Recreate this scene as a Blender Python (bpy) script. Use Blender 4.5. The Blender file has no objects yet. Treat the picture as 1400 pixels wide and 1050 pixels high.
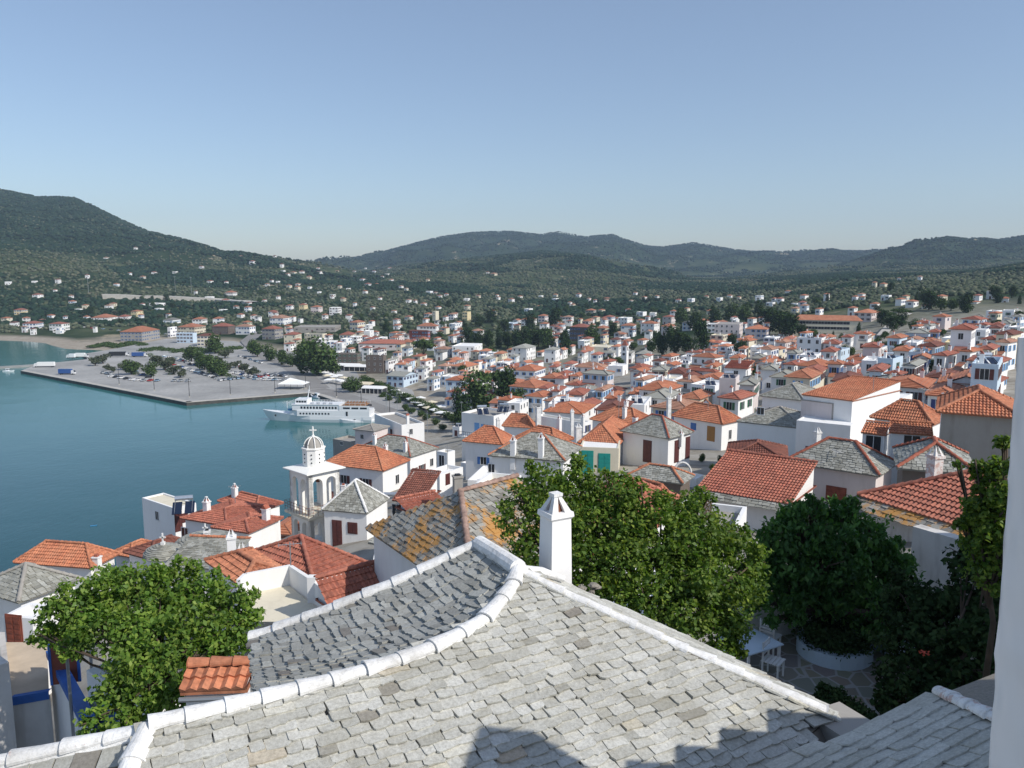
import bpy, math, random
import numpy as np
from math import sin, cos, tan, atan, atan2, pi, radians, sqrt, hypot, floor
from mathutils import Vector, Matrix, noise as mnoise
random.seed(7)
R = random.random
def U(a, b): return a + (b - a) * R()
C = bpy.context.scene.collection
EYE = 66.0; F = 1090.0; PITCH = radians(8.093); CP, SP = cos(PITCH), sin(PITCH)
# ---------------------------------------------------------------- camera mapping (survey helpers: photograph direction -> world point)
def ray(px, py):
    dx = (px - 700) / F; dy = (525 - py) / F
    return Vector((dx, CP + dy * SP, -SP + dy * CP))
def at_z(px, py, z):
    d = ray(px, py); t = (z - EYE) / d.z; return Vector((d.x * t, d.y * t, z))
def at_d(px, py, D):
    d = ray(px, py); t = D / d.y; return Vector((d.x * t, D, EYE + d.z * t))
def on_plane(px, py, p0, n):
    d = ray(px, py); o = Vector((0, 0, EYE)); t = (p0 - o).dot(n) / d.dot(n); return o + d * t
def proj(p):
    x, y, z = p[0], p[1], p[2] - EYE
    f = y * CP - z * SP; return (700 + F * x / f, 525 - F * (y * SP + z * CP) / f)
def z_for(x, y, py):
    dy = (525 - py) / F; return EYE + y * (dy * CP - SP) / (CP + dy * SP)
# ---------------------------------------------------------------- objects
def tag(o, label=None, cat=None, group=None, kind=None):
    if label: o['label'] = label
    if cat: o['category'] = cat
    if group: o['group'] = group
    if kind: o['kind'] = kind
    return o
def empty(name, loc=(0, 0, 0), rz=0, label=None, cat=None, group=None):
    o = bpy.data.objects.new(name, None); C.objects.link(o); o.location = loc; o.rotation_euler = (0, 0, rz)
    o.empty_display_size = .2
    return tag(o, label, cat, group)
def link(name, me, parent=None, loc=None, rot=None, sc=None):
    o = bpy.data.objects.new(name, me); C.objects.link(o); o.parent = parent
    if loc is not None: o.location = loc
    if rot is not None: o.rotation_euler = rot
    if sc is not None: o.scale = sc
    return o
class MB:
    """collects faces, builds one mesh"""
    def __init__(s): s.v = []; s.f = []; s.m = []; s.c = []; s.uv = {}
    def add(s, vs, fs, mi=0, col=None):
        n = len(s.v); s.v += [tuple(v) for v in vs]; s.f += [tuple(i + n for i in f) for f in fs]
        s.m += [mi] * len(fs); s.c += [0.5 if col is None else col] * len(fs); return n
    def quad(s, a, b, c, d, mi=0, col=None): s.add([a, b, c, d], [(0, 1, 2, 3)], mi, col)
    def poly(s, pts, mi=0, col=None): s.add(pts, [tuple(range(len(pts)))], mi, col)
    def box(s, x0, y0, z0, x1, y1, z1, mi=0, M=None, col=None):
        vs = [Vector(p) for p in ((x0,y0,z0),(x1,y0,z0),(x1,y1,z0),(x0,y1,z0),(x0,y0,z1),(x1,y0,z1),(x1,y1,z1),(x0,y1,z1))]
        if M is not None: vs = [M @ v for v in vs]
        s.add(vs, [(3,2,1,0),(4,5,6,7),(0,1,5,4),(1,2,6,5),(2,3,7,6),(3,0,4,7)], mi, col)
    def prism(s, pts, z0, z1, mi=0, top=None):
        n = len(pts)
        vs = [(p[0], p[1], z0) for p in pts] + [(p[0], p[1], z1) for p in pts]
        s.add(vs, [tuple(range(n - 1, -1, -1))] + [(i, (i+1) % n, (i+1) % n + n, i + n) for i in range(n)], mi)
        s.add(vs[n:], [tuple(range(n))], mi if top is None else top)
    def tube(s, pts, rs, n=8, mi=0, caps=True, half=False, col=None):
        pts = [Vector(p) for p in pts]
        if not hasattr(rs, '__len__'): rs = [rs] * len(pts)
        rings = []
        for i, p in enumerate(pts):
            t = (pts[min(i+1, len(pts)-1)] - pts[max(i-1, 0)])
            if t.length < 1e-9: t = Vector((0, 0, 1))
            t.normalize()
            up = Vector((0, 0, 1)) if abs(t.z) < .95 else Vector((1, 0, 0))
            a = t.cross(up).normalized(); b = a.cross(t).normalized()
            rings.append([p + (a * cos(2*pi*k/n) + b * sin(2*pi*k/n)) * rs[i] for k in range(n)])
        base = len(s.v)
        vs = [q for r in rings for q in r]
        fs = [(i*n+k, i*n+(k+1) % n, (i+1)*n+(k+1) % n, (i+1)*n+k) for i in range(len(pts)-1) for k in range(n)]
        if caps: fs += [tuple(range(n-1, -1, -1)), tuple((len(pts)-1)*n+k for k in range(n))]
        s.add(vs, fs, mi, col)
    def lathe(s, prof, n=16, cx=0, cy=0, mi=0, rot=0):
        vs = [(cx + r*cos(rot+2*pi*k/n), cy + r*sin(rot+2*pi*k/n), z) for r, z in prof for k in range(n)]
        fs = [(i*n+k, i*n+(k+1) % n, (i+1)*n+(k+1) % n, (i+1)*n+k) for i in range(len(prof)-1) for k in range(n)]
        s.add(vs, fs + [tuple((len(prof)-1)*n+k for k in range(n))], mi)
    def ball(s, c, r, sub=1, mi=0, jit=0):
        n, m = (6, 4) if sub == 1 else (10, 7)
        vs = []; c = Vector(c); r = r if hasattr(r, '__len__') else (r, r, r)
        for j in range(m+1):
            for k in range(n):
                th = pi*j/m; ph = 2*pi*k/n; q = 1 + (U(-jit, jit) if jit else 0)
                vs.append(c + Vector((r[0]*sin(th)*cos(ph)*q, r[1]*sin(th)*sin(ph)*q, r[2]*cos(th)*q)))
        s.add(vs, [(j*n+k, (j+1)*n+k, (j+1)*n+(k+1) % n, j*n+(k+1) % n) for j in range(m) for k in range(n)], mi)
    def mesh(s, name, mats, smooth=False):
        me = bpy.data.meshes.new(name); me.from_pydata(s.v, [], s.f)
        for m in (mats if isinstance(mats, (list, tuple)) else [mats]): me.materials.append(m)
        me.polygons.foreach_set('material_index', s.m)
        if any(x != .5 for x in s.c):
            at = me.attributes.new('tint', 'FLOAT', 'FACE'); at.data.foreach_set('value', s.c)
        if smooth: me.polygons.foreach_set('use_smooth', [True]*len(s.f))
        me.update(); return me
    def build(s, name, mats, parent=None, smooth=False, **k):
        return link(name, s.mesh(name, mats, smooth), parent, **k)
# ---------------------------------------------------------------- materials
def hexc(h):
    h = h.lstrip('#'); c = [int(h[i:i+2], 16)/255 for i in (0, 2, 4)]
    return tuple([(x/12.92 if x <= .04045 else ((x+.055)/1.055)**2.4) for x in c] + [1])
def rgb(r, g, b): return (r, g, b, 1)
MATS = {}
class NT:
    def __init__(s, name):
        s.m = bpy.data.materials.new(name); s.m.use_nodes = True; s.t = s.m.node_tree; s.n = s.t.nodes
        s.bsdf = s.n['Principled BSDF']; MATS[name] = s.m
    def new(s, kind, **kw):
        nd = s.n.new(kind)
        for k, v in kw.items():
            if k in nd.inputs: nd.inputs[k].default_value = v
            else: setattr(nd, k, v)
        return nd
    def lk(s, a, b): s.t.links.new(a, b)
    def coord(s, kind='Object'):
        return s.new('ShaderNodeTexCoord').outputs[kind]
    def world(s): return s.new('ShaderNodeNewGeometry').outputs['Position']
    def noise(s, vec, scale, detail=4, rough=.6, out='Fac'):
        nd = s.new('ShaderNodeTexNoise'); nd.inputs['Scale'].default_value = scale; nd.inputs['Detail'].default_value = detail; nd.inputs['Roughness'].default_value = rough
        if vec: s.lk(vec, nd.inputs['Vector'])
        return nd.outputs[out]
    def ramp(s, fac, stops):
        nd = s.new('ShaderNodeValToRGB'); e = nd.color_ramp.elements
        while len(e) < len(stops): e.new(.5)
        for i, (p, c) in enumerate(stops): e[i].position = p; e[i].color = c
        s.lk(fac, nd.inputs['Fac']); return nd.outputs['Color']
    def mix(s, fac, a, b, mode='MIX'):
        nd = s.new('ShaderNodeMix'); nd.data_type = 'RGBA'; nd.blend_type = mode
        for inp, v in ((nd.inputs[0], fac), (nd.inputs[6], a), (nd.inputs[7], b)):
            if isinstance(v, (int, float, tuple)): inp.default_value = v
            else: s.lk(v, inp)
        return nd.outputs[2]
    def math(s, op, a, b=None):
        nd = s.new('ShaderNodeMath'); nd.operation = op
        for inp, v in ((nd.inputs[0], a), (nd.inputs[1], b)):
            if v is None: continue
            if isinstance(v, (int, float)): inp.default_value = v
            else: s.lk(v, inp)
        return nd.outputs[0]
    def attr(s, name): return s.new('ShaderNodeAttribute', attribute_name=name)
    def bump(s, h, strength=.5, dist=.02):
        nd = s.new('ShaderNodeBump'); nd.inputs['Strength'].default_value = strength; nd.inputs['Distance'].default_value = dist
        s.lk(h, nd.inputs['Height']); s.lk(nd.outputs['Normal'], s.bsdf.inputs['Normal'])
    def col(s, c):
        if isinstance(c, tuple): s.bsdf.inputs['Base Color'].default_value = c
        else: s.lk(c, s.bsdf.inputs['Base Color'])
    def rough(s, v): s.bsdf.inputs['Roughness'].default_value = v
def flat(name, c, rough=.7, metal=0, var=.0, scale=3):
    t = NT(name); t.rough(rough); t.bsdf.inputs['Metallic'].default_value = metal
    if var:
        n = t.noise(t.world(), scale, 3)
        lo = tuple(x*(1-var) for x in c[:3]) + (1,); hi = tuple(min(1, x*(1+var)) for x in c[:3]) + (1,)
        t.col(t.ramp(n, [(.3, lo), (.7, hi)]))
    else: t.col(c)
    return t.m
def plaster(name, c, stain=.25, dark=None):
    t = NT(name); t.rough(.9); w = t.world()
    n1 = t.noise(w, .35, 5, .65); n2 = t.noise(w, 3, 3)
    mp = t.new('ShaderNodeMapping'); mp.inputs['Scale'].default_value = (1.2, 1.2, .25); t.lk(w, mp.inputs['Vector'])
    n3 = t.noise(mp.outputs[0], 1.3, 4)
    d = dark or tuple(x*y for x, y in zip(c[:3], (.62, .60, .56))) + (1,)
    k = t.ramp(n3, [(.5, (0, 0, 0, 1)), (.78, (stain, stain, stain, 1))])
    base = t.mix(k, c, d)
    k2 = t.ramp(n1, [(.35, (0, 0, 0, 1)), (.7, (stain*.6,)*3 + (1,))])
    base = t.mix(k2, base, d); t.col(base); t.bump(n2, .25, .02)
    return t.m
plaster('plaster_white', rgb(.84, .835, .82), .22)
plaster('plaster_lime', rgb(.86, .85, .84), .15)
plaster('plaster_cream', rgb(.72, .66, .52), .3)
plaster('plaster_pink', rgb(.70, .62, .60), .3)
plaster('plaster_yellow', rgb(.72, .60, .36), .25)
plaster('plaster_blue', rgb(.55, .66, .76), .2)
plaster('plaster_red', rgb(.33, .09, .07), .3)
plaster('concrete', rgb(.36, .34, .31), .7)
plaster('plaster_worn', rgb(.66, .64, .61), .85, rgb(.30, .27, .24))
plaster('stone_wall', rgb(.16, .13, .11), .6)
def tile(name, c1, c2, c3):
    t = NT(name); t.rough(.82); w = t.world()
    n = t.noise(w, .45, 6, .7); n2 = t.noise(w, 6, 3, .6); tt = t.attr('tint').outputs['Fac']
    base = t.ramp(n, [(.28, c3), (.5, c1), (.72, c2)])
    k = t.ramp(n2, [(.3, (.62,)*3 + (1,)), (.6, (1.05,)*3 + (1,))])
    base = t.mix(1.0, base, k, 'MULTIPLY')
    k2 = t.ramp(tt, [(.0, (.72,)*3+(1,)), (.5, (1, 1, 1, 1)), (1, (1.2, 1.15, 1.1, 1))])
    base = t.mix(1.0, base, k2, 'MULTIPLY')
    # lichen and soot blotches
    n4 = t.noise(w, 1.7, 6, .75)
    k3 = t.ramp(n4, [(.60, (0, 0, 0, 1)), (.74, (.5, .5, .5, 1))])
    base = t.mix(k3, base, rgb(.16, .11, .085)); t.col(base); t.bump(n2, .3, .02); return t.m
tile('tile_orange', rgb(.52, .20, .105), rgb(.58, .26, .15), rgb(.42, .14, .08))
tile('tile_red', rgb(.41, .145, .095), rgb(.47, .19, .125), rgb(.32, .10, .07))
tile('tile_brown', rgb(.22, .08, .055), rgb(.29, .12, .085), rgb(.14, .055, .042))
tile('tile_faded', rgb(.50, .27, .18), rgb(.58, .36, .26), rgb(.36, .19, .13))
tile('tile_old', rgb(.34, .22, .175), rgb(.42, .30, .25), rgb(.24, .16, .13))
tile('tile_pale', rgb(.50, .20, .11), rgb(.56, .27, .16), rgb(.38, .14, .08))
def slate(name, stops, lichen=None, fleck=.5):
    t = NT(name); t.rough(.7); w = t.world(); tt = t.attr('tint').outputs['Fac']
    base = t.ramp(tt, stops)
    n = t.noise(w, 26, 8, .8); k = t.ramp(n, [(.32, (.60, .59, .56, 1)), (.6, (1.10, 1.10, 1.07, 1))])
    base = t.mix(1.0, base, k, 'MULTIPLY')
    n5 = t.noise(w, 1.1, 5, .7); k5 = t.ramp(n5, [(.45, (0, 0, 0, 1)), (.75, (fleck,)*3+(1,))])
    base = t.mix(k5, base, rgb(.27, .25, .19))
    if lichen:
        n6 = t.noise(w, .55, 7, .8); k6 = t.ramp(n6, [(lichen[1], (0, 0, 0, 1)), (lichen[1]+.07, (.92,)*3+(1,))])
        base = t.mix(k6, base, lichen[0])
    t.col(base); t.bump(t.noise(w, 22, 5, .7), .5, .012); return t.m
slate('slate_pale', [(0, rgb(.25, .225, .195)), (.1, rgb(.37, .362, .325)), (.5, rgb(.50, .495, .462)), (.85, rgb(.60, .595, .565)), (.95, rgb(.60, .575, .49)), (1, rgb(.48, .40, .31))])
slate('slate_shaded', [(0, rgb(.17, .15, .135)), (.3, rgb(.28, .28, .265)), (.7, rgb(.38, .385, .37)), (1, rgb(.48, .485, .46))])  # darker slate for the left slopes, their shade put into its colour
slate('slate_grey', [(0, rgb(.16, .155, .14)), (.4, rgb(.30, .30, .27)), (.8, rgb(.40, .40, .37)), (1, rgb(.48, .48, .45))])
slate('slate_lichen', [(0, rgb(.12, .11, .10)), (.5, rgb(.30, .29, .265)), (1, rgb(.42, .41, .38))], (rgb(.50, .25, .06), .49))
def whitewash(name, thr=.66):
    t = NT(name); t.rough(.85); w = t.world(); n = t.noise(w, 4.5, 5, .7)
    k = t.ramp(n, [(thr, (0, 0, 0, 1)), (thr+.05, (.7, .7, .7, 1))])
    n2 = t.noise(w, 1.4, 4); base = t.mix(1., t.ramp(n2, [(.3, rgb(.62, .61, .59)), (.6, rgb(.85, .845, .83))]), t.ramp(t.noise(w, 11, 6, .75), [(.3, (.72, .71, .69, 1)), (.55, (1, 1, 1, 1))]), 'MULTIPLY')
    t.col(t.mix(k, base, rgb(.50, .30, .24))); t.bump(t.noise(w, 14, 5, .7), .7, .02); return t.m
whitewash('whitewash'); whitewash('whitewash_worn', .50)
def ter(name): pass
flat('shutter_brown', rgb(.10, .028, .025), .6, var=.2)
flat('shutter_rust', rgb(.22, .06, .035), .7, var=.25)
flat('shutter_blue', rgb(.05, .16, .42), .5); flat('shutter_light_blue', rgb(.20, .42, .72), .5); flat('shutter_navy', rgb(.02, .04, .16), .5)
flat('shutter_teal', rgb(.015, .28, .24), .5, var=.1); flat('shutter_green', rgb(.03, .12, .06), .5); flat('wood_ochre', rgb(.36, .18, .05), .6)
flat('glass_dark', rgb(.018, .022, .028), .15); flat('frame_white', rgb(.75, .75, .74), .5)
flat('metal_grey', rgb(.35, .36, .37), .4, .6); flat('metal_dark', rgb(.03, .03, .032), .5, .3); flat('rust', rgb(.20, .07, .035), .8, var=.3)
flat('bark', rgb(.09, .065, .045), .95, var=.3); flat('mortar', rgb(.17, .155, .135), .95, var=.2, scale=2)
flat('terracotta', rgb(.33, .10, .06), .85, var=.3); flat('solar_glass', rgb(.012, .02, .045), .12); flat('tank_steel', rgb(.6, .63, .66), .25, .7)
flat('paint_blue', rgb(.03, .12, .40), .6, var=.15); flat('beige_floor', rgb(.52, .42, .31), .9, var=.12, scale=1.5); flat('yellow_pot', rgb(.5,.35,.1), .7)
flat('canvas_white', rgb(.82, .82, .80), .8); flat('canvas_cream', rgb(.70, .62, .46), .8); flat('stone_trim', rgb(.62, .57, .46), .85, var=.12, scale=2)
def foliage(name, c1, c2, c3, tr=.15):
    t = NT(name); t.rough(.55); w = t.world(); tt = t.attr('tint').outputs['Fac']
    base = t.ramp(tt, [(.05, c1), (.5, c2), (.95, c3)])
    n = t.noise(w, 1.1, 3); k = t.ramp(n, [(.3, (.75,)*3+(1,)), (.7, (1.2, 1.2, 1.1, 1))])
    base = t.mix(1.0, base, k, 'MULTIPLY'); t.col(base)
    t.bsdf.inputs['Specular IOR Level'].default_value = .3 if tr else .03
    t.rough(.55 if tr else .9)
    if tr:
        tl = t.new('ShaderNodeBsdfTranslucent'); t.lk(t.mix(1.0, base, rgb(1.5, 1.7, .6), 'MULTIPLY'), tl.inputs['Color'])
        mx = t.new('ShaderNodeMixShader'); mx.inputs[0].default_value = tr
        t.lk(t.bsdf.outputs[0], mx.inputs[1]); t.lk(tl.outputs[0], mx.inputs[2]); t.lk(mx.outputs[0], t.n['Material Output'].inputs['Surface'])
    return t.m
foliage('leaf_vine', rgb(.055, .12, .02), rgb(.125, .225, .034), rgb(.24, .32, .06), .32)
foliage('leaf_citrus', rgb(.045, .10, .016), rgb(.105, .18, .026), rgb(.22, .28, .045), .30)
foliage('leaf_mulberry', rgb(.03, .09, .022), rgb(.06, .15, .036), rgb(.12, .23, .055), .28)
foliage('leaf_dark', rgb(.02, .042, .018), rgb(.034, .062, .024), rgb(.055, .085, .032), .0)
foliage('leaf_town', rgb(.035, .065, .022), rgb(.058, .10, .033), rgb(.10, .14, .05), .0)
foliage('leaf_olive', rgb(.036, .056, .034), rgb(.075, .094, .060), rgb(.14, .145, .10), .0)
foliage('leaf_forest', rgb(.010, .026, .016), rgb(.019, .041, .025), rgb(.036, .060, .036), .0)
M = MATS
# ================================================================ TERRAIN
COLS = {  # photograph column -> (distance, ground height)
 -150: [(0,52),(60,36),(90,24),(115,10),(135,-3),(400,-6),(740,-3),(770,1.5),(900,5),(1100,10),(1500,30)],
 0:   [(0,54),(40,44),(60,38),(95,24),(120,9),(140,-3),(300,-6),(730,-3),(765,.5),(800,2.2),(950,5),(1300,16),(1800,30)],
 110: [(0,55),(40,46),(60,40),(95,27),(120,13),(140,-3),(300,-6),(640,-4),(668,.3),(720,1.8),(950,5),(1300,18),(1800,40)],
 200: [(0,55),(25,51),(40,45),(60,41),(95,30),(125,13),(148,-3),(400,-5),(520,-2),(600,1.0),(760,1.3),(830,2.8),(950,4.5),(1300,20),(1800,44)],
 320: [(0,55),(25,52),(40,45.5),(60,40),(80,37),(100,29),(130,12),(155,-3),(400,-5),(480,-2),(520,1.0),(720,1.3),(800,2.8),(950,6),(1300,20),(1800,44)],
 400: [(0,55),(25,52),(40,46),(60,41),(80,38),(105,31),(140,14),(175,-3),(400,-5),(470,-1),(500,1),(620,1.3),(700,2.6),(900,7),(1300,21),(1800,45)],
 470: [(0,55),(25,52),(40,46.5),(70,41),(100,35),(130,29),(165,20),(200,8),(235,-3),(330,-5),(400,-3),(450,1),(540,1.2),(640,3),(900,8),(1300,21),(1800,45)],
 550: [(0,55),(25,52),(40,47.5),(70,42),(100,37),(140,29),(180,21),(230,9),(280,1.3),(430,1.2),(480,3),(600,4),(900,9),(1300,22),(1800,46)],
 640: [(0,55),(30,50.5),(60,43),(100,38),(150,29),(200,21),(250,11),(300,4),(360,2.5),(450,4),(600,6),(900,10),(1300,22),(1800,46)],
 700: [(0,55),(30,50.5),(60,43.5),(100,39),(150,31),(220,21),(300,12),(400,7),(600,6),(900,9),(1300,20),(1800,40)],
 850: [(0,55.7),(30,53),(60,46),(100,41),(150,34),(220,27.5),(300,20),(400,13.5),(500,12),(600,12),(900,15),(1300,24),(1800,40)],
 1000:[(0,55.7),(30,53),(60,46),(100,41),(150,35.5),(220,31),(300,25.5),(400,20),(500,19),(700,22),(1000,26),(1300,32),(1800,44)],
 1150:[(0,55.7),(30,54),(60,48),(90,43),(150,38.5),(220,35.5),(300,32),(400,28),(490,27.4),(520,28),(600,35),(800,42),(1200,52),(1800,60)],
 1300:[(0,56),(30,55),(60,49),(90,45),(150,42),(220,40),(300,37.5),(400,36),(500,39),(600,44.5),(800,52),(1200,60),(1800,66)],
 1500:[(0,56.5),(30,55.5),(60,51),(90,47),(150,44),(220,43),(300,42),(400,42),(500,45),(600,49),(800,57),(1200,66),(1800,72)],
}
CK = sorted(COLS); CA = np.array([(k-700)/F*1.01 for k in CK])
def z_px(py, D): return EYE + D*tan(atan((525-py)/F) - PITCH)
RIDGES = [  # (foot, crest distance, crest outline in the photograph, bump)
 (2700, 4600, [(300,372),(400,364),(450,360),(490,354),(520,348),(560,336),(600,325),(640,319),(700,317),(738,320),(762,316),(800,324),(835,321),(870,334),(900,337),(940,332),(1000,342),(1060,347),(1120,342),(1180,343),(1240,345),(1300,340),(1400,344),(1600,340)], 60),
 (1900, 3300, [(960,420),(1000,405),(1060,388),(1120,368),(1180,350),(1230,336),(1280,325),(1310,328),(1330,326),(1350,328),(1400,323),(1500,318),(1700,330)], 42),
 (1500, 2700, [(430,392),(480,376),(560,364),(640,356),(690,350),(740,344),(790,348),(850,362),(930,384),(1000,402),(1060,415)], 30),
 (700, 1250, [(1020,425),(1060,412),(1120,402),(1200,394),(1280,385),(1330,372),(1400,360),(1550,340),(1700,330)], 8),
 (1150, 2500, [(-400,215),(-150,238),(0,254),(36,262),(71,271),(100,271),(121,272),(143,281),(179,300),(214,316),(264,328),(307,344),(357,353),(430,363),(480,374),(540,382)], 34),
 (950, 1500, [(-400,290),(-150,318),(0,330),(60,340),(110,352),(160,366),(230,380),(300,390)], 7),
]
def fbm(x, y, s, o=4, seed=0.0):
    return mnoise.fractal(Vector((x/s, y/s, seed)), 1.0, 2.0, o)
def interp(xs, ys, x):
    return float(np.interp(x, xs, ys))
_RX = [(f, c, [(p[0]-700)/F*1.01 for p in pr], [z_px(p[1], c) for p in pr], b) for f, c, pr, b in RIDGES]
_CT = [([d for d, z in COLS[k]], [z for d, z in COLS[k]]) for k in CK]
def G(x, y):
    D = max(y, 0.0)
    a = x/max(y, 12.0); a = max(CA[0], min(CA[-1], a))
    i = int(np.searchsorted(CA, a)); i = max(1, min(len(CA)-1, i)); t = (a-CA[i-1])/(CA[i]-CA[i-1])
    z = (1-t)*interp(*_CT[i-1], D) + t*interp(*_CT[i], D)
    if D > 650:
        z0 = z
        for f, c, xs, zs, b in _RX:
            if D > f:
                aa = x/y
                if aa < xs[0]-.12 or aa > xs[-1]+.12: continue
                zc = interp(xs, zs, aa)
                edge = min(1, max(0, (aa-(xs[0]-.12))/.12))*min(1, max(0, ((xs[-1]+.12)-aa)/.12))
                u = min(1, (D-f)/(c-f)); s = u*u*(3-2*u); s = .45*s+.55*u**1.25
                if D > c: s = max(0, 1-(D-c)/(c*.6))
                h = z0 + (zc*edge + z0*(1-edge) - z0)*s
                h += b*edge*min(1, u*2)*(1-.92*max(0, u-.55)/.45)*(fbm(x, y, 420, 5, f)*.8 + (.35-abs(fbm(x, y, 520, 4, f+3)))*1.3 + fbm(x, y, 130, 3, f)*.2)
                z = max(z, h)
        if y < 1500 and z > 3: z += fbm(x, y, 160, 4)*1.6*min(1, (D-650)/300)
    return z
def hit(px, py, d0=8.0, d1=6000.0):
    d = ray(px, py); D = d0; step = 1.02
    prev = D
    while D < d1:
        p = Vector((d.x/d.y*D, D, EYE + d.z/d.y*D))
        if p.z < G(p.x, p.y):
            lo, hi = prev, D
            for _ in range(12):
                m = (lo+hi)/2
                if EYE + d.z/d.y*m < G(d.x/d.y*m, m): hi = m
                else: lo = m
            return Vector((d.x/d.y*hi, hi, G(d.x/d.y*hi, hi)))
        prev = D; D *= step
    return None
def build_terrain():
    A = np.linspace(-1.15, 1.15, 360); Ds = [-60., -20., 0.] + list(np.geomspace(6, 5000, 270))
    vs = []
    for D in Ds:
        for a in A:
            w = max(D, 12.0)
            x = a*w*(1 if D > 0 else 4); y = D
            vs.append((x, y, G(x, y)))
    n = len(A)
    fs = [(j*n+i, j*n+i+1, (j+1)*n+i+1, (j+1)*n+i) for j in range(len(Ds)-1) for i in range(n-1)]
    me = bpy.data.meshes.new('hillside'); me.from_pydata(vs, [], fs); me.polygons.foreach_set('use_smooth', [True]*len(fs))
    t = NT('terrain'); t.rough(1); t.bsdf.inputs['Specular IOR Level'].default_value = .02; w = t.world()
    n1 = t.noise(w, .006, 6, .62); n2 = t.noise(w, .035, 6, .7); n3 = t.noise(w, .2, 4, .7)
    forest = t.ramp(n2, [(.3, rgb(.012, .027, .012)), (.55, rgb(.022, .042, .019)), (.8, rgb(.045, .065, .03))])
    olive = t.ramp(n2, [(.3, rgb(.04, .06, .03)), (.5, rgb(.07, .09, .045)), (.68, rgb(.12, .125, .07)), (.9, rgb(.24, .21, .13))])
    base = t.mix(t.ramp(n1, [(.44, (0,)*3+(1,)), (.56, (1,)*3+(1,))]), forest, olive)
    sz = t.new('ShaderNodeSeparateXYZ'); t.lk(w, sz.inputs[0]); hi = t.new('ShaderNodeMapRange'); hi.inputs['From Min'].default_value = 70; hi.inputs['From Max'].default_value = 125; hi.inputs['To Max'].default_value = .85; t.lk(sz.outputs['Z'], hi.inputs['Value']); base = t.mix(hi.outputs[0], base, forest)
    soil = t.ramp(n3, [(.3, rgb(.30, .24, .16)), (.7, rgb(.42, .36, .27))])
    n4 = t.noise(w, .011, 8, .78)
    base = t.mix(t.ramp(n4, [(.60, (0,)*3+(1,)), (.64, (.85,)*3+(1,))]), base, soil)
    # near ground between the houses: paved lanes and earth
    sep = t.new('ShaderNodeSeparateXYZ'); t.lk(w, sep.inputs[0])
    near = t.new('ShaderNodeMapRange'); near.inputs['From Min'].default_value = 420; near.inputs['From Max'].default_value = 620; t.lk(sep.outputs['Y'], near.inputs['Value'])
    pav = t.ramp(n3, [(.3, rgb(.20, .175, .14)), (.5, rgb(.33, .31, .27)), (.75, rgb(.44, .42, .38))])
    base = t.mix(near.outputs[0], pav, base)
    # beach near sea level
    low = t.new('ShaderNodeMapRange'); low.inputs['From Min'].default_value = 2.4; low.inputs['From Max'].default_value = 1.6; t.lk(sep.outputs['Z'], low.inputs['Value'])
    base = t.mix(low.outputs[0], base, t.ramp(n3, [(.3, rgb(.27, .23, .18)), (.7, rgb(.40, .36, .30))]))
    t.col(base); me.materials.append(t.m)
    o = link('hillside', me); tag(o, 'wooded hills and built slope around the bay', kind='structure')
    return o
build_terrain()
# water
t = NT('sea'); w = t.world(); t.rough(.09)
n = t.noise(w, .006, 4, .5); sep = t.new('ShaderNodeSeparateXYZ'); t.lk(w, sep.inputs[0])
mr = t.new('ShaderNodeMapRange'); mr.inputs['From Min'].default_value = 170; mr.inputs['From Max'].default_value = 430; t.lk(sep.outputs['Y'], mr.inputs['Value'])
near_sea = t.ramp(n, [(.3, rgb(.008, .060, .070)), (.7, rgb(.011, .074, .082))]); far_sea = t.ramp(n, [(.3, rgb(.028, .145, .150)), (.7, rgb(.042, .18, .178))])  # sea colour goes from darker near by to paler far out
t.col(t.mix(mr.outputs[0], near_sea, far_sea)); t.bsdf.inputs['IOR'].default_value = 1.33
mp = t.new('ShaderNodeMapping'); mp.inputs['Scale'].default_value = (1, .6, 1); mp.inputs['Rotation'].default_value = (0, 0, .5); t.lk(w, mp.inputs['Vector'])
h = t.math('ADD', t.noise(mp.outputs[0], .55, 5, .6), t.math('MULTIPLY', t.noise(w, .05, 3, .5), 2.0)); t.bump(h, .26, .25)
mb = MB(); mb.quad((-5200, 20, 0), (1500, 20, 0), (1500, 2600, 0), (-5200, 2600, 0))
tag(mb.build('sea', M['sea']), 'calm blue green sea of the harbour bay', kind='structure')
mb = MB(); mb.box(-30, -40, 50, 30, 3.0, 54.5)
tag(mb.build('hill_ground', M['mortar']), kind='structure')
# quay platform
QZ = 1.6
def qp(px, py): return at_z(px, py, QZ)
t = NT('quay_concrete'); t.rough(.9); w = t.world(); n = t.noise(w, .03, 6, .65); n2 = t.noise(w, .5, 4)
b = t.ramp(n, [(.3, rgb(.25, .245, .235)), (.5, rgb(.33, .325, .31)), (.72, rgb(.43, .42, .40))]); b = t.mix(1., b, t.ramp(n2, [(.3, (.85,)*3+(1,)), (.7, (1.1,)*3+(1,))]), 'MULTIPLY'); t.col(b)
t = NT('asphalt'); t.rough(.9); w = t.world(); n = t.noise(w, .05, 6, .6); t.col(t.ramp(n, [(.3, rgb(.19, .18, .17)), (.7, rgb(.27, .26, .245))]))
t = NT('quay_edge'); t.rough(.9); w = t.world(); n = t.noise(w, .3, 5); t.col(t.ramp(n, [(.3, rgb(.38, .36, .32)), (.7, rgb(.52, .49, .44))]))
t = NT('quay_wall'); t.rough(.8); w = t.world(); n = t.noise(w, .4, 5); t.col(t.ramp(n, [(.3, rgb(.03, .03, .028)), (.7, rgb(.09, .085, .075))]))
qpix = [(28,507),(255,550.5),(421,537.5),(437,541),(515,567),(560,583),(640,610)]
outer = [qp(*p) for p in qpix]
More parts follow.
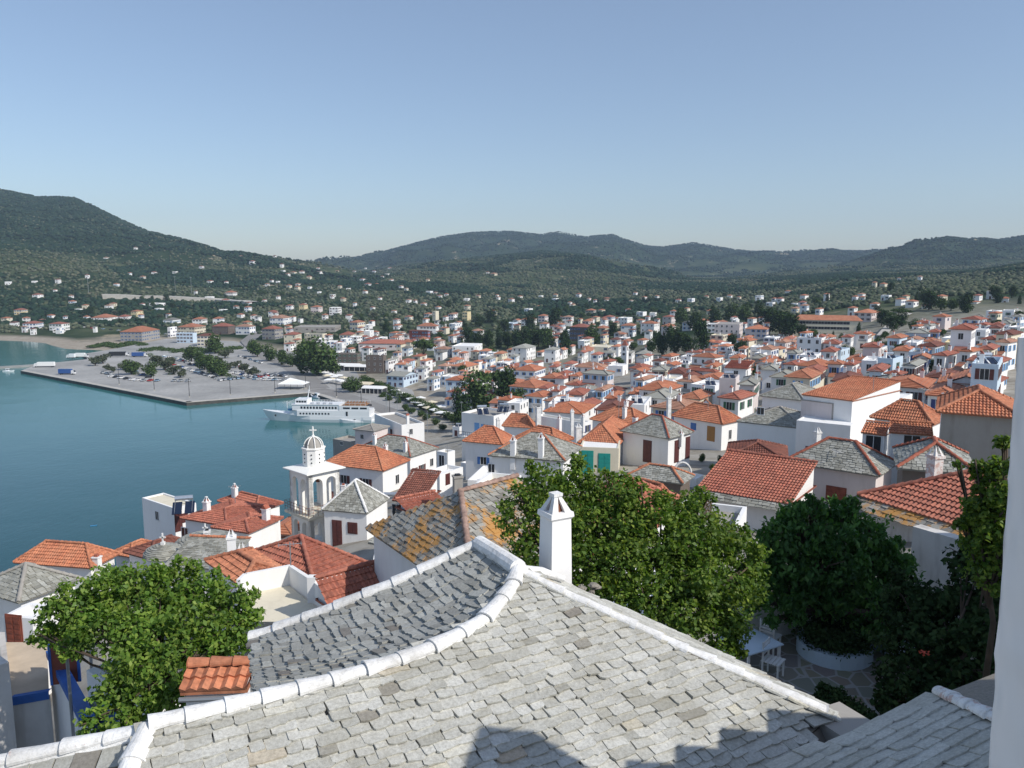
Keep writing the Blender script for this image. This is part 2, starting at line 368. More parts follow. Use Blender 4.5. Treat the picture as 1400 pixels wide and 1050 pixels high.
inner = [Vector((60, 250, QZ)), Vector((60, 560, QZ)), Vector((-150, 760, QZ)), Vector((-330, 760, QZ)), qp(150, 478), qp(112, 484), qp(120, 491), qp(52, 498)]
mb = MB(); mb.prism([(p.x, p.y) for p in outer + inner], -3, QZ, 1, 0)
tag(mb.build('quay', [M['quay_concrete'], M['quay_wall']]), 'concrete harbour quay and car park apron', kind='structure')
# paler kerb strip along the water edge
mb = MB()
for a, b in zip(outer[:-1], outer[1:]):
    d = (b-a).normalized(); nrm = Vector((-d.y, d.x, 0)); w_ = 3.2
    mb.box(0, .02, 0, (b-a).length, w_, .16, 0, Matrix.Translation(a) @ Matrix(((d.x, nrm.x, 0), (d.y, nrm.y, 0), (0, 0, 1))).to_4x4())
tag(mb.build('quay_kerb', M['quay_edge']), kind='structure')
# low breakwater running out from the pier
mb = MB(); a, b = at_z(-60, 505, 1.0), at_z(60, 498, 1.0)
mb.prism([(a.x, a.y-4), (b.x, b.y-4), (b.x, b.y+5), (a.x, a.y+5)], -3, 1.0)
tag(mb.build('breakwater', M['quay_concrete']), 'low stone breakwater beside the pier', kind='structure')
def ribbon(name, pix, w, mat, z=None, dz=.12, kind='structure', label=None, bank=0):
    pts = []
    for p in pix:
        if z is not None: q = at_z(p[0], p[1], z)
        else: q = hit(*p)
        pts.append(q)
    dense = []
    for a, b in zip(pts[:-1], pts[1:]):
        k = max(2, int((b-a).length/6)) if z is None else 2
        for i in range(k): dense.append(a.lerp(b, i/k))
    dense.append(pts[-1]); mb = MB(); L = []; Rr = []
    for i, p in enumerate(dense):
        d = (dense[min(i+1, len(dense)-1)] - dense[max(0, i-1)]); d.z = 0; d.normalize(); nn = Vector((-d.y, d.x, 0))*w/2
        l, r = p+nn, p-nn
        if z is None:
            zz = max(G(l.x, l.y), G(r.x, r.y), G(p.x, p.y)) + dz; l.z = r.z = zz
        else: l.z = r.z = z + dz
        L.append(l); Rr.append(r)
    for i in range(len(dense)-1): mb.quad(Rr[i], Rr[i+1], L[i+1], L[i])
    if bank:
        for E in (Rr, L):
            for i in range(len(dense)-1): mb.quad(E[i]-Vector((0, 0, bank)), E[i+1]-Vector((0, 0, bank)), E[i+1], E[i])
    return tag(mb.build(name, M[mat]), label, kind=kind)
ribbon('road', [(432,532),(470,541),(530,562),(590,590),(640,612)], 11, 'asphalt', QZ, .01)
ribbon('road', [(345,474),(356,486),(390,497),(418,515),(436,531)], 12, 'asphalt', QZ, .014)
ribbon('road', [(345,474),(338,467),(348,459),(362,453)], 12, 'asphalt', None, .4)
ribbon('road', [(140,407),(230,409),(300,412),(345,416)], 22, 'quay_edge', None, 3.5, label='pale hillside road cutting', bank=8)
ribbon('path', [(1205,462),(1215,450),(1232,436),(1243,430)], 5, 'quay_edge', None, 1.0, label='pale stair lane climbing through pines')
SHADE = [(5.3,-3.0,11,4.9,EYE-.6), (5.6,4.9,11,5.4,EYE-.95), (5.85,5.4,11,5.9,EYE-1.3), (6.1,5.9,12,6.4,EYE-1.6), (6.4,6.4,12,7.0,EYE-1.95), (5.6,3.9,6.3,4.6,EYE+.9), (12.6,8.5,21,19,EYE-1.0)]
# ================================================================ FOREGROUND SLATE ROOF
O3 = Vector((0, 0, EYE))
DR = Vector((.5, -.866, 0)); RW = Vector((.866, .5, 0)); SF = .40
P0 = at_d(708, 781, 10.5); PN1 = at_d(655, 746, 11.52); PN1.z = P0.z
NF = Vector((SF*DR.x, SF*DR.y, 1)).normalized()          # front slope normal
DF = Vector((DR.x, DR.y, -SF)).normalized()
def fp(px, py): return on_plane(px, py, P0, NF)
DL = Vector((-.87, -.49, 0)); NL = Vector((.40*DL.x, .40*DL.y, 1)).normalized()
def lp(px, py): return on_plane(px, py, PN1, NL)
CURVE = [(708,781),(706,792),(701,804),(694,816),(681,830),(663,851),(634,869),(604,885),(574,898),(539,910),(509,918),(480,929),(430,943),(380,955),(350,962),(305,973),(250,986),(203,997)]
CV = [fp(*p) for p in CURVE]
RH = [fp(*p) for p in [(708,781),(770,813),(830,841),(900,874),(970,905),(1040,937),(1130,976)]]
def inpoly(p, poly):
    x, y = p; c = False; j = len(poly)-1
    for i in range(len(poly)):
        xi, yi = poly[i]; xj, yj = poly[j]
        if (yi > y) != (yj > y) and x < (xj-xi)*(y-yi)/(yj-yi)+xi: c = not c
        j = i
    return c
def slate_stone(mb, c, e1, e2, n, w, l, th, tint, ragged=.12, lift=.035, mi=0):
    """one slate: c = middle of its lower edge; e1 across, e2 down the slope; upper end tucks under the course above"""
    hw = w/2; j = lambda s: U(-s, s)
    ch = U(.05, .32)*w*.6
    pts = [(-hw+j(ragged*w*.3), -l), (-hw+j(ragged*w*.35), -ch*U(.5, 1)), (-hw+ch*U(.5, 1.1), j(ragged*l*.25)), (j(.2)*w, j(ragged*l*.3)),
           (hw-ch*U(.4, 1.1), j(ragged*l*.25)), (hw+j(ragged*w*.35), -ch*U(.4, 1.1)), (hw+j(ragged*w*.3), -l)]
    top = []; bot = []; m = len(pts); tl = j(.02)
    for a, b in pts:
        k = 1 + b/l   # 1 at lower edge, 0 at upper
        h = lift*k + tl*a/w
        top.append(c + e1*a + e2*b + n*(h+th)); bot.append(c + e1*a + e2*b + n*(h - .004))
    mb.add(top+bot, [tuple(range(m-1, -1, -1))] + [(i, (i+1) % m, (i+1) % m + m, i+m) for i in range(m)], mi, tint)
def tintv():
    r = R()
    if r < .03: return U(.0, .15)
    if r < .05: return U(.93, 1)
    return U(.28, .9)
def cap_line(mb, pts, seg=.38, r=.095, mi=0, overlap=.03, flat=.75, jit=.008):
    """half-round ridge tiles laid one over the next along a line"""
    L = [0]
    for a, b in zip(pts[:-1], pts[1:]): L.append(L[-1]+(b-a).length)
    def at(s):
        s = max(0, min(L[-1], s))
        for i in range(len(L)-1):
            if s <= L[i+1]+1e-9: return pts[i].lerp(pts[i+1], (s-L[i])/max(1e-9, L[i+1]-L[i]))
        return pts[-1]
    s = 0
    while s < L[-1]-.02:
        sg = seg*U(.86, 1.14); a, b = at(s-overlap), at(min(s+sg, L[-1])); d = (b-a).normalized()
        side = d.cross(Vector((0, 0, 1))).normalized(); up = side.cross(d).normalized()
        a = a + up*U(-jit, jit)+side*U(-jit, jit); b = b+side*U(-jit, jit); n = 10; vs = []
        for q, rr in ((a, r*U(.84, .93)), (a.lerp(b, .5), r*U(.94, 1.05)), (b, r*U(1.14, 1.32))):
            for k in range(n+1):
                th = pi*(k/n)*1.16-.08*pi
                vs.append(q + side*cos(th)*rr + up*sin(th)*rr*flat)
            for k in range(n, -1, -1):
                th = pi*(k/n)*1.16-.08*pi
                vs.append(q + side*cos(th)*rr*.8 + up*sin(th)*rr*flat*.76)
        m = 2*(n+1)
        mb.add(vs, [(i*m+k, i*m+(k+1) % m, (i+1)*m+(k+1) % m, (i+1)*m+k) for i in range(2) for k in range(m)] + [tuple(range(m-1, -1, -1)), tuple(2*m+k for k in range(m))], mi, U(.2, .8))
        s += sg
roof = empty('slate_roof_house', (0, 0, EYE-10.3), label='slate roofed house under the viewpoint with whitewashed curving hip', cat='house')
RI = roof.matrix_world  # children are given in world space below
def child(o, root):
    o.parent = root; o.matrix_parent_inverse = Matrix.Translation(-root.location) if root.rotation_euler.z == 0 else (Matrix.Translation(root.location) @ Matrix.Rotation(root.rotation_euler.z, 4, 'Z')).inverted()
    return o
# front slope ------------------------------------------------------
fpoly = CV + [fp(180, 1060), fp(150, 1200), fp(900, 1300), fp(1010, 1100), fp(1062, 1046), fp(1130, 982)] + RH[::-1]
def ab(p): q = p - P0; return (q.dot(RW), q.dot(DF))
pab = [ab(p) for p in fpoly]
mb = MB()
mb.add([p - NF*.0 for p in fpoly] + [p - NF*.22 for p in fpoly], [tuple(range(len(fpoly)-1, -1, -1)), tuple(range(len(fpoly), 2*len(fpoly)))] + [(i, (i+1) % len(fpoly), (i+1) % len(fpoly)+len(fpoly), i+len(fpoly)) for i in range(len(fpoly))])
rf = child(mb.build('roof', M['mortar']), roof)
mb = MB(); b = .02; mnx = min(p[0] for p in pab); mxx = max(p[0] for p in pab); mxb = max(p[1] for p in pab)
while b < mxb+.3:
    ex = .124*U(.9, 1.12); b += ex; a = mnx - U(0, .3)
    while a < mxx:
        w = random.choice((U(.13, .2), U(.17, .26), U(.17, .26), U(.24, .38)))
        c = (a+w/2, b)
        if inpoly((c[0], c[1]-.05), pab) or inpoly((c[0], c[1]-.12), pab):
            pos = P0 + RW*c[0] + DF*(b + U(-.022, .022)) + NF*0.005
            ang = U(-.05, .05); e1 = (RW*cos(ang) + DF*sin(ang)); e2 = (DF*cos(ang) - RW*sin(ang))
            slate_stone(mb, pos, e1, e2, NF, w*.975, ex*1.8, U(.016, .028), tintv(), .22, .045)
        a += w
child(mb.build('slate_course', M['slate_pale']), rf) if False else None
o = mb.build('slate_cover', M['slate_pale']); child(o, roof)
# left slope: ruled between the far verge and the curved hip --------
VG = [lp(655,746), lp(600,772), lp(540,800), lp(470,829), lp(400,855), lp(343,876)]
CE = CV[:15]
def along(pts, s):
    L = [0]
    for a, b_ in zip(pts[:-1], pts[1:]): L.append(L[-1]+(b_-a).length)
    x = s*L[-1]
    for i in range(len(L)-1):
        if x <= L[i+1]+1e-9: return pts[i].lerp(pts[i+1], (x-L[i])/max(1e-9, L[i+1]-L[i]))
    return pts[-1]
def lf(s, v):
    a, b_ = along(VG, s), along(CE, s); p = a.lerp(b_, v); p.z -= .16*sin(pi*v)*min(1, s*2.2); return p
mb = MB(); ns, nv = 24, 8
vs = [lf(i/ns, j/nv) - Vector((0, 0, .03)) for i in range(ns+1) for j in range(nv+1)]
fs = [(i*(nv+1)+j, i*(nv+1)+j+1, (i+1)*(nv+1)+j+1, (i+1)*(nv+1)+j) for i in range(ns) for j in range(nv)]
mb.add(vs, fs); mb.add([v-Vector((0, 0, .2)) for v in vs], [f[::-1] for f in fs])
e0 = [vs[ns*(nv+1)+j] for j in range(nv+1)]
for j in range(nv): mb.quad(e0[j], e0[j+1], e0[j+1]-Vector((0, 0, .22)), e0[j]-Vector((0, 0, .22)))
r2 = child(mb.build('roof', M['mortar']), roof)
mb = MB(); s = .0; rows = 27
for i in range(rows+1):
    s = (i+.9)/rows; s = min(s, 1.0)
    a, b_ = lf(s, 0), lf(s, 1); ln = (b_-a).length; x = U(0, .1)
    while x < ln-.05:
        w = random.choice((U(.12, .2), U(.15, .24), U(.2, .34)))
        v = (x+w/2)/ln
        if v > .99: break
        p = lf(s, v); du = (lf(min(1, s+.02), v) - lf(s-.02, v)); e2 = du.normalized()
        e1 = (lf(s, min(1, v+.03)) - lf(s, v-.03)).normalized(); n = e1.cross(e2).normalized()
        if n.z < 0: n = -n
        ang = U(-.15, .15); e1, e2 = e1*cos(ang)+e2*sin(ang), e2*cos(ang)-e1*sin(ang)
        slate_stone(mb, p + e2*U(-.03, .04), e1, e2, n, w*.93, U(.22, .30), U(.018, .034), tintv(), .26, U(.028, .044))
        x += w
o = child(mb.build('slate_cover', M['slate_shaded']), roof)
# hip and verge capping
mb = MB(); up = Vector((0, 0, .055))
mb.tube([p + Vector((0, 0, -.02)) for p in CV], .10, 8); cap_line(mb, [p+up for p in CV], .40, .10)
child(mb.build('ridge_cap', M['whitewash']), roof)
mb = MB(); mb.tube([p + Vector((0, 0, -.04)) for p in RH], .06, 8); cap_line(mb, [p+Vector((0, 0, .03)) for p in RH], .34, .078, jit=.014)
child(mb.build('ridge_cap', M['whitewash']), roof)
mb = MB(); mb.tube([p+Vector((0, 0, -.03)) for p in VG], .11, 8); cap_line(mb, [p+Vector((0, 0, .05)) for p in VG], .46, .095)
child(mb.build('ridge_cap', M['whitewash']), roof)
mb = MB(); A1, A2 = VG[0], CV[0]; mb.tube([A1+Vector((0, 0, .03)), A1.lerp(A2, .5)+Vector((0, 0, .045)), A2+Vector((0, 0, .04))], [.125, .12, .13], 12)
mb.tube([A2+Vector((0, 0, .0)), fp(735,788)+Vector((.06, .16, .0)), fp(765,797)+Vector((.08, .24, -.04))], [.09, .07, .04], 10)
child(mb.build('ridge_cap', M['whitewash']), roof)
# slope falling away behind the right hip
mb = MB(); Bk = [p + Vector((.55, .95, -.40))*k for p, k in zip(RH, (.55, .62, .75, .8, .7, .55, .3))]
mb2 = MB()
for i in range(len(RH)-1):
    mb.quad(RH[i], RH[i+1], Bk[i+1], Bk[i]); mb.quad(RH[i]-up*4, Bk[i]-up*4, Bk[i+1]-up*4, RH[i+1]-up*4); mb.quad(Bk[i], Bk[i+1], Bk[i+1]-up*4, Bk[i]-up*4)
e2 = Vector((.55, .95, -.40)).normalized()
for k in range(1, 7):
    s = 0
    while s < 1:
        s += U(.03, .07); a, b_ = along(RH, min(s, 1)), along(Bk, min(s, 1))
        p = a + (b_-a)*min(1, k/6.0); e1 = (along(RH, min(1, s+.05))-along(RH, s-.05)).normalized(); n = e1.cross(e2).normalized(); n = n if n.z > 0 else -n
        slate_stone(mb2, p, e1, e2, n, U(.2, .34), .24, .02, tintv(), .2, .035)
child(mb.build('roof', M['mortar']), roof); child(mb2.build('slate_cover', M['slate_pale']), roof)
# cement block at the eave corner
cb = at_z(1132, 992, fp(1130, 985).z-.02)
mb = MB(); Mx = Matrix.Translation(cb + Vector((.12, .05, 0))) @ Matrix.Rotation(.45, 4, 'Z')
mb.box(-.2, -.26, -.7, .38, .3, .03, 0, Mx); child(mb.build('eave_block', M['concrete']), roof)
mb = MB(); e = [fp(1130, 984), fp(1062, 1046), fp(1010, 1100), fp(900, 1300)]
for a, b_ in zip(e[:-1], e[1:]):
    k = Vector((.32, .05, -.10)); mb.quad(a-NF*.05, b_-NF*.05, b_+k-NF*.1, a+k-NF*.1); mb.quad(a+k-NF*.1, b_+k-NF*.1, b_+k-NF*.5, a+k-NF*.5)
child(mb.build('cement_gutter', M['mortar']), roof)
mb = MB(); cap_line(mb, [at_z(1020, 1058, fp(1050,1050).z-.02), at_z(1048, 1051, fp(1050,1050).z-.04), at_z(1110, 1052, fp(1050,1050).z-.07), at_z(1150, 1075, fp(1050,1050).z-.09)], .5, .09, jit=.02)
child(mb.build('ridge_cap', M['whitewash']), roof)
# walls under the roof
mb = MB(); base = EYE-12
W1 = [CV[14]+Vector((-.0,-.1,-.2)), VG[-1]+Vector((.15,-.1,-.2)), VG[0]+Vector((0,-.4,-.4)), CV[0]+Vector((.6,.2,-.4)), Bk[-1]+Vector((-.3,-.3,-.3)), RH[-1]+Vector((-.3,-.4,-.3)), Vector((1.5,5,EYE-6.2)), Vector((-4.0,5,EYE-6.2))]
for i in range(len(W1)):
    a, b_ = W1[i], W1[(i+1) % len(W1)]; mb.quad(Vector((a.x, a.y, base)), Vector((b_.x, b_.y, base)), b_, a)
child(mb.build('wall', M['plaster_white']), roof)
# second hip and the roof beyond it at the lower left
LD = Vector((-.62, .78, 0)); J = CV[-1]
mb = MB(); L1 = [J+Vector((0, 0, .02)), fp(184,1034)+Vector((0, 0, .02)), fp(172,1075)+Vector((0, 0, .02))]
cap_line(mb, L1, .36, .11); mb.tube([p-Vector((0,0,.03)) for p in L1], .11, 8)
NL2 = Vector((-.25, .30, 1)).normalized()
LR = [at_d(197, 996, J.y+.02), at_d(150,1009, J.y-.02), at_d(75,1024, J.y-.1), at_d(0,1041, J.y-.2), at_d(-70,1056, J.y-.3)]
cap_line(mb, [p+Vector((0, 0, .0)) for p in LR], .42, .085); mb.tube([p-Vector((0,0,.05)) for p in LR], .09, 8)
child(mb.build('ridge_cap', M['whitewash']), roof)
q = [LR[0], LR[-1], LR[-1]+Vector((.2,-2.0,-1.5)), L1[-1]+Vector((-.0,-.6,-.9))]
mb = MB(); mb.poly([v - Vector((0,0,.05)) for v in q]); mb2 = MB()
e1 = (LR[0]-LR[-1]).normalized(); e2 = Vector((.08,-.8,-.6)).normalized(); n = e1.cross(e2).normalized(); n = n if n.z > 0 else -n
for k in range(1, 9):
    x = 0
    while x < (LR[0]-LR[-1]).length-.30:
        w = U(.14, .26); slate_stone(mb2, LR[-1]+e1*(x+w/2)+e2*(k*.2+.12)-n*.06, e1, e2, n, w*.93, .3, .025, tintv(), .2, .05); x += w
child(mb.build('roof', M['mortar']), roof); child(mb2.build('slate_cover', M['slate_shaded']), roof)
# drop of old verge beyond that hip (thin slate edge)
mb = MB()
for a, b_ in zip(LR[:-1], LR[1:]):
    k = Vector((-.05,.28,-.16)); mb.quad(a, b_, b_+k, a+k); mb.quad(a+k, b_+k, b_+k-up*3, a+k-up*3)
child(mb.build('verge_board', M['slate_grey']), roof)
# chimney ----------------------------------------------------------
def chimney_big():
    base = at_d(759, 788, 11.25); s = .168; h = z_for(base.x, base.y-.1, 705) - base.z; rz = .52
    root = empty('tall_chimney', tuple(base), rz)
    root.parent = roof; root.name = 'chimney'; root.matrix_parent_inverse = Matrix.Translation(-roof.location)
    mb = MB(); vs = []
    for z, k in ((-.9, 1.05), (.0, 1.05), (h*.5, 1.01), (h-.06, .97)): vs.append([(sx*s*k, sy*s*k, z) for sx, sy in ((-1,-1),(1,-1),(1,1),(-1,1))])
    for a, b_ in zip(vs[:-1], vs[1:]):
        for i in range(4): mb.quad(a[i], a[(i+1)%4], b_[(i+1)%4], b_[i])
    for z0, z1, k0, k1 in ((h-.06, h-.02, .97, 1.17), (h-.02, h+.05, 1.17, 1.12)):
        a = [(sx*s*k0, sy*s*k0, z0) for sx, sy in ((-1,-1),(1,-1),(1,1),(-1,1))]; b_ = [(sx*s*k1, sy*s*k1, z1) for sx, sy in ((-1,-1),(1,-1),(1,1),(-1,1))]
        for i in range(4): mb.quad(a[i], a[(i+1)%4], b_[(i+1)%4], b_[i])
    mb.poly([(sx*s*1.12, sy*s*1.12, h+.05) for sx, sy in ((-1,-1),(1,-1),(1,1),(-1,1))])
    o = mb.build('shaft', M['plaster_lime'], root)
    mb = MB(); ht = h+.28; g = .052
    for sx, sy in ((-1,-1),(1,-1),(1,1),(-1,1)):   # four leaning legs leave a triangular mouth on each face
        c0 = Vector((sx*s*1.0, sy*s*1.0, h+.045)); c1 = Vector((sx*g, sy*g, ht)); wd_ = .055
        bq = [c0+Vector((-sx*2*wd_, 0, 0)), c0, c0+Vector((0, -sy*2*wd_, 0)), c0+Vector((-sx*2*wd_, -sy*2*wd_, 0))]
        tq = [Vector((0, sy*g, ht)), c1, Vector((sx*g, 0, ht)), Vector((0, 0, ht))]
        for i in range(4): mb.quad(bq[i], bq[(i+1)%4], tq[(i+1)%4], tq[i])
    mb.box(-.075, -.075, ht-.01, .075, .075, ht+.035)
    mb.build('cowl', M['whitewash'], root)
    mb = MB(); mb.lathe([(.11, h+.04), (.09, h+.12), (.03, h+.24)], 8); mb.build('flue', M['rust'], root)
chimney_big()
mb = MB(); bp = at_d(790, 800, 11.2)
for k in range(7): mb.ball(bp+Vector((U(-.15,.3), U(-.1,.2), U(-.16,-.05))), (U(.05,.11), U(.05,.1), U(.03,.05)), 1, 0, .2)
child(mb.build('rubble_edge', M['slate_pale']), roof)
# ---------------------------------------------------------------- neighbouring slate roof at the lower right + plastered pier at the edge
nr = empty('slate_roof_house', (4, 7, EYE-10.3), label='shaded slate roof beside the white plaster pillar, lower right', cat='house')
p1, p2, p3 = at_d(1140, 1025, 7.7), at_d(1282, 951, 8.1), at_d(1352, 1080, 6.2)
n = (p2-p1).cross(p3-p1).normalized(); n = n if n.z > 0 else -n
pp = lambda px, py: on_plane(px, py, p1, n)
poly = [pp(1040,1060), pp(1100,1030), pp(1180,1003), pp(1240,971), pp(1282,951), pp(1350,984), pp(1500,1050), pp(1450,1300), pp(1000,1200)]
mb = MB(); mb.poly(poly); mb.poly([p-n*.15 for p in poly][::-1])
for i in range(len(poly)): a, b_ = poly[i], poly[(i+1)%len(poly)]; mb.quad(a, b_, b_-n*.15, a-n*.15)
child(mb.build('roof', M['mortar']), nr)
e1 = (pp(1282,951)-pp(1180,1003)).normalized(); e2 = n.cross(e1).normalized()
if (pp(1200,1050)-pp(1220,980)).dot(e2) < 0: e2 = -e2
fl = [((p-p1).dot(e1), (p-p1).dot(e2)) for p in poly]; mb = MB(); b = min(q[1] for q in fl)
while b < max(q[1] for q in fl):
    b += .17; a = min(q[0] for q in fl)-U(0, .2)
    while a < max(q[0] for q in fl):
        w = U(.2, .36)
        if inpoly((a+w/2, b-.08), fl): slate_stone(mb, p1+e1*(a+w/2)+e2*b, e1, e2, n, w, .3, U(.012, .018), U(.4, .8), .1, .028)
        a += w
child(mb.build('slate_cover', M['slate_pale']), nr)
q1, q2, q3 = pp(1282,951), pp(1352,984), at_d(1352, 928, q_ := 8.9)
mb = MB(); mb.poly([q1, pp(1400,1008), at_d(1400,905,9.2), q3]); child(mb.build('roof', M['slate_pale']), nr)
mb = MB(); cap_line(mb, [q1+Vector((0,0,.05)), pp(1352,984)+Vector((0,0,.05)), pp(1420,1016)+Vector((0,0,.05))], .33, .085); child(mb.build('ridge_cap', M['whitewash_worn']), nr)
mb = MB()
for a, b_ in ((poly[1], poly[4]), (q1, at_d(1400,905,9.2))):
    k = Vector((-.15, -.2, -.2)) if a is poly[1] else Vector((.1,-.2,-.2)); a2, b2 = a+k, b_+k; mb.quad((a2.x, a2.y, EYE-12), (b2.x, b2.y, EYE-12), b2, a2)
child(mb.build('wall', M['plaster_white']), nr)
# rough plaster pillar, its top just under eye level
def pillar():
    mb = MB(); ed = []
    D0 = 2.05
    for i in range(46):
        py = 462 + i*(1180-462)/45
        px = 1391 - (py-470)*.068 + 3.2*mnoise.noise(Vector((py/42, 3, 0))) + 2.2*mnoise.noise(Vector((py/13, 7, 0)))
        if 850 < py < 905: px -= 2
        z = z_for(0, D0, py); p = at_d(px, py, D0); ed.append((p.x, p.z))
    nseg = 10; rows = []
    for i, (x, z) in enumerate(ed):
        rr = .07 if i > 1 else .045; zz = z if i else z-.0
        row = []
        for k in range(nseg+1):
            th = pi/2*(1-k/nseg)     # rounded arris
            j = .006*mnoise.noise(Vector((x*9+k, z*9, 1)))
            row.append((x+rr-rr*sin(th)*1.0+j if k else x+j, D0+.0-rr*(1-sin(pi/2-th)) if False else D0 - rr*(k/nseg)**2+j, zz))
        row.append((x+.9, D0-rr-.02, zz)); row.insert(0, (x+.42, D0+.5, zz))
        rows.append(row)
    m = len(rows[0]); vs = [p for r in rows for p in r]
    mb.add(vs, [(i*m+k, i*m+k+1, (i+1)*m+k+1, (i+1)*m+k) for i in range(len(rows)-1) for k in range(m-1)])
    t0 = rows[0]; mb.poly([t0[0], t0[-1]] + t0[1:-1][::-1]) if False else mb.quad(t0[0], (t0[-1][0], D0+.5, t0[0][2]), t0[-1], t0[1])
    r = empty('plaster_pillar', (1.7, 2.1, EYE-2.5), label='rough white plastered pillar standing close at the picture edge', cat='pillar')
    child(mb.build('shaft', M['plaster_lime'], smooth=True), r)
pillar()
# unseen stepped blocks added beside the viewpoint to cast shade on roofs and court
mb = MB(); base = EYE-10.4
def cbox(x0, y0, x1, y1, top, mi=0): mb.box(x0, y0, base, x1, y1, top, mi)
SHX = SHADE
for b_ in SHX: cbox(*b_)
ch = empty('shade_blocks', (9, 3, base), label='unseen white blocks added beyond the pillar to shade the court below', cat='chapel')
child(mb.build('wall', M['plaster_white']), ch)
# ================================================================ HOUSES
def clip_rng(bl, br, tl, tr, k): return bl+(tl-bl)*k, br+(tr-br)*k
def tile_face(mb, BL, BR, TR, TL, kind, lod, mi=0):
    """roof slope between the eave BL-BR and the top edge TL-TR laid in courses. lod 0: single courses with rolls or single slates"""
    e1 = (BR-BL).normalized(); n = e1.cross(TL-BL if (TL-BL).length > .01 else TR-BL).normalized(); 
    if n.z < 0: n = -n
    up = n.cross(e1).normalized()
    if up.z < 0: up = -up
    H = (TL-BL).dot(up); W = (BR-BL).length; xl = (TL-BL).dot(e1); xr = (TR-BL).dot(e1)
    if H < .2: mb.quad(BL, BR, TR, TL, mi); return
    def P(x, y, h=0): return BL + e1*x + up*y + n*h
    if kind == 'slate':
        ex = .24 if lod == 0 else .42; rows = max(2, int(H/ex)); ex = H/rows
        mb.quad(BL, BR, TR, TL, mi, .1)
        for r in range(rows):
            y = r*ex; k = y/H; a, b = xl*k, W+(xr-W)*k; k2 = min(1, (y+ex*.6)/H); a2, b2 = xl*k2, W+(xr-W)*k2
            x = a
            while x < b-.04:
                w = U(.22, .55) if lod == 0 else U(.4, .9); x2 = min(b, x+w); xm = (x+x2)/2
                if xm < a2-.05 or xm > b2+.05: x = x2; continue
                h = U(.03, .075); ti = U(.15, .95); j = U(-.03, .03)*(2 if lod else 1); q = .02; s = U(-.05, .05)
                g = (x2-x)*.06
                v = [P(x+g, y-q+j, h), P(x2-g, y-q+j+s, h), P(x2-g, min(H, y+ex*1.25), .012), P(x+g, min(H, y+ex*1.25), .012)]
                mb.add(v + [P(x+g, y-q+j, 0), P(x2-g, y-q+j+s, 0)], [(0, 1, 2, 3), (4, 5, 1, 0), (4, 0, 3), (5, 2, 1)], mi, ti)
                x = x2
        return
    ex = {0: .36, 1: .42, 2: .55}[lod]; rows = max(2, int(round(H/ex))); ex = H/rows
    pitch = {0: .23, 1: .30, 2: 99}[lod]; amp = {0: .036, 1: .045, 2: 0}[lod]; lip = {0: .075, 1: .10, 2: .12}[lod]
    for r in range(rows):
        y0 = r*ex; y1 = y0+ex; k0, k1 = y0/H, y1/H
        a0, b0 = xl*k0, W+(xr-W)*k0; a1, b1 = xl*k1, W+(xr-W)*k1
        if b0-a0 < .05: continue
        xs = [a0]
        if pitch < 9:
            i = int(a0/pitch*4)+1
            while i*pitch/4 < b0-.01:
                xs.append(i*pitch/4); i += 1
        else:
            xs += [a0+(b0-a0)*q for q in (.33, .66)]
        xs.append(b0)
        lo = []; hi = []; fr = []
        for x in xs:
            wv = amp*cos(2*pi*x/pitch) if pitch < 9 else 0
            lo.append(P(x, y0-.03, lip+wv)); hi.append(P(min(max(x, a1), b1) if b1 > a1 else (a1+b1)/2, y1, .01+wv*.9)); fr.append(P(x, y0-.02, -.01))
        m = len(xs); base = len(mb.v)
        if pitch < 9:   # a tint per tile
            ti = {}
            vs = lo+hi+fr; fs = []; cs = []
            for i in range(m-1):
                key = int(xs[i]/pitch+.5); t_ = ti.setdefault(key, U(.1, .95))
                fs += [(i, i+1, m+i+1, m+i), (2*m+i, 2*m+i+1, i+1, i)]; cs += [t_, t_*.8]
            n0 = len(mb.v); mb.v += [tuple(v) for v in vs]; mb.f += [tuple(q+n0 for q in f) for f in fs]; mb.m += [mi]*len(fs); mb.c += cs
        else:
            mb.add(lo+hi+fr, [(i, i+1, m+i+1, m+i) for i in range(m-1)] + [(2*m+i, 2*m+i+1, i+1, i) for i in range(m-1)], mi, U(.3, .7))
def simple_caps(mb, a, b, r, mi=0, lod=1):
    if lod == 0: cap_line(mb, [a, b], .42, r, mi, jit=.01, flat=.9)
    else: mb.tube([a, b], r, 6, mi)
_win = {}
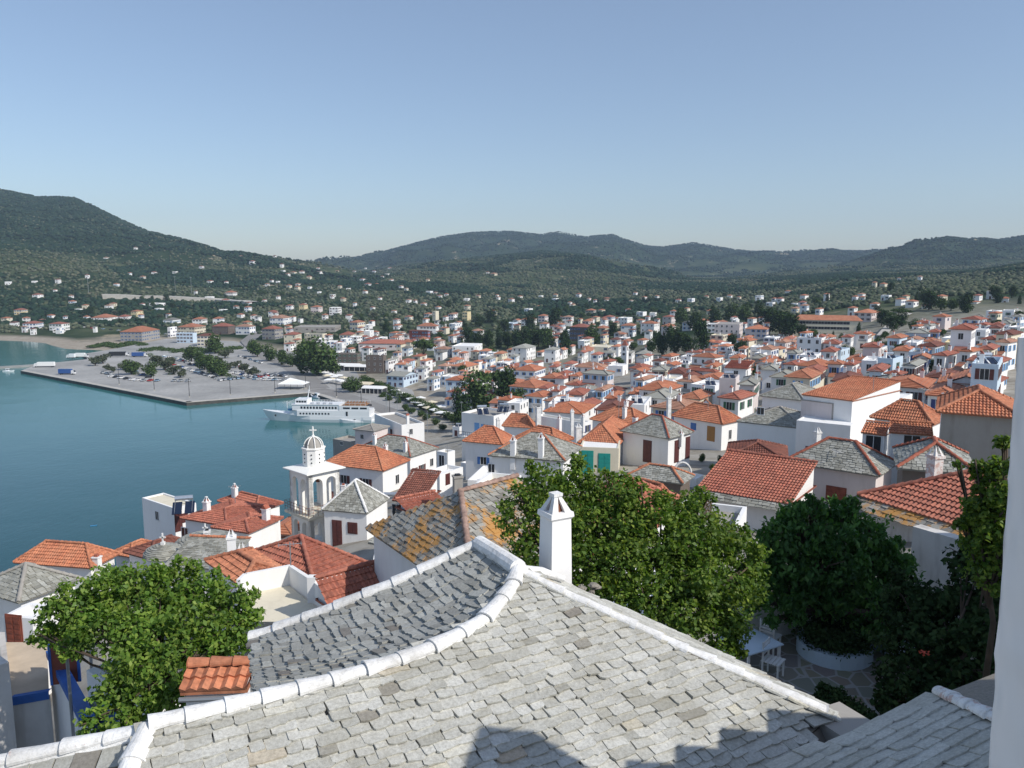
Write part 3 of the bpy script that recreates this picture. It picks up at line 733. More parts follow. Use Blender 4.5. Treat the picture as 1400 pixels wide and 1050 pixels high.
def window_mesh(w, h, style):
    """pane, frame and shutters; local x across, z up, -y outwards; origin at the middle of the wall face"""
    k = (round(w, 1), round(h, 1), style)
    if k in _win: return _win[k]
    w, h = k[0], k[1]; mb = MB(); f = .06
    mats = [M['frame_white'], M['glass_dark'], M[{'brown': 'shutter_brown', 'rust': 'shutter_rust', 'blue': 'shutter_blue', 'lblue': 'shutter_light_blue', 'navy': 'shutter_navy', 'teal': 'shutter_teal', 'green': 'shutter_green', 'ochre': 'wood_ochre'}.get(style.split('_')[0], 'frame_white')]]
    closed = style.endswith('_c')
    if closed:
        mb.box(-w/2-f, -.035, -h/2-f, w/2+f, .02, h/2+f, 2)
        for sx in (-1, 1):
            mb.box(min(sx*.015, sx*(w/2)), -.07, -h/2+.02, max(sx*.015, sx*w/2), -.035, h/2-.02, 2)
            for i in range(5):
                z = -h/2+.1+(h-.2)*i/5; mb.box(min(sx*.07, sx*(w/2-.06)), -.085, z, max(sx*.07, sx*(w/2-.06)), -.07, z+(h-.2)/5*.6, 2)
    else:
        mb.box(-w/2, -.015, -h/2, w/2, .03, h/2, 1)
        mb.box(-w/2-f, -.05, -h/2-f, -w/2, .02, h/2+f, 0); mb.box(w/2, -.05, -h/2-f, w/2+f, .02, h/2+f, 0)
        mb.box(-w/2, -.05, h/2, w/2, .02, h/2+f, 0); mb.box(-w/2-f*1.4, -.10, -h/2-f*1.3, w/2+f*1.4, .02, -h/2, 0)
        mb.box(-.025, -.035, -h/2, .025, -.015, h/2, 0)
        if style in ('brown', 'rust', 'blue', 'lblue', 'navy', 'teal', 'green', 'ochre'):
            for sx in (-1, 1):
                x0, x1 = sx*(w/2+f), sx*(w+f); mb.box(min(x0, x1), -.07, -h/2, max(x0, x1), -.03, h/2, 2)
    me = mb.mesh('window', mats); _win[k] = me; return me
_chm = {}
def chimney_mesh(kind, h):
    k = (kind, round(h*2)/2)
    if k in _chm: return _chm[k]
    h = k[1]; mb = MB(); s = .27
    mb.box(-s, -s, -1.6, s, s, h); mb.box(-s-.06, -s-.06, h, s+.06, s+.06, h+.1)
    if kind == 'cowl':
        for sx, sy in ((-1,-1),(1,-1),(1,1),(-1,1)):
            mb.add([(sx*s, sy*s, h+.1), (sx*(s-.16), sy*s, h+.1), (sx*s, sy*(s-.16), h+.1), (sx*.07, sy*.07, h+.55)], [(0,1,3),(0,3,2),(1,2,3)])
        mb.box(-.1, -.1, h+.5, .1, .1, h+.6); mb.box(-.15, -.15, h+.09, .15, .15, h+.34, 1)
    elif kind == 'tiles':
        mb.add([(-s, -s-.05, h+.1), (s, -s-.05, h+.1), (0, -s-.05, h+.5), (-s, s+.05, h+.1), (s, s+.05, h+.1), (0, s+.05, h+.5)], [(0,1,2),(5,4,3),(1,4,5,2),(0,2,5,3)], 1)
    else: mb.box(-s*.6, -s*.6, h+.1, s*.6, s*.6, h+.3, 1)
    me = mb.mesh('chimney', [M['plaster_white'], M['terracotta']]); _chm[k] = me; return me
def frame_AB(A, D, B=None, Cc=None, depth=None, width=None, skew=False):
    """eave rectangle from the photograph directions of its near corner A (distance D), its end B (left) and C (right)"""
    a = at_d(A[0], A[1], D); z = a.z
    dirs = []
    if B: u = at_z(B[0], B[1], z) - a
    if Cc: v = at_z(Cc[0], Cc[1], z) - a
    if B and Cc:
        au, av = atan2(u.y, u.x), atan2(v.y, v.x); dlt = (au-av) % (2*pi); cor = 0 if skew else (pi/2-dlt)/2; au += cor; av -= cor
    elif B: au = atan2(u.y, u.x); av = au - pi/2
    else: av = atan2(v.y, v.x); au = av + pi/2
    def ln(px, ang):
        k = (px-700)/F; dx, dy = cos(ang), sin(ang); zr = z-EYE
        return (k*(a.y*CP - zr*SP) - a.x)/(dx - k*dy*CP)
    lu = ln(B[0], au) if B and width is None else width
    lv = ln(Cc[0], av) if Cc and depth is None else depth
    return a, Vector((cos(au), sin(au), 0)), lu, Vector((cos(av), sin(av), 0)), lv
REPORT = []; PLACED = []   # (x, y, radius) of what already stands
def house(name, label, a, ul, lu, vr, lv, wall='plaster_white', roof='hip', rmat='tile_orange', rise=None, apex=None, h=6, over=.35, lod=1, caps=True, group=None, cat='house', ridge='long', base=None, capmat=None, parapet=.5, rfrac=.5, notes=True):
    """a: near eave corner; ul: unit vector along the eave running away to the left (length lu); vr: the same to the right (lv)"""
    z = a.z; kind = 'slate' if 'slate' in rmat else 'tile'
    rt = empty(name, (a.x, a.y, z-h), label=label, cat=cat, group=group)
    c00, c10, c11, c01 = a, a+ul*lu, a+ul*lu+vr*lv, a+vr*lv
    up = Vector((0, 0, 1)); ctr = (c00+c11)/2
    if apex is not None and roof != 'flat':
        rise = max(.3, z_for(ctr.x, ctr.y, apex) - z)
    if rise is None: rise = .42*min(lu, lv)/2
    if lod == 0 and notes: REPORT.append((label[:38], round(lu, 1), round(lv, 1), round(rise, 1), round(a.y), round(z, 1)))
    ov = over if roof != 'flat' else 0
    i00, i10, i11, i01 = c00+ul*ov+vr*ov, c10-ul*ov+vr*ov, c11-ul*ov-vr*ov, c01+ul*ov-vr*ov
    b = (base if base is not None else min(z-h, G(a.x, a.y)-1.5, G(c11.x, c11.y)-1.5)); zt = z + (.02 if roof != 'flat' else 0)
    mb = MB(); cs = [i00, i01, i11, i10]
    for i in range(4):
        p, q = cs[i], cs[(i+1) % 4]; mb.quad((p.x, p.y, b), (q.x, q.y, b), (q.x, q.y, zt), (p.x, p.y, zt))
    O = Vector(rt.location); mr = MB(); mcap = MB()
    if roof == 'flat':
        mb2 = MB(); pw = .22; pz = zt; r_ = zt-parapet
        for i in range(4):   # parapet tops and inner faces
            p, q = cs[i], cs[(i+1) % 4]; ci = (i00+i11)/2
            ins = []
            for s_ in (p, q):
                dd = Vector(((ul*1 if (s_-ci).dot(ul) < 0 else -ul) * pw)) + Vector(((vr*1 if (s_-ci).dot(vr) < 0 else -vr) * pw)); ins.append(s_+dd)
            mb.quad((p.x, p.y, pz), (q.x, q.y, pz), (ins[1].x, ins[1].y, pz), (ins[0].x, ins[0].y, pz))
            mb.quad((ins[0].x, ins[0].y, pz), (ins[1].x, ins[1].y, pz), (ins[1].x, ins[1].y, r_), (ins[0].x, ins[0].y, r_))
        dd = ul*pw+vr*pw; d2 = ul*pw-vr*pw
        mr.quad(i00+dd-up*parapet, i01+ul*pw-vr*pw-up*parapet, i11-dd-up*parapet, i10-ul*pw+vr*pw-up*parapet)
        rm = M[rmat]
    else:
        T = up*rise
        if roof == 'hip':
            if (lu >= lv) if ridge == 'long' else (ridge == 'u'):
                k = min(lv/2, lu*rfrac); r0 = c00+vr*lv/2+ul*k+T; r1 = c10+vr*lv/2-ul*k+T
                faces = [(c10, c00, r0, r1), (c00, c01, r0, r0), (c01, c11, r1, r0), (c11, c10, r1, r1)]; hips = [(c00, r0), (c01, r0), (c10, r1), (c11, r1), (r0, r1)]
            else:
                k = min(lu/2, lv*rfrac); r0 = c00+ul*lu/2+vr*k+T; r1 = c01+ul*lu/2-vr*k+T
                faces = [(c10, c00, r0, r0), (c00, c01, r1, r0), (c01, c11, r1, r1), (c11, c10, r0, r1)]; hips = [(c00, r0), (c10, r0), (c01, r1), (c11, r1), (r0, r1)]
        elif roof == 'gable_u':     # ridge parallel to the left-running eave
            r0 = c00+vr*lv/2+T; r1 = c10+vr*lv/2+T; faces = [(c10, c00, r0, r1), (c01, c11, r1, r0)]; hips = [(r0, r1)]
            g0, g1 = i00+vr*(lv/2-ov)+T*(1-.0)-up*.08, i10+vr*(lv/2-ov)+T-up*.08
            mb.poly([i00, i01, g0]); mb.poly([i11, i10, g1])
        elif roof == 'gable_v':
            r0 = c00+ul*lu/2+T; r1 = c01+ul*lu/2+T; faces = [(c00, c01, r1, r0), (c11, c10, r0, r1)]; hips = [(r0, r1)]
            g0, g1 = i00+ul*(lu/2-ov)+T-up*.08, i01+ul*(lu/2-ov)+T-up*.08
            mb.poly([i10, i00, g0]); mb.poly([i01, i11, g1])
        elif roof == 'mono_v':      # one slope rising away along vr
            faces = [(c10, c00, c01+T, c11+T)]; hips = [(c01+T, c11+T)]
            mb.poly([i00, i01, i01+T-up*.05]); mb.poly([i11, i10, i11+T-up*.05]); mb.quad(i01, i11, i11+T-up*.05, i01+T-up*.05)
        elif roof == 'mono_u':
            faces = [(c00, c01, c11+T, c10+T)]; hips = [(c10+T, c11+T)]
            mb.poly([i01, i11, i11+T-up*.05]); mb.poly([i10, i00, i10+T-up*.05]); mb.quad(i10, i11, i11+T-up*.05, i10+T-up*.05)
        for f in faces:
            if lod <= 1 or kind == 'slate' and lod == 1: tile_face(mr, f[0], f[1], f[2], f[3], kind, lod)
            elif lod == 2 and kind == 'tile': tile_face(mr, f[0], f[1], f[2], f[3], kind, 2)
            else: mr.add([f[0], f[1], f[2]] + ([f[3]] if (f[3]-f[2]).length > .01 else []), [(0, 1, 2, 3) if (f[3]-f[2]).length > .01 else (0, 1, 2)], 0, U(.3, .7))
        # soffit closes the roof from below
        mr.quad(c00-up*.10, c10-up*.10, c11-up*.10, c01-up*.10, 0, .1)
        for p, q in ((c00, c01), (c01, c11), (c11, c10), (c10, c00)): mr.quad(p-up*.10, q-up*.10, q+up*.01, p+up*.01, 0, .1)
        rm = M[rmat]
        if caps:
            for p, q in (hips if caps != 'front' else [hips[0], hips[-1]]):
                if (q-p).length > .3: simple_caps(mcap, p+up*(.07 if lod < 2 else .05), q+up*(.07 if lod < 2 else .05), .12 if lod < 2 else .14, 0, lod)
    def shift(m): m.v = [(v[0]-O.x, v[1]-O.y, v[2]-O.z) for v in m.v]; return m
    shift(mb).build('wall', M[wall] if isinstance(wall, str) else wall, rt)
    ro = shift(mr).build('roof', rm, rt)
    if mcap.v: shift(mcap).build('ridge_cap', M[capmat or (('mortar' if kind == 'slate' else rmat))], ro)
    H = dict(root=rt, roof=ro, a=a, ul=ul, lu=lu, vr=vr, lv=lv, z=z, rise=rise, ov=ov, i00=i00, i10=i10, i01=i01, O=O, h=h, kind=roof, hipridge=None)
    return H
def face_basis(H, side):
    """side 'L' = the face seen on the left (along ul), 'R' = right face (along vr)"""
    if side == 'L': return H['i00'], H['ul'], -H['vr']
    return H['i00'], H['vr'], -H['ul']
def win(H, side, pos, zc, w, h, style='dark', name='window'):
    o, d, n = face_basis(H, side); p = o + d*pos - Vector((0, 0, 1))*(-zc) ; p = Vector((o.x+d.x*pos, o.y+d.y*pos, zc))
    me = window_mesh(w, h, style); k = (round(w, 1), round(h, 1))
    ob = link(name, me, H['root'], p - H['O'], (0, 0, atan2(n.y, n.x)+pi/2)); return ob
def winp(H, side, px, py, w, h, style='dark', name='window'):
    """opening whose centre is seen at (px,py) on that face"""
    o, d, n = face_basis(H, side); q = on_plane(px, py, o, n); return win(H, side, (q-o).dot(d), q.z, w, h, style, name)
def chim(H, s, t, hh, kind='cowl', rz=0):
    """s along ul, t along vr (0..1), hh above the local roof"""
    p = H['a'] + H['ul']*H['lu']*s + H['vr']*H['lv']*t
    if H['kind'] == 'flat': zz = p.z
    else:
        k = min(s*H['lu'], (1-s)*H['lu'], t*H['lv'], (1-t)*H['lv'])/(min(H['lu'], H['lv'])/2); zz = p.z + H['rise']*min(1, k)
    p.z = zz
    return link('chimney', chimney_mesh(kind, hh), H['roof'], p-H['O'], (0, 0, atan2(H['ul'].y, H['ul'].x)))
def HP(name, label, A, D, B=None, Cc=None, depth=None, width=None, skew=False, **k):
    a, ul, lu, vr, lv = frame_AB(A, D, B, Cc, depth, width, skew); c_ = a+ul*lu/2+vr*lv/2; PLACED.append((c_.x, c_.y, hypot(lu, lv)*.42))
    return house(name, label, a, ul, lu, vr, lv, **k)
# ================================================================ NEAR HOUSES (each surveyed from its eave corners)
# lichen roof just beyond ours
h = HP('stone_roof_house', 'slate roof with orange lichen just behind the curved white hip', (650,826), 27, (500,722), (850,742), skew=True, roof='hip', rmat='slate_lichen', apex=662, h=7, over=.3, lod=0, capmat='tile_old', ridge='v', rfrac=.3, caps='front')
# church bell tower
def bell_tower():
    D = 75.; sl = at_d(419, 647, D)
    rt = empty('bell_tower', (sl.x, sl.y, 38.0), label='white domed bell tower with cross and two tiers of arches above the bay', cat='bell tower')
    a, ul, lu, vr, lv = frame_AB((419,647), D, (386,641), (455,639))
    W = 3.5; ul = Vector((-.72, .69, 0)).normalized(); vr = Vector((ul.y, -ul.x, 0)); 
    lu = W; lv = W
    ctr = sl + ul*W/2 + vr*W/2; ctr = at_d(421, 647, D) + Vector((0, W*.7, 0)); rz = atan2(vr.y, vr.x)
    zt = z_for(ctr.x, ctr.y, 640)
    zb = z_for(ctr.x, ctr.y-W*.7, 706)     # balcony slab
    rt.location = (ctr.x, ctr.y, 34.0); rt.rotation_euler = (0, 0, rz)
    Z = lambda z: z-34.0
    plaster('plaster_tower', rgb(.87, .855, .81), .08); m = M['plaster_tower']; cr = M['plaster_cream']; s = W/2
    def arch_wall(mb, zlo, zhi, n=2, sill=.05, pier=.42, mi=0):
        """four sides with n round-headed openings each"""
        for q in range(4):
            Mx = Matrix.Rotation(q*pi/2, 4, 'Z'); t = .46
            ow = (2*s - pier*(n+1))/n
            zs = zlo+sill; zspr = zhi-.55-ow/2
            def bx(x0, x1, z0, z1): mb.box(x0, -s, z0, x1, -s+t, z1, mi, Mx)
            for i in range(n+1):
                x0 = -s + i*(pier+ow); bx(x0 + (t if (i == 0) else 0)*0, x0+pier, zlo, zspr)
            xs = [-s]; prof = []
            # spandrel above the springing
            for i in range(n):
                cx = -s+pier+ow/2+i*(pier+ow); N = 8
                for k in range(N):
                    a0, a1 = pi-pi*k/N, pi-pi*(k+1)/N
                    x0, x1 = cx+cos(a0)*ow/2, cx+cos(a1)*ow/2; z0, z1 = zspr+sin(a0)*ow/2, zspr+sin(a1)*ow/2
                    vs = [Mx @ Vector(p) for p in ((x0,-s,z0),(x1,-s,z1),(x1,-s,zhi),(x0,-s,zhi),(x0,-s+t,z0),(x1,-s+t,z1),(x1,-s+t,zhi),(x0,-s+t,zhi))]
                    mb.add(vs, [(0,1,2,3),(5,4,7,6),(4,5,1,0)], mi)
            for i in range(n+1):
                x0 = -s+i*(pier+ow); mb.box(x0, -s, zspr, x0+pier, -s+t, zhi, mi, Mx)
    mb = MB(); zl0 = zb-.25; arch_wall(mb, Z(zb), Z(zt-.1)); mb.build('upper_belfry', m, rt)
    mb = MB(); arch_wall(mb, Z(zb-3.4), Z(zb-.28)); mb.box(-s+.01, -s+.01, -1, s-.01, s-.01, Z(zb-3.4)); mb.build('lower_belfry', m, rt)
    mb = MB(); mb.box(-s-.45, -s-.45, Z(zb-.28), s+.45, s+.45, Z(zb-.02)); mb.build('balcony_slab', M['stone_trim'], rt)
    mb = MB()
    for q in range(4):
        Mx = Matrix.Rotation(q*pi/2, 4, 'Z'); e = s+.40
        for zz in (.35, .65, .95): mb.box(-e, -e-.012, Z(zb)+zz, e, -e+.012, Z(zb)+zz+.025, 0, Mx)
        for i in range(9): x = -e+2*e*i/8; mb.box(x-.015, -e-.015, Z(zb), x+.015, -e+.015, Z(zb)+.97, 0, Mx)
    mb.build('railing', M['rust'], rt)
    mb = MB(); e = s+.36; mb.box(-s-.1, -s-.1, Z(zt-.1), s+.1, s+.1, Z(zt)); mb.box(-e-.1, -e-.1, Z(zt), e+.1, e+.1, Z(zt)+.10)
    mb.add([(-e-.1,-e-.1,Z(zt)+.101),(e+.1,-e-.1,Z(zt)+.101),(e+.1,e+.1,Z(zt)+.101),(-e-.1,e+.1,Z(zt)+.101),(-.8,-.8,Z(zt)+.42),(.8,-.8,Z(zt)+.42),(.8,.8,Z(zt)+.42),(-.8,.8,Z(zt)+.42)], [(0,1,5,4),(1,2,6,5),(2,3,7,6),(3,0,4,7)])
    mb.build('cornice', m, rt)
    zd = Z(zt)+.3; r = 1.1; hd = 1.75
    mb = MB(); mb.lathe([(r, zd-.1), (r, zd+hd), (r+.1, zd+hd), (r+.1, zd+hd+.1), (r, zd+hd+.13)], 8, rot=pi/8); dr = mb.build('drum', m, rt)
    mb = MB(); mb.ball((0, 0, 0), (.085, .085, .085), 1); hm = mb.mesh('drum_hole', M['glass_dark'])
    for q in range(8):
        th = q*pi/4
        for dz in (.45, .85, 1.25): link('drum_hole', hm, dr, (cos(th)*(r*cos(pi/8)+.0), sin(th)*(r*cos(pi/8)+.0), zd+dz))
    zc = zd+hd+.12; mb = MB(); mb.lathe([(.86*cos(t_*pi/2/7)+.001, zc+.98*sin(t_*pi/2/7)) for t_ in range(8)], 20); mb.build('dome', M['concrete'], rt, smooth=True)
    mb = MB()
    for q in range(8):
        th = q*pi/4+pi/8; pts = [(cos(th)*(.9*cos(t_*pi/2/8)+.05), sin(th)*(.9*cos(t_*pi/2/8)+.05), zc+1.03*sin(t_*pi/2/8)) for t_ in range(8)]; mb.tube(pts, .055, 6)
    mb.lathe([(.16, zc+.98), (.2, zc+1.05), (.12, zc+1.16), (.10, zc+1.2)], 10); mb.build('dome_rib', m, rt)
    mb = MB(); mb.box(-.05, -.05, zc+1.15, .05, .05, zc+2.0, 0, Matrix.Rotation(.0, 4, 'Z')); Mr = Matrix.Rotation(-rz, 4, 'Z'); mb.box(-.3, -.045, zc+1.62, .3, .045, zc+1.74, 0, Mr)
    for p in ((-.3, 1.68), (.3, 1.68), (0, 2.0)): mb.ball(Mr @ Vector((p[0], 0, zc+p[1])), .075)
    mb.build('cross', m, rt)
    for sx in (-.55, .55):
        mb = MB(); zz = Z(zt)-1.5; mb.lathe([(.30, zz), (.24, zz+.1), (.17, zz+.38), (.06, zz+.48)], 12, cx=sx, cy=.2); mb.tube([(sx, .2, zz+.46), (sx, .2, Z(zt)-.1)], .03, 6); mb.build('bell', M['rust'], rt)
bell_tower()
# church beside the tower
h = HP('church', 'white church with grey slate roof and white hip lines beside the bell tower', (502,702), 72, (440,694), (532,674), roof='hip', rmat='slate_grey', apex=657, h=11, over=.15, lod=0, capmat='whitewash', ridge='v', cat='church', rfrac=.5)
winp(h, 'L', 482, 722, .9, 1.0, 'brown_c'); winp(h, 'L', 461, 730, .9, 2.6, 'brown_c', 'door'); winp(h, 'R', 520, 722, .8, 1.6, 'dark')
h = HP('waterfront_house', 'broad orange pantile hip roof between bell tower and grey slate roof', (524,644), 112, (441,631), (561,626), roof='hip', rmat='tile_orange', apex=610, h=9, lod=0, wall='plaster_white')
chim(h, .3, .75, 1.2); winp(h, 'L', 500, 660, 1, 1.2, 'brown'); winp(h, 'L', 470, 655, 1, 1.2, 'brown'); winp(h, 'R', 543, 655, .9, 1.3, 'dark')
h = HP('slate_house', 'white house with wide grey slate roof behind the orange waterfront roof', (561,625), 131, (486,608), (600,607), roof='hip', rmat='slate_grey', apex=596, h=9, lod=0, caps=True, capmat='terracotta')
chim(h, .15, .12, 1.6); chim(h, .75, .2, 1.6); winp(h, 'R', 566, 646, .9, 1.5, 'brown'); winp(h, 'R', 577, 641, .9, 1.5, 'brown'); winp(h, 'R', 590, 632, .9, 1.3, 'dark')
h = HP('flat_roof_house', 'flat roofed white house with two brown shutters above the yacht', (549,581), 165, (512,577), (580,581), roof='flat', rmat='concrete', h=6, lod=0)
winp(h, 'L', 521, 589, 1.0, 1.3, 'brown_c'); winp(h, 'L', 535, 591, 1.0, 1.3, 'brown_c'); winp(h, 'R', 562, 590, .7, 1.1, 'dark'); chim(h, .1, .4, 1.5, 'tiles')
h = HP('outbuilding', 'low plain grey outbuilding at the water beside the two shuttered windows', (511,590), 163, (482,587), None, depth=6, roof='hip', rise=.8, rmat='concrete', h=5, lod=2, wall='plaster_pink'); winp(h, 'L', 495, 597, .8, .9, 'dark')
h = HP('quay_shed', 'small grey waterside store below the church rooftops', (480,604), 180, (455,600), None, depth=5, roof='flat', rmat='concrete', h=3.5, lod=0, wall='concrete'); winp(h, 'L', 467, 606, .8, .8)
h = HP('cube_house', 'white cubic house with one dark square window on the stepped terrace', (611,619), 98, (597,617), (622,616), roof='flat', rmat='plaster_cream', h=6, lod=0, parapet=.3); winp(h, 'L', 604, 630, .8, 1.4)
h = HP('terrace_house', 'white terrace house with navy shutter beneath the cubic roof room', (601,649), 88, (579,641), (633,628), roof='flat', rmat='plaster_white', h=7, lod=0, parapet=.4); winp(h, 'L', 591, 672, .8, 1.4, 'navy_c'); winp(h, 'R', 612, 655, .7, 1.2, 'brown_c')
h = HP('lane_wall_house', 'long low white wall and flat terrace behind the concrete chimney', (676,641), 118, (630,632), None, depth=9, roof='flat', rmat='plaster_white', h=6, lod=0, parapet=.6); winp(h, 'L', 655, 652, .7, .9)
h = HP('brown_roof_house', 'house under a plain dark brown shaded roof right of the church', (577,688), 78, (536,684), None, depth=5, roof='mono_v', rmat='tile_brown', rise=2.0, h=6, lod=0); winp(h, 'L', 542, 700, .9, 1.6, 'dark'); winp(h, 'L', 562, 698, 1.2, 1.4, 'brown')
h = HP('low_tile_house', 'low house with red ribbed tiles left of the lichen slate roof', (612,688), 62, (556,700), None, depth=1.8, roof='mono_v', rmat='tile_red', rise=.6, h=5, lod=0)
# concrete chimney standing alone on the terrace
def loose_chimney(px, pyt, pyb, D, label, w=.6, mat='concrete', kind='box'):
    b = at_d(px, pyb, D); t_ = z_for(b.x, b.y, pyt)
    r = empty('chimney', tuple(b), .3, label, 'chimney'); mb = MB(); mb.box(-w/2, -w/2, -2.5, w/2, w/2, t_-b.z-.15); mb.box(-w/2-.06, -w/2-.06, t_-b.z-.15, w/2+.06, w/2+.06, t_-b.z); mb.build('shaft', M[mat], r)
    if kind == 'cowl':
        k = chimney_mesh('cowl', 0.0)
        mb = MB(); s = w/2
        for sx, sy in ((-1,-1),(1,-1),(1,1),(-1,1)): mb.add([(sx*s, sy*s, t_-b.z), (sx*(s-.16), sy*s, t_-b.z), (sx*s, sy*(s-.16), t_-b.z), (sx*.05, sy*.05, t_-b.z+.5)], [(0,1,3),(0,3,2),(1,2,3)])
        mb.build('cowl', M[mat], r)
    elif kind == 'box':
        mb = MB(); mb.box(-w*.3, -w*.3, t_-b.z, w*.3, w*.3, t_-b.z+.12); mb.build('flue', M['metal_dark'], r)
loose_chimney(626, 650, 688, 60, 'tall grey concrete chimney behind the lichen roof', .66)
# ---- red roofs in front of the bell tower
h = HP('red_hip_house', 'big plain red hip roof directly below the bell tower', (431,805), 42, (318,768), (511,776), roof='hip', rmat='tile_red', apex=734, h=6, over=.25, lod=0, ridge='v', rfrac=.5)
h = HP('red_roof_wing', 'lower faded red roof with white terrace wall under the television aerial', (329,801), 38.5, (280,784), (397,789), roof='hip', rmat='tile_pale', apex=762, h=5, over=.15, lod=0)
h = HP('red_lean_to', 'narrow red lean to roof with raised ribs touching the curved roof verge', (447,829), 33, (431,808), (563,781), roof='mono_u', rmat='tile_red', rise=.9, h=6, over=.1, lod=0)
# terrace with white parapets
def terrace():
    r = empty('roof_terrace', tuple(at_d(400, 820, 36)), label='small pale roof terrace with white parapets beside the red lean to', cat='terrace')
    z = at_d(395, 835, 35).z; f = [at_z(*p, z) for p in ((352,850),(338,812),(395,800),(432,830),(420,850))]
    mb = MB(); mb.poly(f); child(mb.build('floor', M['plaster_cream']), r); mb = MB()
    pr = [at_z(*p, z) for p in ((330,820),(338,812),(396,800),(428,822),(446,838))]
    for a, b in zip(pr[:-1], pr[1:]):
        d = (b-a).normalized(); n = Vector((-d.y, d.x, 0)); Mx = Matrix.Translation(a) @ Matrix(((d.x, n.x, 0), (d.y, n.y, 0), (0, 0, 1))).to_4x4(); L = (b-a).length
        mb.box(0, 0, -4, L+.1, .2, 1.0, 0, Mx)
    p = at_z(428, 822, z); mb.box(p.x-.2, p.y-.2, z-4, p.x+.2, p.y+.2, z+1.25); child(mb.build('parapet', M['plaster_white']), r)
terrace()
# aerials
def aerial(px, pyb, pyt, D, label, bars=4):
    b = at_d(px, pyb, D); t_ = z_for(b.x, b.y, pyt) - b.z
    r = empty('television_aerial', tuple(b), U(0, 3), label, 'aerial', 'television aerials'); mb = MB(); mb.tube([(0,0,-1),(0,0,t_)], .035, 5); mb.build('mast', M['metal_grey'], r)
    mb = MB(); mb.tube([(-.6,0,t_*.93),(.6,0,t_*.93)], .02, 4)
    for i in range(bars): x = -.55+1.1*i/(bars-1); mb.tube([(x,-.3,t_*.93),(x,.3,t_*.93)], .014, 4)
    mb.build('antenna', M['metal_grey'], r)
aerial(398, 786, 741, 39, 'thin television aerial on the faded red roof wing')
aerial(321, 675, 664, 80, 'short television aerial on a red roof near the water')
# ---- left shore cluster
h = HP('shore_house', 'orange hip roof house at the lower end of the shore, vine in front', (125,777), 66, (18,779), (164,762), roof='hip', rmat='tile_orange', apex=742, h=6, lod=0); chim(h, .02, .25, .7, 'box'); winp(h, 'L', 60, 792, 1, 1)
h = HP('slate_cottage', 'grey slate roofed cottage with white wall at the far left shore', (25,824), 47, (-40,800), (113,790), roof='hip', rmat='slate_grey', apex=772, h=7, lod=0, capmat='concrete', ridge='v')
winp(h, 'R', 50, 845, .8, 1.2, 'dark')
h = HP('rust_door_house', 'white wall with rust brown door above the beige terrace', (44,846), 36, (4,842), None, depth=1.6, roof='flat', rmat='plaster_white', h=6, lod=0, parapet=.3); winp(h, 'L', 20, 862, .8, 1.5, 'rust_c', 'door')
h = HP('red_gable_house', 'red roof sloping to the water, white patch wall, near solar tank', (310,719), 74, (246,716), (376,701), roof='hip', rmat='tile_red', apex=694, h=6, lod=0); winp(h, 'L', 253, 729, .8, 1.1); chim(h, .75, .3, .9)
h = HP('water_edge_house', 'farthest red hip roof at the water edge left of the tower', (350,699), 86, (297,690), (388,690), roof='hip', rmat='tile_red', apex=676, h=6, lod=0); chim(h, .75, .3, 1.1)
h = HP('red_roof_house', 'small red roof tucked against the bell tower base', (340,729), 68, (288,731), (388,719), roof='hip', rmat='tile_red', apex=712, h=6, lod=0); chim(h, .2, .7, .8, 'tiles')
h = HP('solar_house', 'white flat roofed house with solar water heater over the sea', (238,695), 88, (194,689), (268,690), roof='flat', rmat='plaster_cream', h=6.5, lod=0, parapet=.15, wall='plaster_lime'); winp(h, 'R', 244, 712, .8, 2.4, 'brown_c', 'door'); winp(h, 'R', 252, 708, .8, 1.0, 'brown_c'); winp(h, 'L', 215, 705, .7, 1)
def solar(px, py, D, label, rz=0):
    b = at_d(px, py, D); r = empty('solar_heater', tuple(b), rz, label, 'solar heater', 'rooftop solar heaters')
    mb = MB()
    for x in (-.65, .65): mb.box(x-.5, -1.0, .1, x+.5, .9, .18, 0, Matrix.Rotation(radians(28), 4, 'X'))
    mb.build('collector', M['solar_glass'], r)
    mb = MB(); mb.tube([(-.95,.95,.95),(.95,.95,.95)], .28, 12); mb.build('water_tank', M['tank_steel'], r)
    mb = MB()
    for x in (-.9, .9): mb.tube([(x,.95,-.3),(x,.95,.8)], .03, 4); mb.tube([(x,-.9,-.3),(x,.95,.8)], .03, 4)
    mb.tube([(-.9,.95,.3),(.9,.95,.3)], .03, 4); mb.build('stand', M['metal_grey'], r)
solar(251, 695, 86, 'dark solar water heater on the flat roof at the water', .3)
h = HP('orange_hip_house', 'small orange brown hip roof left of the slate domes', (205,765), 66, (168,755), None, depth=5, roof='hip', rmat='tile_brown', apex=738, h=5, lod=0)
h = HP('orange_corner_house', 'bright orange roof corner behind the vine pergola', (180,762), 74, (150,757), None, depth=4, roof='hip', rmat='tile_orange', apex=741, h=5, lod=0)
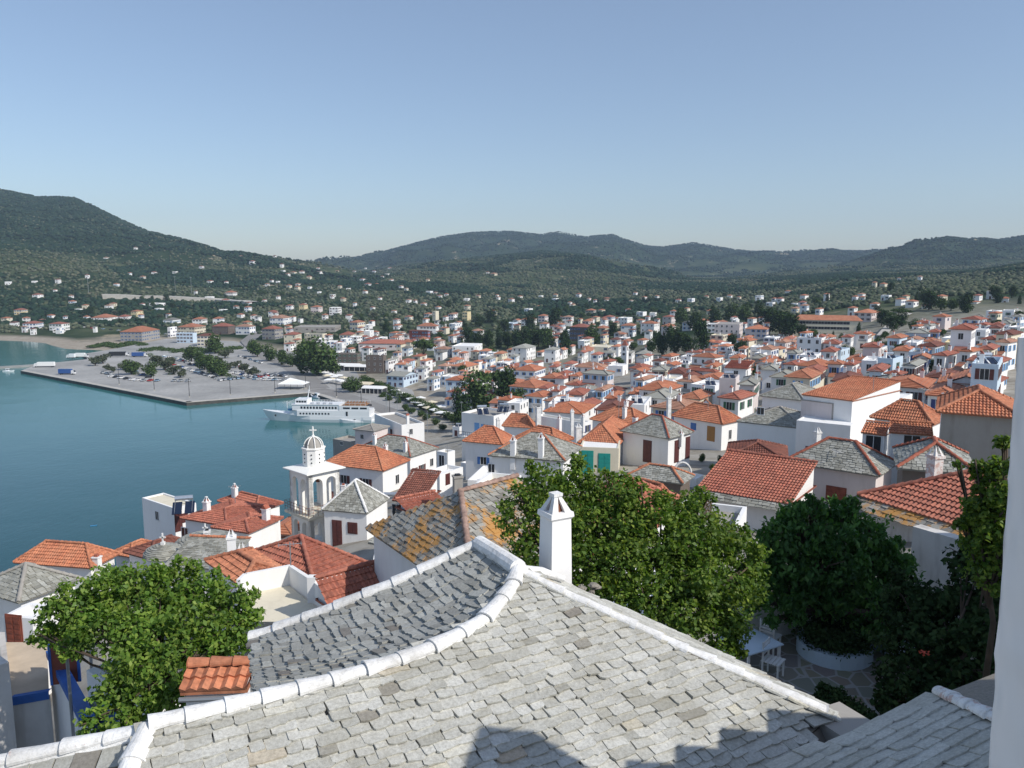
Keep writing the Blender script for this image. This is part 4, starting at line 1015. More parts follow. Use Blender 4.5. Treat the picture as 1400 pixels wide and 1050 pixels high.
def dome_chapel(cx, cyb, wpx, cyt, D, label, n=10):
    b = at_d(cx, cyb, D); b.y += 1.5; r = wpx/2*D/F; hh = z_for(b.x, b.y, cyt) - b.z
    rt = empty('dome_chapel', (b.x, b.y, b.z-4), label=label, cat='chapel')
    mb = MB(); mb.lathe([(r*.96, -1), (r*.96, 4.02)], 16); mb.build('wall', M['plaster_white'], rt)
    mb = MB()
    for k in range(n):
        t0, t1 = k/n*pi/2, (k+1)/n*pi/2; r0 = r*1.06*cos(t0)**.9 + .06; r1 = r*1.06*max(0, cos(t1))**.9 + .02; z0, z1 = 4+hh*sin(t0), 4+hh*sin(t1); N = max(5, int(2*pi*r0/.5))
        for i in range(N):
            th0, th1 = 2*pi*i/N, 2*pi*(i+1)/N; q = U(0, .04)
            mb.add([(r0*cos(th0)*(1+q), r0*sin(th0)*(1+q), z0+.05), (r0*cos(th1)*(1+q), r0*sin(th1)*(1+q), z0+.05), (r1*cos(th1), r1*sin(th1), z1), (r1*cos(th0), r1*sin(th0), z1), (r0*cos(th0), r0*sin(th0), z0-.02), (r0*cos(th1), r0*sin(th1), z0-.02)], [(0,1,2,3),(4,5,1,0)], 0, U(.15, .9))
    mb.build('dome', M['slate_grey'], rt)
    mb = MB(); mb.box(-.14, -.14, 3.9+hh, .14, .14, 4.25+hh); mb.box(-.05, -.05, 4.2+hh, .05, .05, 4.95+hh); mb.box(-.22, -.05, 4.55+hh, .22, .05, 4.66+hh); mb.build('cross', M['whitewash'], rt)
dome_chapel(272, 752, 80, 731, 62, 'large slate domed chapel with small white cross beyond the vine')
dome_chapel(212, 768, 50, 745, 58, 'smaller cone shaped slate dome left of the larger dome')
h = HP('slate_gallery', 'long low slate lean to with orange tile edge before the domes', (310,779), 54, (222,775), None, depth=4, roof='mono_v', rmat='slate_grey', rise=.9, h=5, lod=0, capmat='tile_orange')
for a_ in ((317,733,752,52,'white double chimney above the red roof wing',.55,'plaster_lime','cowl'),(331,752,768,45,'white chimney with red tiled cap near the terrace',.5,'whitewash','cowl'),(284,725,742,60,'thin white chimney behind the large slate dome',.4,'whitewash','box')): loose_chimney(a_[0],a_[1],a_[2],a_[3],a_[4],a_[5],a_[6],a_[7])
# ---- beige terrace and blue edged wall, lower left
def left_terrace():
    z = at_d(40, 890, 24).z; r = empty('beige_terrace', tuple(at_d(40, 920, 22)), label='beige paved terrace with blue painted edge at the lower left', cat='terrace')
    f = [at_z(*p, z) for p in ((8,878),(16,955),(67,946),(64,878))]; mb = MB(); mb.poly(f); child(mb.build('floor', M['beige_floor']), r)
    a, b = at_z(16, 954, z), at_z(68, 945, z); mb = MB(); k = Vector((0, -.05, 0)); up_ = Vector((0,0,1))
    mb.quad(a+k-up_*.22, b+k-up_*.22, b+k+up_*.03, a+k+up_*.03); mb.quad(a+k+up_*.03, b+k+up_*.03, b+up_*.03+Vector((0,.12,0)), a+up_*.03+Vector((0,.12,0))); child(mb.build('edge_band', M['paint_blue']), r)
    mb = MB(); mb.quad(a-up_*7, b-up_*7, b-up_*.1, a-up_*.1); l0 = at_z(8, 878, z); mb.quad(l0-up_*6+Vector((0,0,0)), a-up_*6, a+up_*.35, l0+up_*.35); l1 = l0-Vector((.2,0,0)); mb.quad(a+up_*.35, l0+up_*.35, l0+up_*.35-Vector((.2,0,0)), a+up_*.35-Vector((.2,0,0))); child(mb.build('wall', M['plaster_worn']), r)
    w = empty('stair_wall', tuple(at_d(90, 960, 19)), label='white sloping wall with blue coping beneath the vine', cat='wall')
    t0, t1 = at_d(66, 892, 22.5), at_d(112, 980, 18.0); mb = MB(); d = Vector((.25, .0, 0)); b0, b1 = Vector((t0.x, t0.y, z-7)), Vector((t1.x, t1.y, z-7))
    mb.quad(b0-d*.0, b1, t1, t0); mb.quad(Vector((b1.x,b1.y,b1.z)), b1+d, t1+d, t1); mb.quad(b1+d, b0+d, t0+d, t1+d); child(mb.build('wall_body', M['plaster_white']), w)
    mb = MB(); u = Vector((0,0,.05)); mb.quad(t0+u-d*.3, t1+u-d*.3, t1+u+d*1.3, t0+u+d*1.3); mb.quad(t0-u*3-d*.3, t1-u*3-d*.3, t1+u-d*.3, t0+u-d*.3); mb.quad(t1-u*3-d*.3, t1-u*3+d*1.3, t1+u+d*1.3, t1+u-d*.3)
    mb.quad(t0+u+d*1.3, t1+u+d*1.3, t1-u*22+d*1.3, t0-u*22+d*1.3); child(mb.build('coping', M['paint_blue']), w)
    # plain worn block at the very corner
    k = HP('worn_house', 'worn plaster house wall at the lower left corner', (12,905), 20.5, (-60,930), None, depth=6, roof='flat', rmat='concrete', wall='plaster_worn', h=6, lod=1)
left_terrace()
h = HP('tiled_porch', 'small bright orange tiled porch roof below the vine', (338,941), 15.5, (246,945), None, depth=.62, roof='mono_v', rmat='tile_orange', rise=.22, h=4.5, over=.08, lod=0, wall='plaster_lime')
mb = MB(); g0 = h['a']+Vector((0,-.06,-.16)); g1 = g0+h['ul']*h['lu']; mb.tube([g0, g1], .055, 8); child(mb.build('gutter', M['metal_grey']), h['root'])
# ---- middle group
h = HP('rooftop_tank_house', 'white house with blue door and two solar tanks on its grey parapet', (675,569), 158, (631,563), (704,560), roof='flat', rmat='concrete', h=9, lod=0, parapet=.5, wall='plaster_white')
winp(h, 'L', 652, 586, 1.1, 2.3, 'lblue_c', 'door'); winp(h, 'L', 664, 587, 1.1, 2.0, 'lblue'); winp(h, 'R', 690, 580, 1, 1.2); solar(660, 563, 159, 'solar heater above the blue door', .2); solar(688, 560, 162, 'solar heater farther along the grey parapet', -.2)
mb = MB(); bz = h['z']-4.7; a0 = h['i00']; u0 = h['ul']; v0 = h['vr']; p0 = Vector((a0.x, a0.y, bz))
mb.add([p0, p0+u0*h['lu'], p0+u0*h['lu']-v0*1.3, p0-v0*1.3, p0+Vector((0,0,-.2)), p0+u0*h['lu']+Vector((0,0,-.2)), p0+u0*h['lu']-v0*1.3+Vector((0,0,-.2)), p0-v0*1.3+Vector((0,0,-.2))], [(0,1,2,3),(4,7,6,5),(3,2,6,7),(0,3,7,4),(1,5,6,2)]); child(mb.build('balcony', M['plaster_white']), h['root'])
mb = MB(); q0 = p0-v0*1.25; L = h['lu']
for i in range(18): x = q0+u0*(L*i/17); mb.tube([x, x+Vector((0,0,1))], .03, 4)
mb.tube([q0+Vector((0,0,1)), q0+u0*L+Vector((0,0,1))], .04, 4); child(mb.build('balcony_railing', M['metal_dark']), h['root'])
loose_chimney(681, 573, 586, 140, 'white cowled chimney right of the two solar tanks', .6, 'whitewash', 'cowl')
h = HP('orange_roof_house', 'white house with ribbed orange hip roof left of the slate gable', (687,608), 112, (632,601), (705,594), roof='hip', rmat='tile_orange', apex=583, h=7, lod=0); winp(h, 'L', 661, 630, .9, 1.1, 'blue')
h = HP('orange_roof_house', 'orange hip roof right behind the two solar tanks', (727,585), 138, (686,581), (733,576), roof='hip', rmat='tile_orange', apex=566, h=6, lod=0)
h = HP('slate_hip_house', 'white house, slate roof framed by orange tile hips, two chimneys', (773,631), 82, (667,623), (796,612), roof='hip', rmat='slate_grey', apex=591, h=8, lod=0, capmat='tile_orange', wall='plaster_white'); chim(h, .32, .05, 1.9, 'cowl'); chim(h, .68, .05, 1.6); winp(h, 'L', 672, 640, .7, .9)
h = HP('orange_roof_house', 'orange roofs behind the slate hip house', (758,607), 104, (705,594), (786,597), roof='hip', rmat='tile_orange', apex=584, h=7, lod=0); chim(h, .3, .8, 1.8)
h = HP('villa', 'low white villa with broad orange roof behind the ivy terrace', (797,566), 168, (742,563), (815,556), roof='hip', rmat='tile_orange', apex=550, h=6, lod=0); chim(h, .85, .3, 1.5); winp(h, 'R', 806, 565, 1, 1)
h = HP('ivy_terrace_house', 'flat roofed white house with ivy and a pale roof deck', (797,578), 135, (732,569), (807,576), roof='flat', rmat='plaster_cream', h=7, lod=0, parapet=.5); winp(h, 'R', 803, 586, .8, 1.2, 'navy'); chim(h, .0, .0, 1.2, 'cowl')
loose_chimney(782, 562, 582, 133, 'slim pointed white chimney on the ivy terrace', .5, 'whitewash', 'cowl'); loose_chimney(736, 556, 575, 138, 'fat white chimney at the ivy terrace corner', .8, 'whitewash', 'box'); loose_chimney(790, 583, 606, 104, 'white cowled chimney against the ribbed orange roof', .75, 'whitewash', 'cowl')
h = HP('ribbed_roof_house', 'large ribbed orange roof above the teal doors', (846,609), 100, (790,606), (868,592), roof='hip', rmat='tile_orange', apex=575, h=4, lod=0, wall='plaster_white', ridge='v', rfrac=.3)
h = HP('ribbed_roof_house', 'large ribbed orange hip roof behind the teal door house', (870,584), 122, (806,567), (903,570), roof='hip', rmat='tile_orange', apex=557, h=6, lod=0); chim(h, .35, .2, 1.4); chim(h, .5, .55, 1.1)
h = HP('teal_door_house', 'pale house front with two tall teal doors', (846,613), 97, (793,611), None, depth=5, roof='flat', rmat='plaster_white', wall='plaster_cream', h=8, lod=0, parapet=.1); winp(h, 'L', 803, 632, 1.35, 2.9, 'teal_c', 'door'); winp(h, 'L', 826, 636, 1.35, 2.9, 'teal_c', 'door')
h = HP('slate_villa', 'large white house with pale slate hip roof and brown arched shutters', (915,600), 98, (847,590), (949,592), roof='hip', rmat='slate_grey', apex=568, h=9, lod=0, capmat='terracotta'); winp(h, 'L', 885, 617, 1.2, 2.8, 'brown_c'); winp(h, 'R', 925, 617, 1.0, 2.8, 'brown_c'); winp(h, 'R', 940, 612, 1.0, 2.8, 'brown_c'); chim(h, .95, .5, 1.1, 'box'); chim(h, .02, .5, .1)
loose_chimney(914, 544, 571, 118, 'tall thin white chimney behind the pale slate roof', .55, 'whitewash', 'cowl')
h = HP('low_slate_house', 'low slate roof with orange hips below the brown shuttered villa', (934,662), 70, (855,652), (950,652), roof='hip', rmat='slate_grey', apex=637, h=5, lod=0, capmat='tile_orange', wall='stone_wall')
h = HP('orange_crescent_roof', 'rounded orange tile roof half hidden behind the big tree', (905,690), 52, (857,668), (925,680), roof='hip', rmat='tile_orange', apex=660, h=5, lod=0)
# ---- right of centre
h = HP('twin_roof_house', 'white house with ribbed orange roofs and ochre door, right of pale slate', (988,580), 118, (917,566), (1015,572), roof='hip', rmat='tile_orange', apex=553, h=8, lod=0); winp(h, 'L', 972, 593, 1.3, 2.2, 'ochre_c', 'door'); winp(h, 'L', 948, 583, .9, 1.0, 'blue_c'); winp(h, 'R', 998, 594, .7, 1.4)
h = HP('wing_house', 'small white gabled wing with a dark window on the orange twin roofs', (974,556), 130, (955,551), (976,545), roof='gable_v', rmat='tile_orange', rise=1, h=4, lod=1); winp(h, 'L', 964, 558, .8, .7)
h = HP('long_white_wall_house', 'long white house wall with dark slate roof left of the tall block', (1100,586), 92, (1007,576), None, depth=8, roof='hip', rmat='slate_grey', rise=1.6, wall='plaster_white', h=8, over=.1, lod=0, capmat='concrete'); winp(h, 'L', 1040, 562, .8, .8)
h = HP('slate_house', 'slate roof and white wall just behind the long white wall', (1100,548), 118, (1038,541), None, depth=9, roof='hip', rmat='slate_grey', apex=524, h=6, lod=0, capmat='concrete'); winp(h, 'L', 1058, 561, 1.6, .8)
h = HP('tall_block', 'tall plain white block with ribbed orange roof on the right', (1166,548), 84, (1096,539), (1232,532), roof='mono_v', rmat='tile_orange', h=12, over=.1, lod=0, rise=1.0, wall='plaster_white')
tb = h
o_, d_, n_ = face_basis(h, 'L'); q0 = on_plane(1096, 547, o_, n_); q1 = on_plane(1137, 576, o_, n_)
mb = MB(); Mx = Matrix.Translation(Vector((o_.x, o_.y, 0))) @ Matrix(((d_.x, -n_.x, 0), (d_.y, -n_.y, 0), (0, 0, 1))).to_4x4()
s0, s1 = (q1-o_).dot(d_), (q0-o_).dot(d_); mb.box(s0, -.05, q1.z, s1, .02, q0.z, 0, Mx); child(mb.build('wall_panel', M['plaster_pink']), h['root'])
mb = MB(); mb.box(s0-.12, -.12, q1.z-.1, s1+.1, .0, q1.z, 0, Mx); mb.box(s0-.12, -.1, q0.z, s1+.1, .0, q0.z+.1, 0, Mx); mb.box(s0-.12, -.1, q1.z, s0, .0, q0.z, 0, Mx); child(mb.build('panel_frame', M['concrete']), h['root'])
h = HP('plain_block', 'wider plain lower storey below the tall white block', (1163,582), 82, (1089,574), (1172,572), roof='flat', rmat='plaster_white', h=9, lod=0, parapet=.05); winp(h, 'L', 1105, 617, .5, 1.0, 'brown_c'); loose_chimney(1116, 590, 622, 74, 'white cowled chimney in front of the tall block', .5, 'whitewash', 'cowl')
h = HP('white_gable_wing', 'white wall wing with air conditioner behind the tall block', (1233,545), 95, (1180,540), None, depth=5, roof='flat', rmat='plaster_white', h=5, lod=0, parapet=.1); winp(h, 'L', 1220, 546, 1.2, .9)
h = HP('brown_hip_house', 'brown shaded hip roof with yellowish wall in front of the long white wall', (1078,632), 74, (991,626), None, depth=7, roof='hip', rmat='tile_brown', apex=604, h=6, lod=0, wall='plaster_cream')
h = HP('pantile_house', 'red pantile roof above a strip of slate and a white wall', (1082,690), 52, (952,668), None, depth=6, roof='mono_v', rmat='tile_red', rise=1.7, h=6, lod=0, over=.2)
sl = h; a_ = h['a']; u_ = h['ul']; v_ = h['vr']; mr = MB(); tile_face(mr, a_+u_*(h['lu']+.3)-v_*.7-Vector((0,0,.4)), a_-v_*.7-Vector((0,0,.4)), a_+v_*.1, a_+u_*h['lu']+v_*.1, 'slate', 0); child(mr.build('slate_eave', M['slate_grey']), h['root'])
h = HP('slate_gable_house', 'white house with slate roof edged in red tiles and two rust shutters', (1203,651), 57, (1071,630), (1228,630), roof='hip', rmat='slate_grey', apex=602, h=7, lod=0, capmat='terracotta', wall='plaster_pink'); winp(h, 'L', 1100, 672, 1.1, 1.7, 'rust_c', 'door'); winp(h, 'L', 1143, 675, 1.4, 1.0, 'rust_c')
h = HP('awning_house', 'white house with ribbed orange hip roof behind two tiled awnings', (1276,581), 72, (1189,568), (1295,560), roof='hip', rmat='tile_orange', apex=548, h=7, lod=0)
for k_, (x0, y0, x1, lb) in enumerate(((1211,595,1177,'small tiled awning beside the tall block'),(1276,595,1217,'long tiled awning under the ribbed orange roof'))):
    h = HP('tiled_awning', lb, (x0,y0), 66-k_*2, (x1,y0-4), None, depth=1.6, roof='mono_v', rmat='tile_orange', rise=.7, h=4.5, over=.12, lod=0, cat='awning', wall='plaster_white'); winp(h, 'L', (x0+x1)/2, y0+12, 1.2, 1.4)
h = HP('grey_plaster_house', 'bare grey plaster house wall by the pillar', (1400,572), 55, (1280,563), None, depth=8, roof='hip', rmat='tile_orange', wall='concrete', rise=1.4, h=6, lod=0)
loose_chimney(1297, 538, 562, 66, 'white square chimney between orange roofs', .8, 'plaster_white', 'box')
h = HP('orange_roof_house', 'orange hip roof just behind the bare grey plaster wall', (1352,566), 64, (1307,560), (1388,556), roof='hip', rmat='tile_orange', apex=538, h=5, lod=0)
h = HP('old_slate_house', 'dark slate roof between the tiled awnings and big pantile roof', (1340,650), 46, (1226,640), None, depth=6, roof='hip', rmat='slate_grey', apex=603, h=6, lod=0, capmat='terracotta', wall='stone_wall')
h = HP('pantile_slate_house', 'big red pantile roof with mossy slate eaves and stained white wall', (1372,738), 31, (1172,677), None, depth=8, roof='hip', rmat='tile_red', apex=642, h=7, lod=0, wall='plaster_worn', ridge='v', rfrac=.5)
a_ = h['a']; u_ = h['ul']; v_ = h['vr']; mr = MB(); tile_face(mr, a_+u_*(h['lu']+.3)-v_*.75-Vector((0,0,.42)), a_-v_*.75-Vector((0,0,.42)), a_+v_*.1, a_+u_*h['lu']+v_*.1, 'slate', 0); child(mr.build('slate_eave', M['slate_lichen']), h['root'])
loose_chimney(1277, 622, 648, 40, 'stubby whitewashed chimney topped by a round cap', .55, 'whitewash_worn', 'cowl')
for r_ in REPORT: print(r_)

h = HP('slate_annex', 'narrow slate annex between the church and the white wall of the lichen roof', (540,748), 56, (503,742), None, depth=4, roof='mono_v', rmat='slate_grey', rise=1.2, h=6, lod=0)
h = HP('white_yard_house', 'low white yard building under the right end of the big red hip roof', (556,790), 40, (505,792), None, depth=4, roof='flat', rmat='plaster_cream', h=5, lod=0, parapet=.3)
h = HP('low_gap_house', 'low flat white house tucked under the slate hip house with two chimneys', (694,664), 70, (650,660), None, depth=4, roof='flat', rmat='plaster_cream', rise=1.1, h=5, lod=0)
h = HP('white_gap_house', 'plain white wall between the brown roof house and terrace house', (592,700), 74, (560,690), None, depth=3, roof='flat', rmat='plaster_white', h=6, lod=0, parapet=.3)

for a_ in ((612,655,608,92,'tall thin aerial on the stepped terrace house'),(631,563,549,158,'corner aerial left of the solar tanks'),(693,562,548,160,'aerial at the right end of the grey parapet'),(846,566,540,122,'aerial on the ribbed orange hip roof'),(1262,560,530,74,'aerial on the ribbed roof behind the awnings'),(1142,640,615,60,'aerial beside the rust shuttered slate house'),(1194,528,505,88,'aerial behind the tall block ridge'),(560,612,590,130,'aerial on the wide grey slate roof'),(968,560,538,122,'aerial between the orange twin roofs')): aerial(a_[0],a_[1],a_[2],a_[3],a_[4])
# ================================================================ TOWN
def hit_h(px, py, h, d0=100.0, d1=2600.0):
    """distance at which the ray meets the surface that lies h above the ground"""
    d = ray(px, py); D = d0; st = 1.01; prev = D; k = d.z/d.y; kx = d.x/d.y
    if EYE + k*D < max(G(kx*D, D), 0) + h: return D
    while D < d1:
        if EYE + k*D < max(G(kx*D, D), .6) + h: return (prev+D)/2
        prev = D; D *= st
    return None
for p_ in ((419,647,75,5),(272,748,63,3),(212,764,59,2.5),(395,830,36,3)): q_ = at_d(*p_[:3]); PLACED.append((q_.x, q_.y+1.5, p_[3]))
TOWN = []
WN = {'w': ('plaster_white', 'white'), 'l': ('plaster_lime', 'white'), 'c': ('plaster_cream', 'cream'), 'p': ('plaster_pink', 'pale pink'), 'y': ('plaster_yellow', 'yellow'), 'b': ('plaster_blue', 'bluish'), 'r': ('plaster_red', 'red'), 'g': ('concrete', 'grey'), 's': ('stone_wall', 'dark stone')}
RN = {'o': ('tile_orange', 'orange'), 'r': ('tile_red', 'red'), 'b': ('tile_brown', 'brown'), 'p': ('tile_pale', 'faded orange'), 's': ('slate_grey', 'grey slate')}
KN = {'h': 'hip', 'g': 'gable_v', 'u': 'gable_u', 'f': 'flat', 'm': 'mono_v'}
SH = ['dark', 'dark', 'brown', 'blue', 'brown', 'navy', 'dark', 'lblue', 'green']
def town_house(Apx, Apy, wl, wr, h, code, yaw=None, name=None, label=None, D=None, wins=True, rise=None, group=None, cat='house', shut=None):
    """code: roof kind, roof tone, wall tone"""
    Dd = D or hit_h(Apx, Apy, h)
    if Dd is None: return None
    a = at_d(Apx, Apy, Dd); z = a.z
    yaw = U(-.50, -.18) if yaw is None else yaw
    yaw -= atan2(a.x, a.y)*.65
    ul = Vector((-cos(yaw), -sin(yaw), 0)); vr = Vector((-sin(yaw), cos(yaw), 0))
    # orient so that both visible faces look towards the viewpoint
    def ln(px, dr):
        k = (px-700)/F; zr = z-EYE; q = dr.x - k*dr.y*CP
        return (k*(a.y*CP - zr*SP) - a.x)/q if abs(q) > 1e-3 else 99
    lu = ln(Apx-wl, ul); lv = ln(Apx+wr, vr)
    lo = 3.0
    if not lo < lu < 200: lu = max(lo, min(14, wl*Dd/F*1.1))
    lv = max(lo+.8, min(lv if lv > 0 else 8, max(lu*1.5, 11) if wr < 60 else 60))
    kind = KN[code[0]]; rm, rn = RN.get(code[1], RN['o'])
    if code[1] == 'o' and not label:
        q_ = R()
        if q_ < .22: rm, rn = 'tile_red', 'red'
        elif q_ < .42: rm, rn = 'tile_pale', 'faded orange'
        elif q_ < .54: rm, rn = 'tile_faded', 'bleached orange'
    wm, wn = WN[code[2]]
    if kind == 'flat': rm = {'o': 'plaster_cream'}.get(code[1], 'concrete') if code[1] != 'w' else 'plaster_white'
    lod = 2 if Dd < 420 else 3
    H = house(name or ('flat_roofed_house' if kind == 'flat' else 'house'), label or '', a, ul, lu, vr, lv, wall=wm, roof=kind, rmat=rm, rise=rise if rise else (min(lu, lv)*U(.14, .21) if kind != 'flat' else .8), h=h, over=.45 if kind != 'flat' else 0, lod=lod, base=min(z-h, G(a.x, a.y))-2.5, group=group, cat=cat, caps=Dd < 420, parapet=.55)
    sty = shut or random.choice(SH)
    if wins:
        nf = max(1, int((h+.3)/2.9)); fh = h/nf
        for side, L in (('L', lu), ('R', lv)):
            Lw = L-2*H['ov']; n = int(Lw/ (2.5 if Dd < 330 else 3.0))
            n = min(n, 8 if wins is True else wins)
            if n < 1: n = 1 if Lw > 2 else 0
            if side == 'R' and R() < .18: n = max(0, n-2)
            for f in range(nf):
                for i in range(n):
                    if R() < .10: continue
                    door = f == 0 and i == n//2 and R() < .6
                    zz = z - h + fh*f + (1.1 if door else fh*.55)
                    pos = Lw*(i+.5)/n
                    win(H, side, pos, zz, 1.0 if not door else 1.1, 2.1 if door else 1.4, sty if not door else 'brown_c', 'door' if door else 'window')
        if nf > 1 and R() < .5 and Dd < 450:      # balcony on the front
            mb = MB(); L = (lu-2*H['ov'])*U(.4, .9); zb = -fh*(nf-1); 
            M4 = Matrix(((ul.x, -vr.x, 0, 0), (ul.y, -vr.y, 0, 0), (0, 0, 1, 0), (0, 0, 0, 1))); p0 = H['i00'] - H['O']; M4.translation = Vector((p0.x, p0.y, p0.z+zb))
            mb.box(.3, 0, -.1, .3+L, 1.2, .05, 0, M4); mb.box(.3, 1.12, .05, .3+L, 1.18, .95, 1, M4); mb.build('balcony', [M['plaster_white'], M['metal_grey']], H['root'])
    if Dd < 520 and R() < .75:
        if kind == 'flat': chim(H, U(.2, .8), U(.2, .8), U(.6, 1.4), random.choice(('box', 'tiles')))
        else: chim(H, U(.15, .85), U(.15, .85), U(.7, 1.3), random.choice(('box', 'cowl', 'tiles')))
    if R() < .34 and Dd < 600 and not label:     # lean-to at one side
        L = lu*U(.35, .6); dpt = U(1.8, 3); hh = h*U(.4, .6); s0 = U(0, lu-L); p0 = H['i00']-H['O']+ul*s0; mb = MB(); mr_ = MB()
        q = [p0, p0+ul*L, p0+ul*L-vr*dpt, p0-vr*dpt]; zb = [-h-1.5, -h+hh]
        for i in ((1, 2), (2, 3), (3, 0)): a_, b_ = q[i[0]], q[i[1]]; mb.quad((a_.x, a_.y, p0.z+zb[0]), (b_.x, b_.y, p0.z+zb[0]), (b_.x, b_.y, p0.z+zb[1]), (a_.x, a_.y, p0.z+zb[1]))
        w_ = p0.z+zb[1]; mr_.add([(q[0].x, q[0].y, w_+.7), (q[1].x, q[1].y, w_+.7), (q[2].x-vr.x*.3, q[2].y-vr.y*.3, w_+.02), (q[3].x-vr.x*.3, q[3].y-vr.y*.3, w_+.02), (q[2].x-vr.x*.3, q[2].y-vr.y*.3, w_-.12), (q[3].x-vr.x*.3, q[3].y-vr.y*.3, w_-.12)], [(0, 3, 2, 1), (3, 5, 4, 2)], 0, .5)
        for a_, b_, c_ in ((q[0], q[3], 0), (q[1], q[2], 0)): mb.add([(a_.x, a_.y, w_), (b_.x, b_.y, w_), (a_.x, a_.y, w_+.66)], [(0, 1, 2)])
        a_ = mb.build('annex', M[wm], H['root']); mr_.build('annex_roof', M[random.choice(('tile_pale', 'tile_red', 'concrete', 'tile_orange'))], a_)
        mb = MB(); e_ = q[3]*.5+q[2]*.5-vr*.03; 
        link('door', window_mesh(1.0, 2.0, random.choice(('brown_c', 'blue_c', 'dark'))), H['root'], (e_.x, e_.y, w_-hh+1.05), (0, 0, atan2(-vr.y, -vr.x)+pi/2))
    if kind == 'flat' and Dd < 420 and R() < .35:
        c_ = H['a']+ul*lu*.5+vr*lv*.5; solar(*proj(c_+Vector((0,0,-.3))), c_.y, 'TBD'); SOLAR.append(bpy.data.objects[-1] if False else [o for o in C.objects if o.name.startswith('solar_heater') and o.parent is None][-1])
    ctr = H['a']+ul*lu/2+vr*lv/2; PLACED.append((ctr.x, ctr.y, hypot(lu, lv)/2*.82))
    px, py = proj(Vector((ctr.x, ctr.y, z-h/2)))
    roofph = 'flat roofed' if kind == 'flat' else None
    sz = 'small' if lu*lv < 45 else ('large' if lu*lv > 130 else '')
    st = 'tall' if h > 8 else ''
    ph = ' '.join(x for x in (sz, st, wn, ('flat roofed house' if kind == 'flat' else 'house with %s %s roof' % (rn, 'gable' if kind[0] == 'g' else 'hip'))) if x)
    TOWN.append(dict(o=H['root'], px=px, py=py, ph=ph, fixed=bool(label), D=Dd))
    return H
SOLAR = []
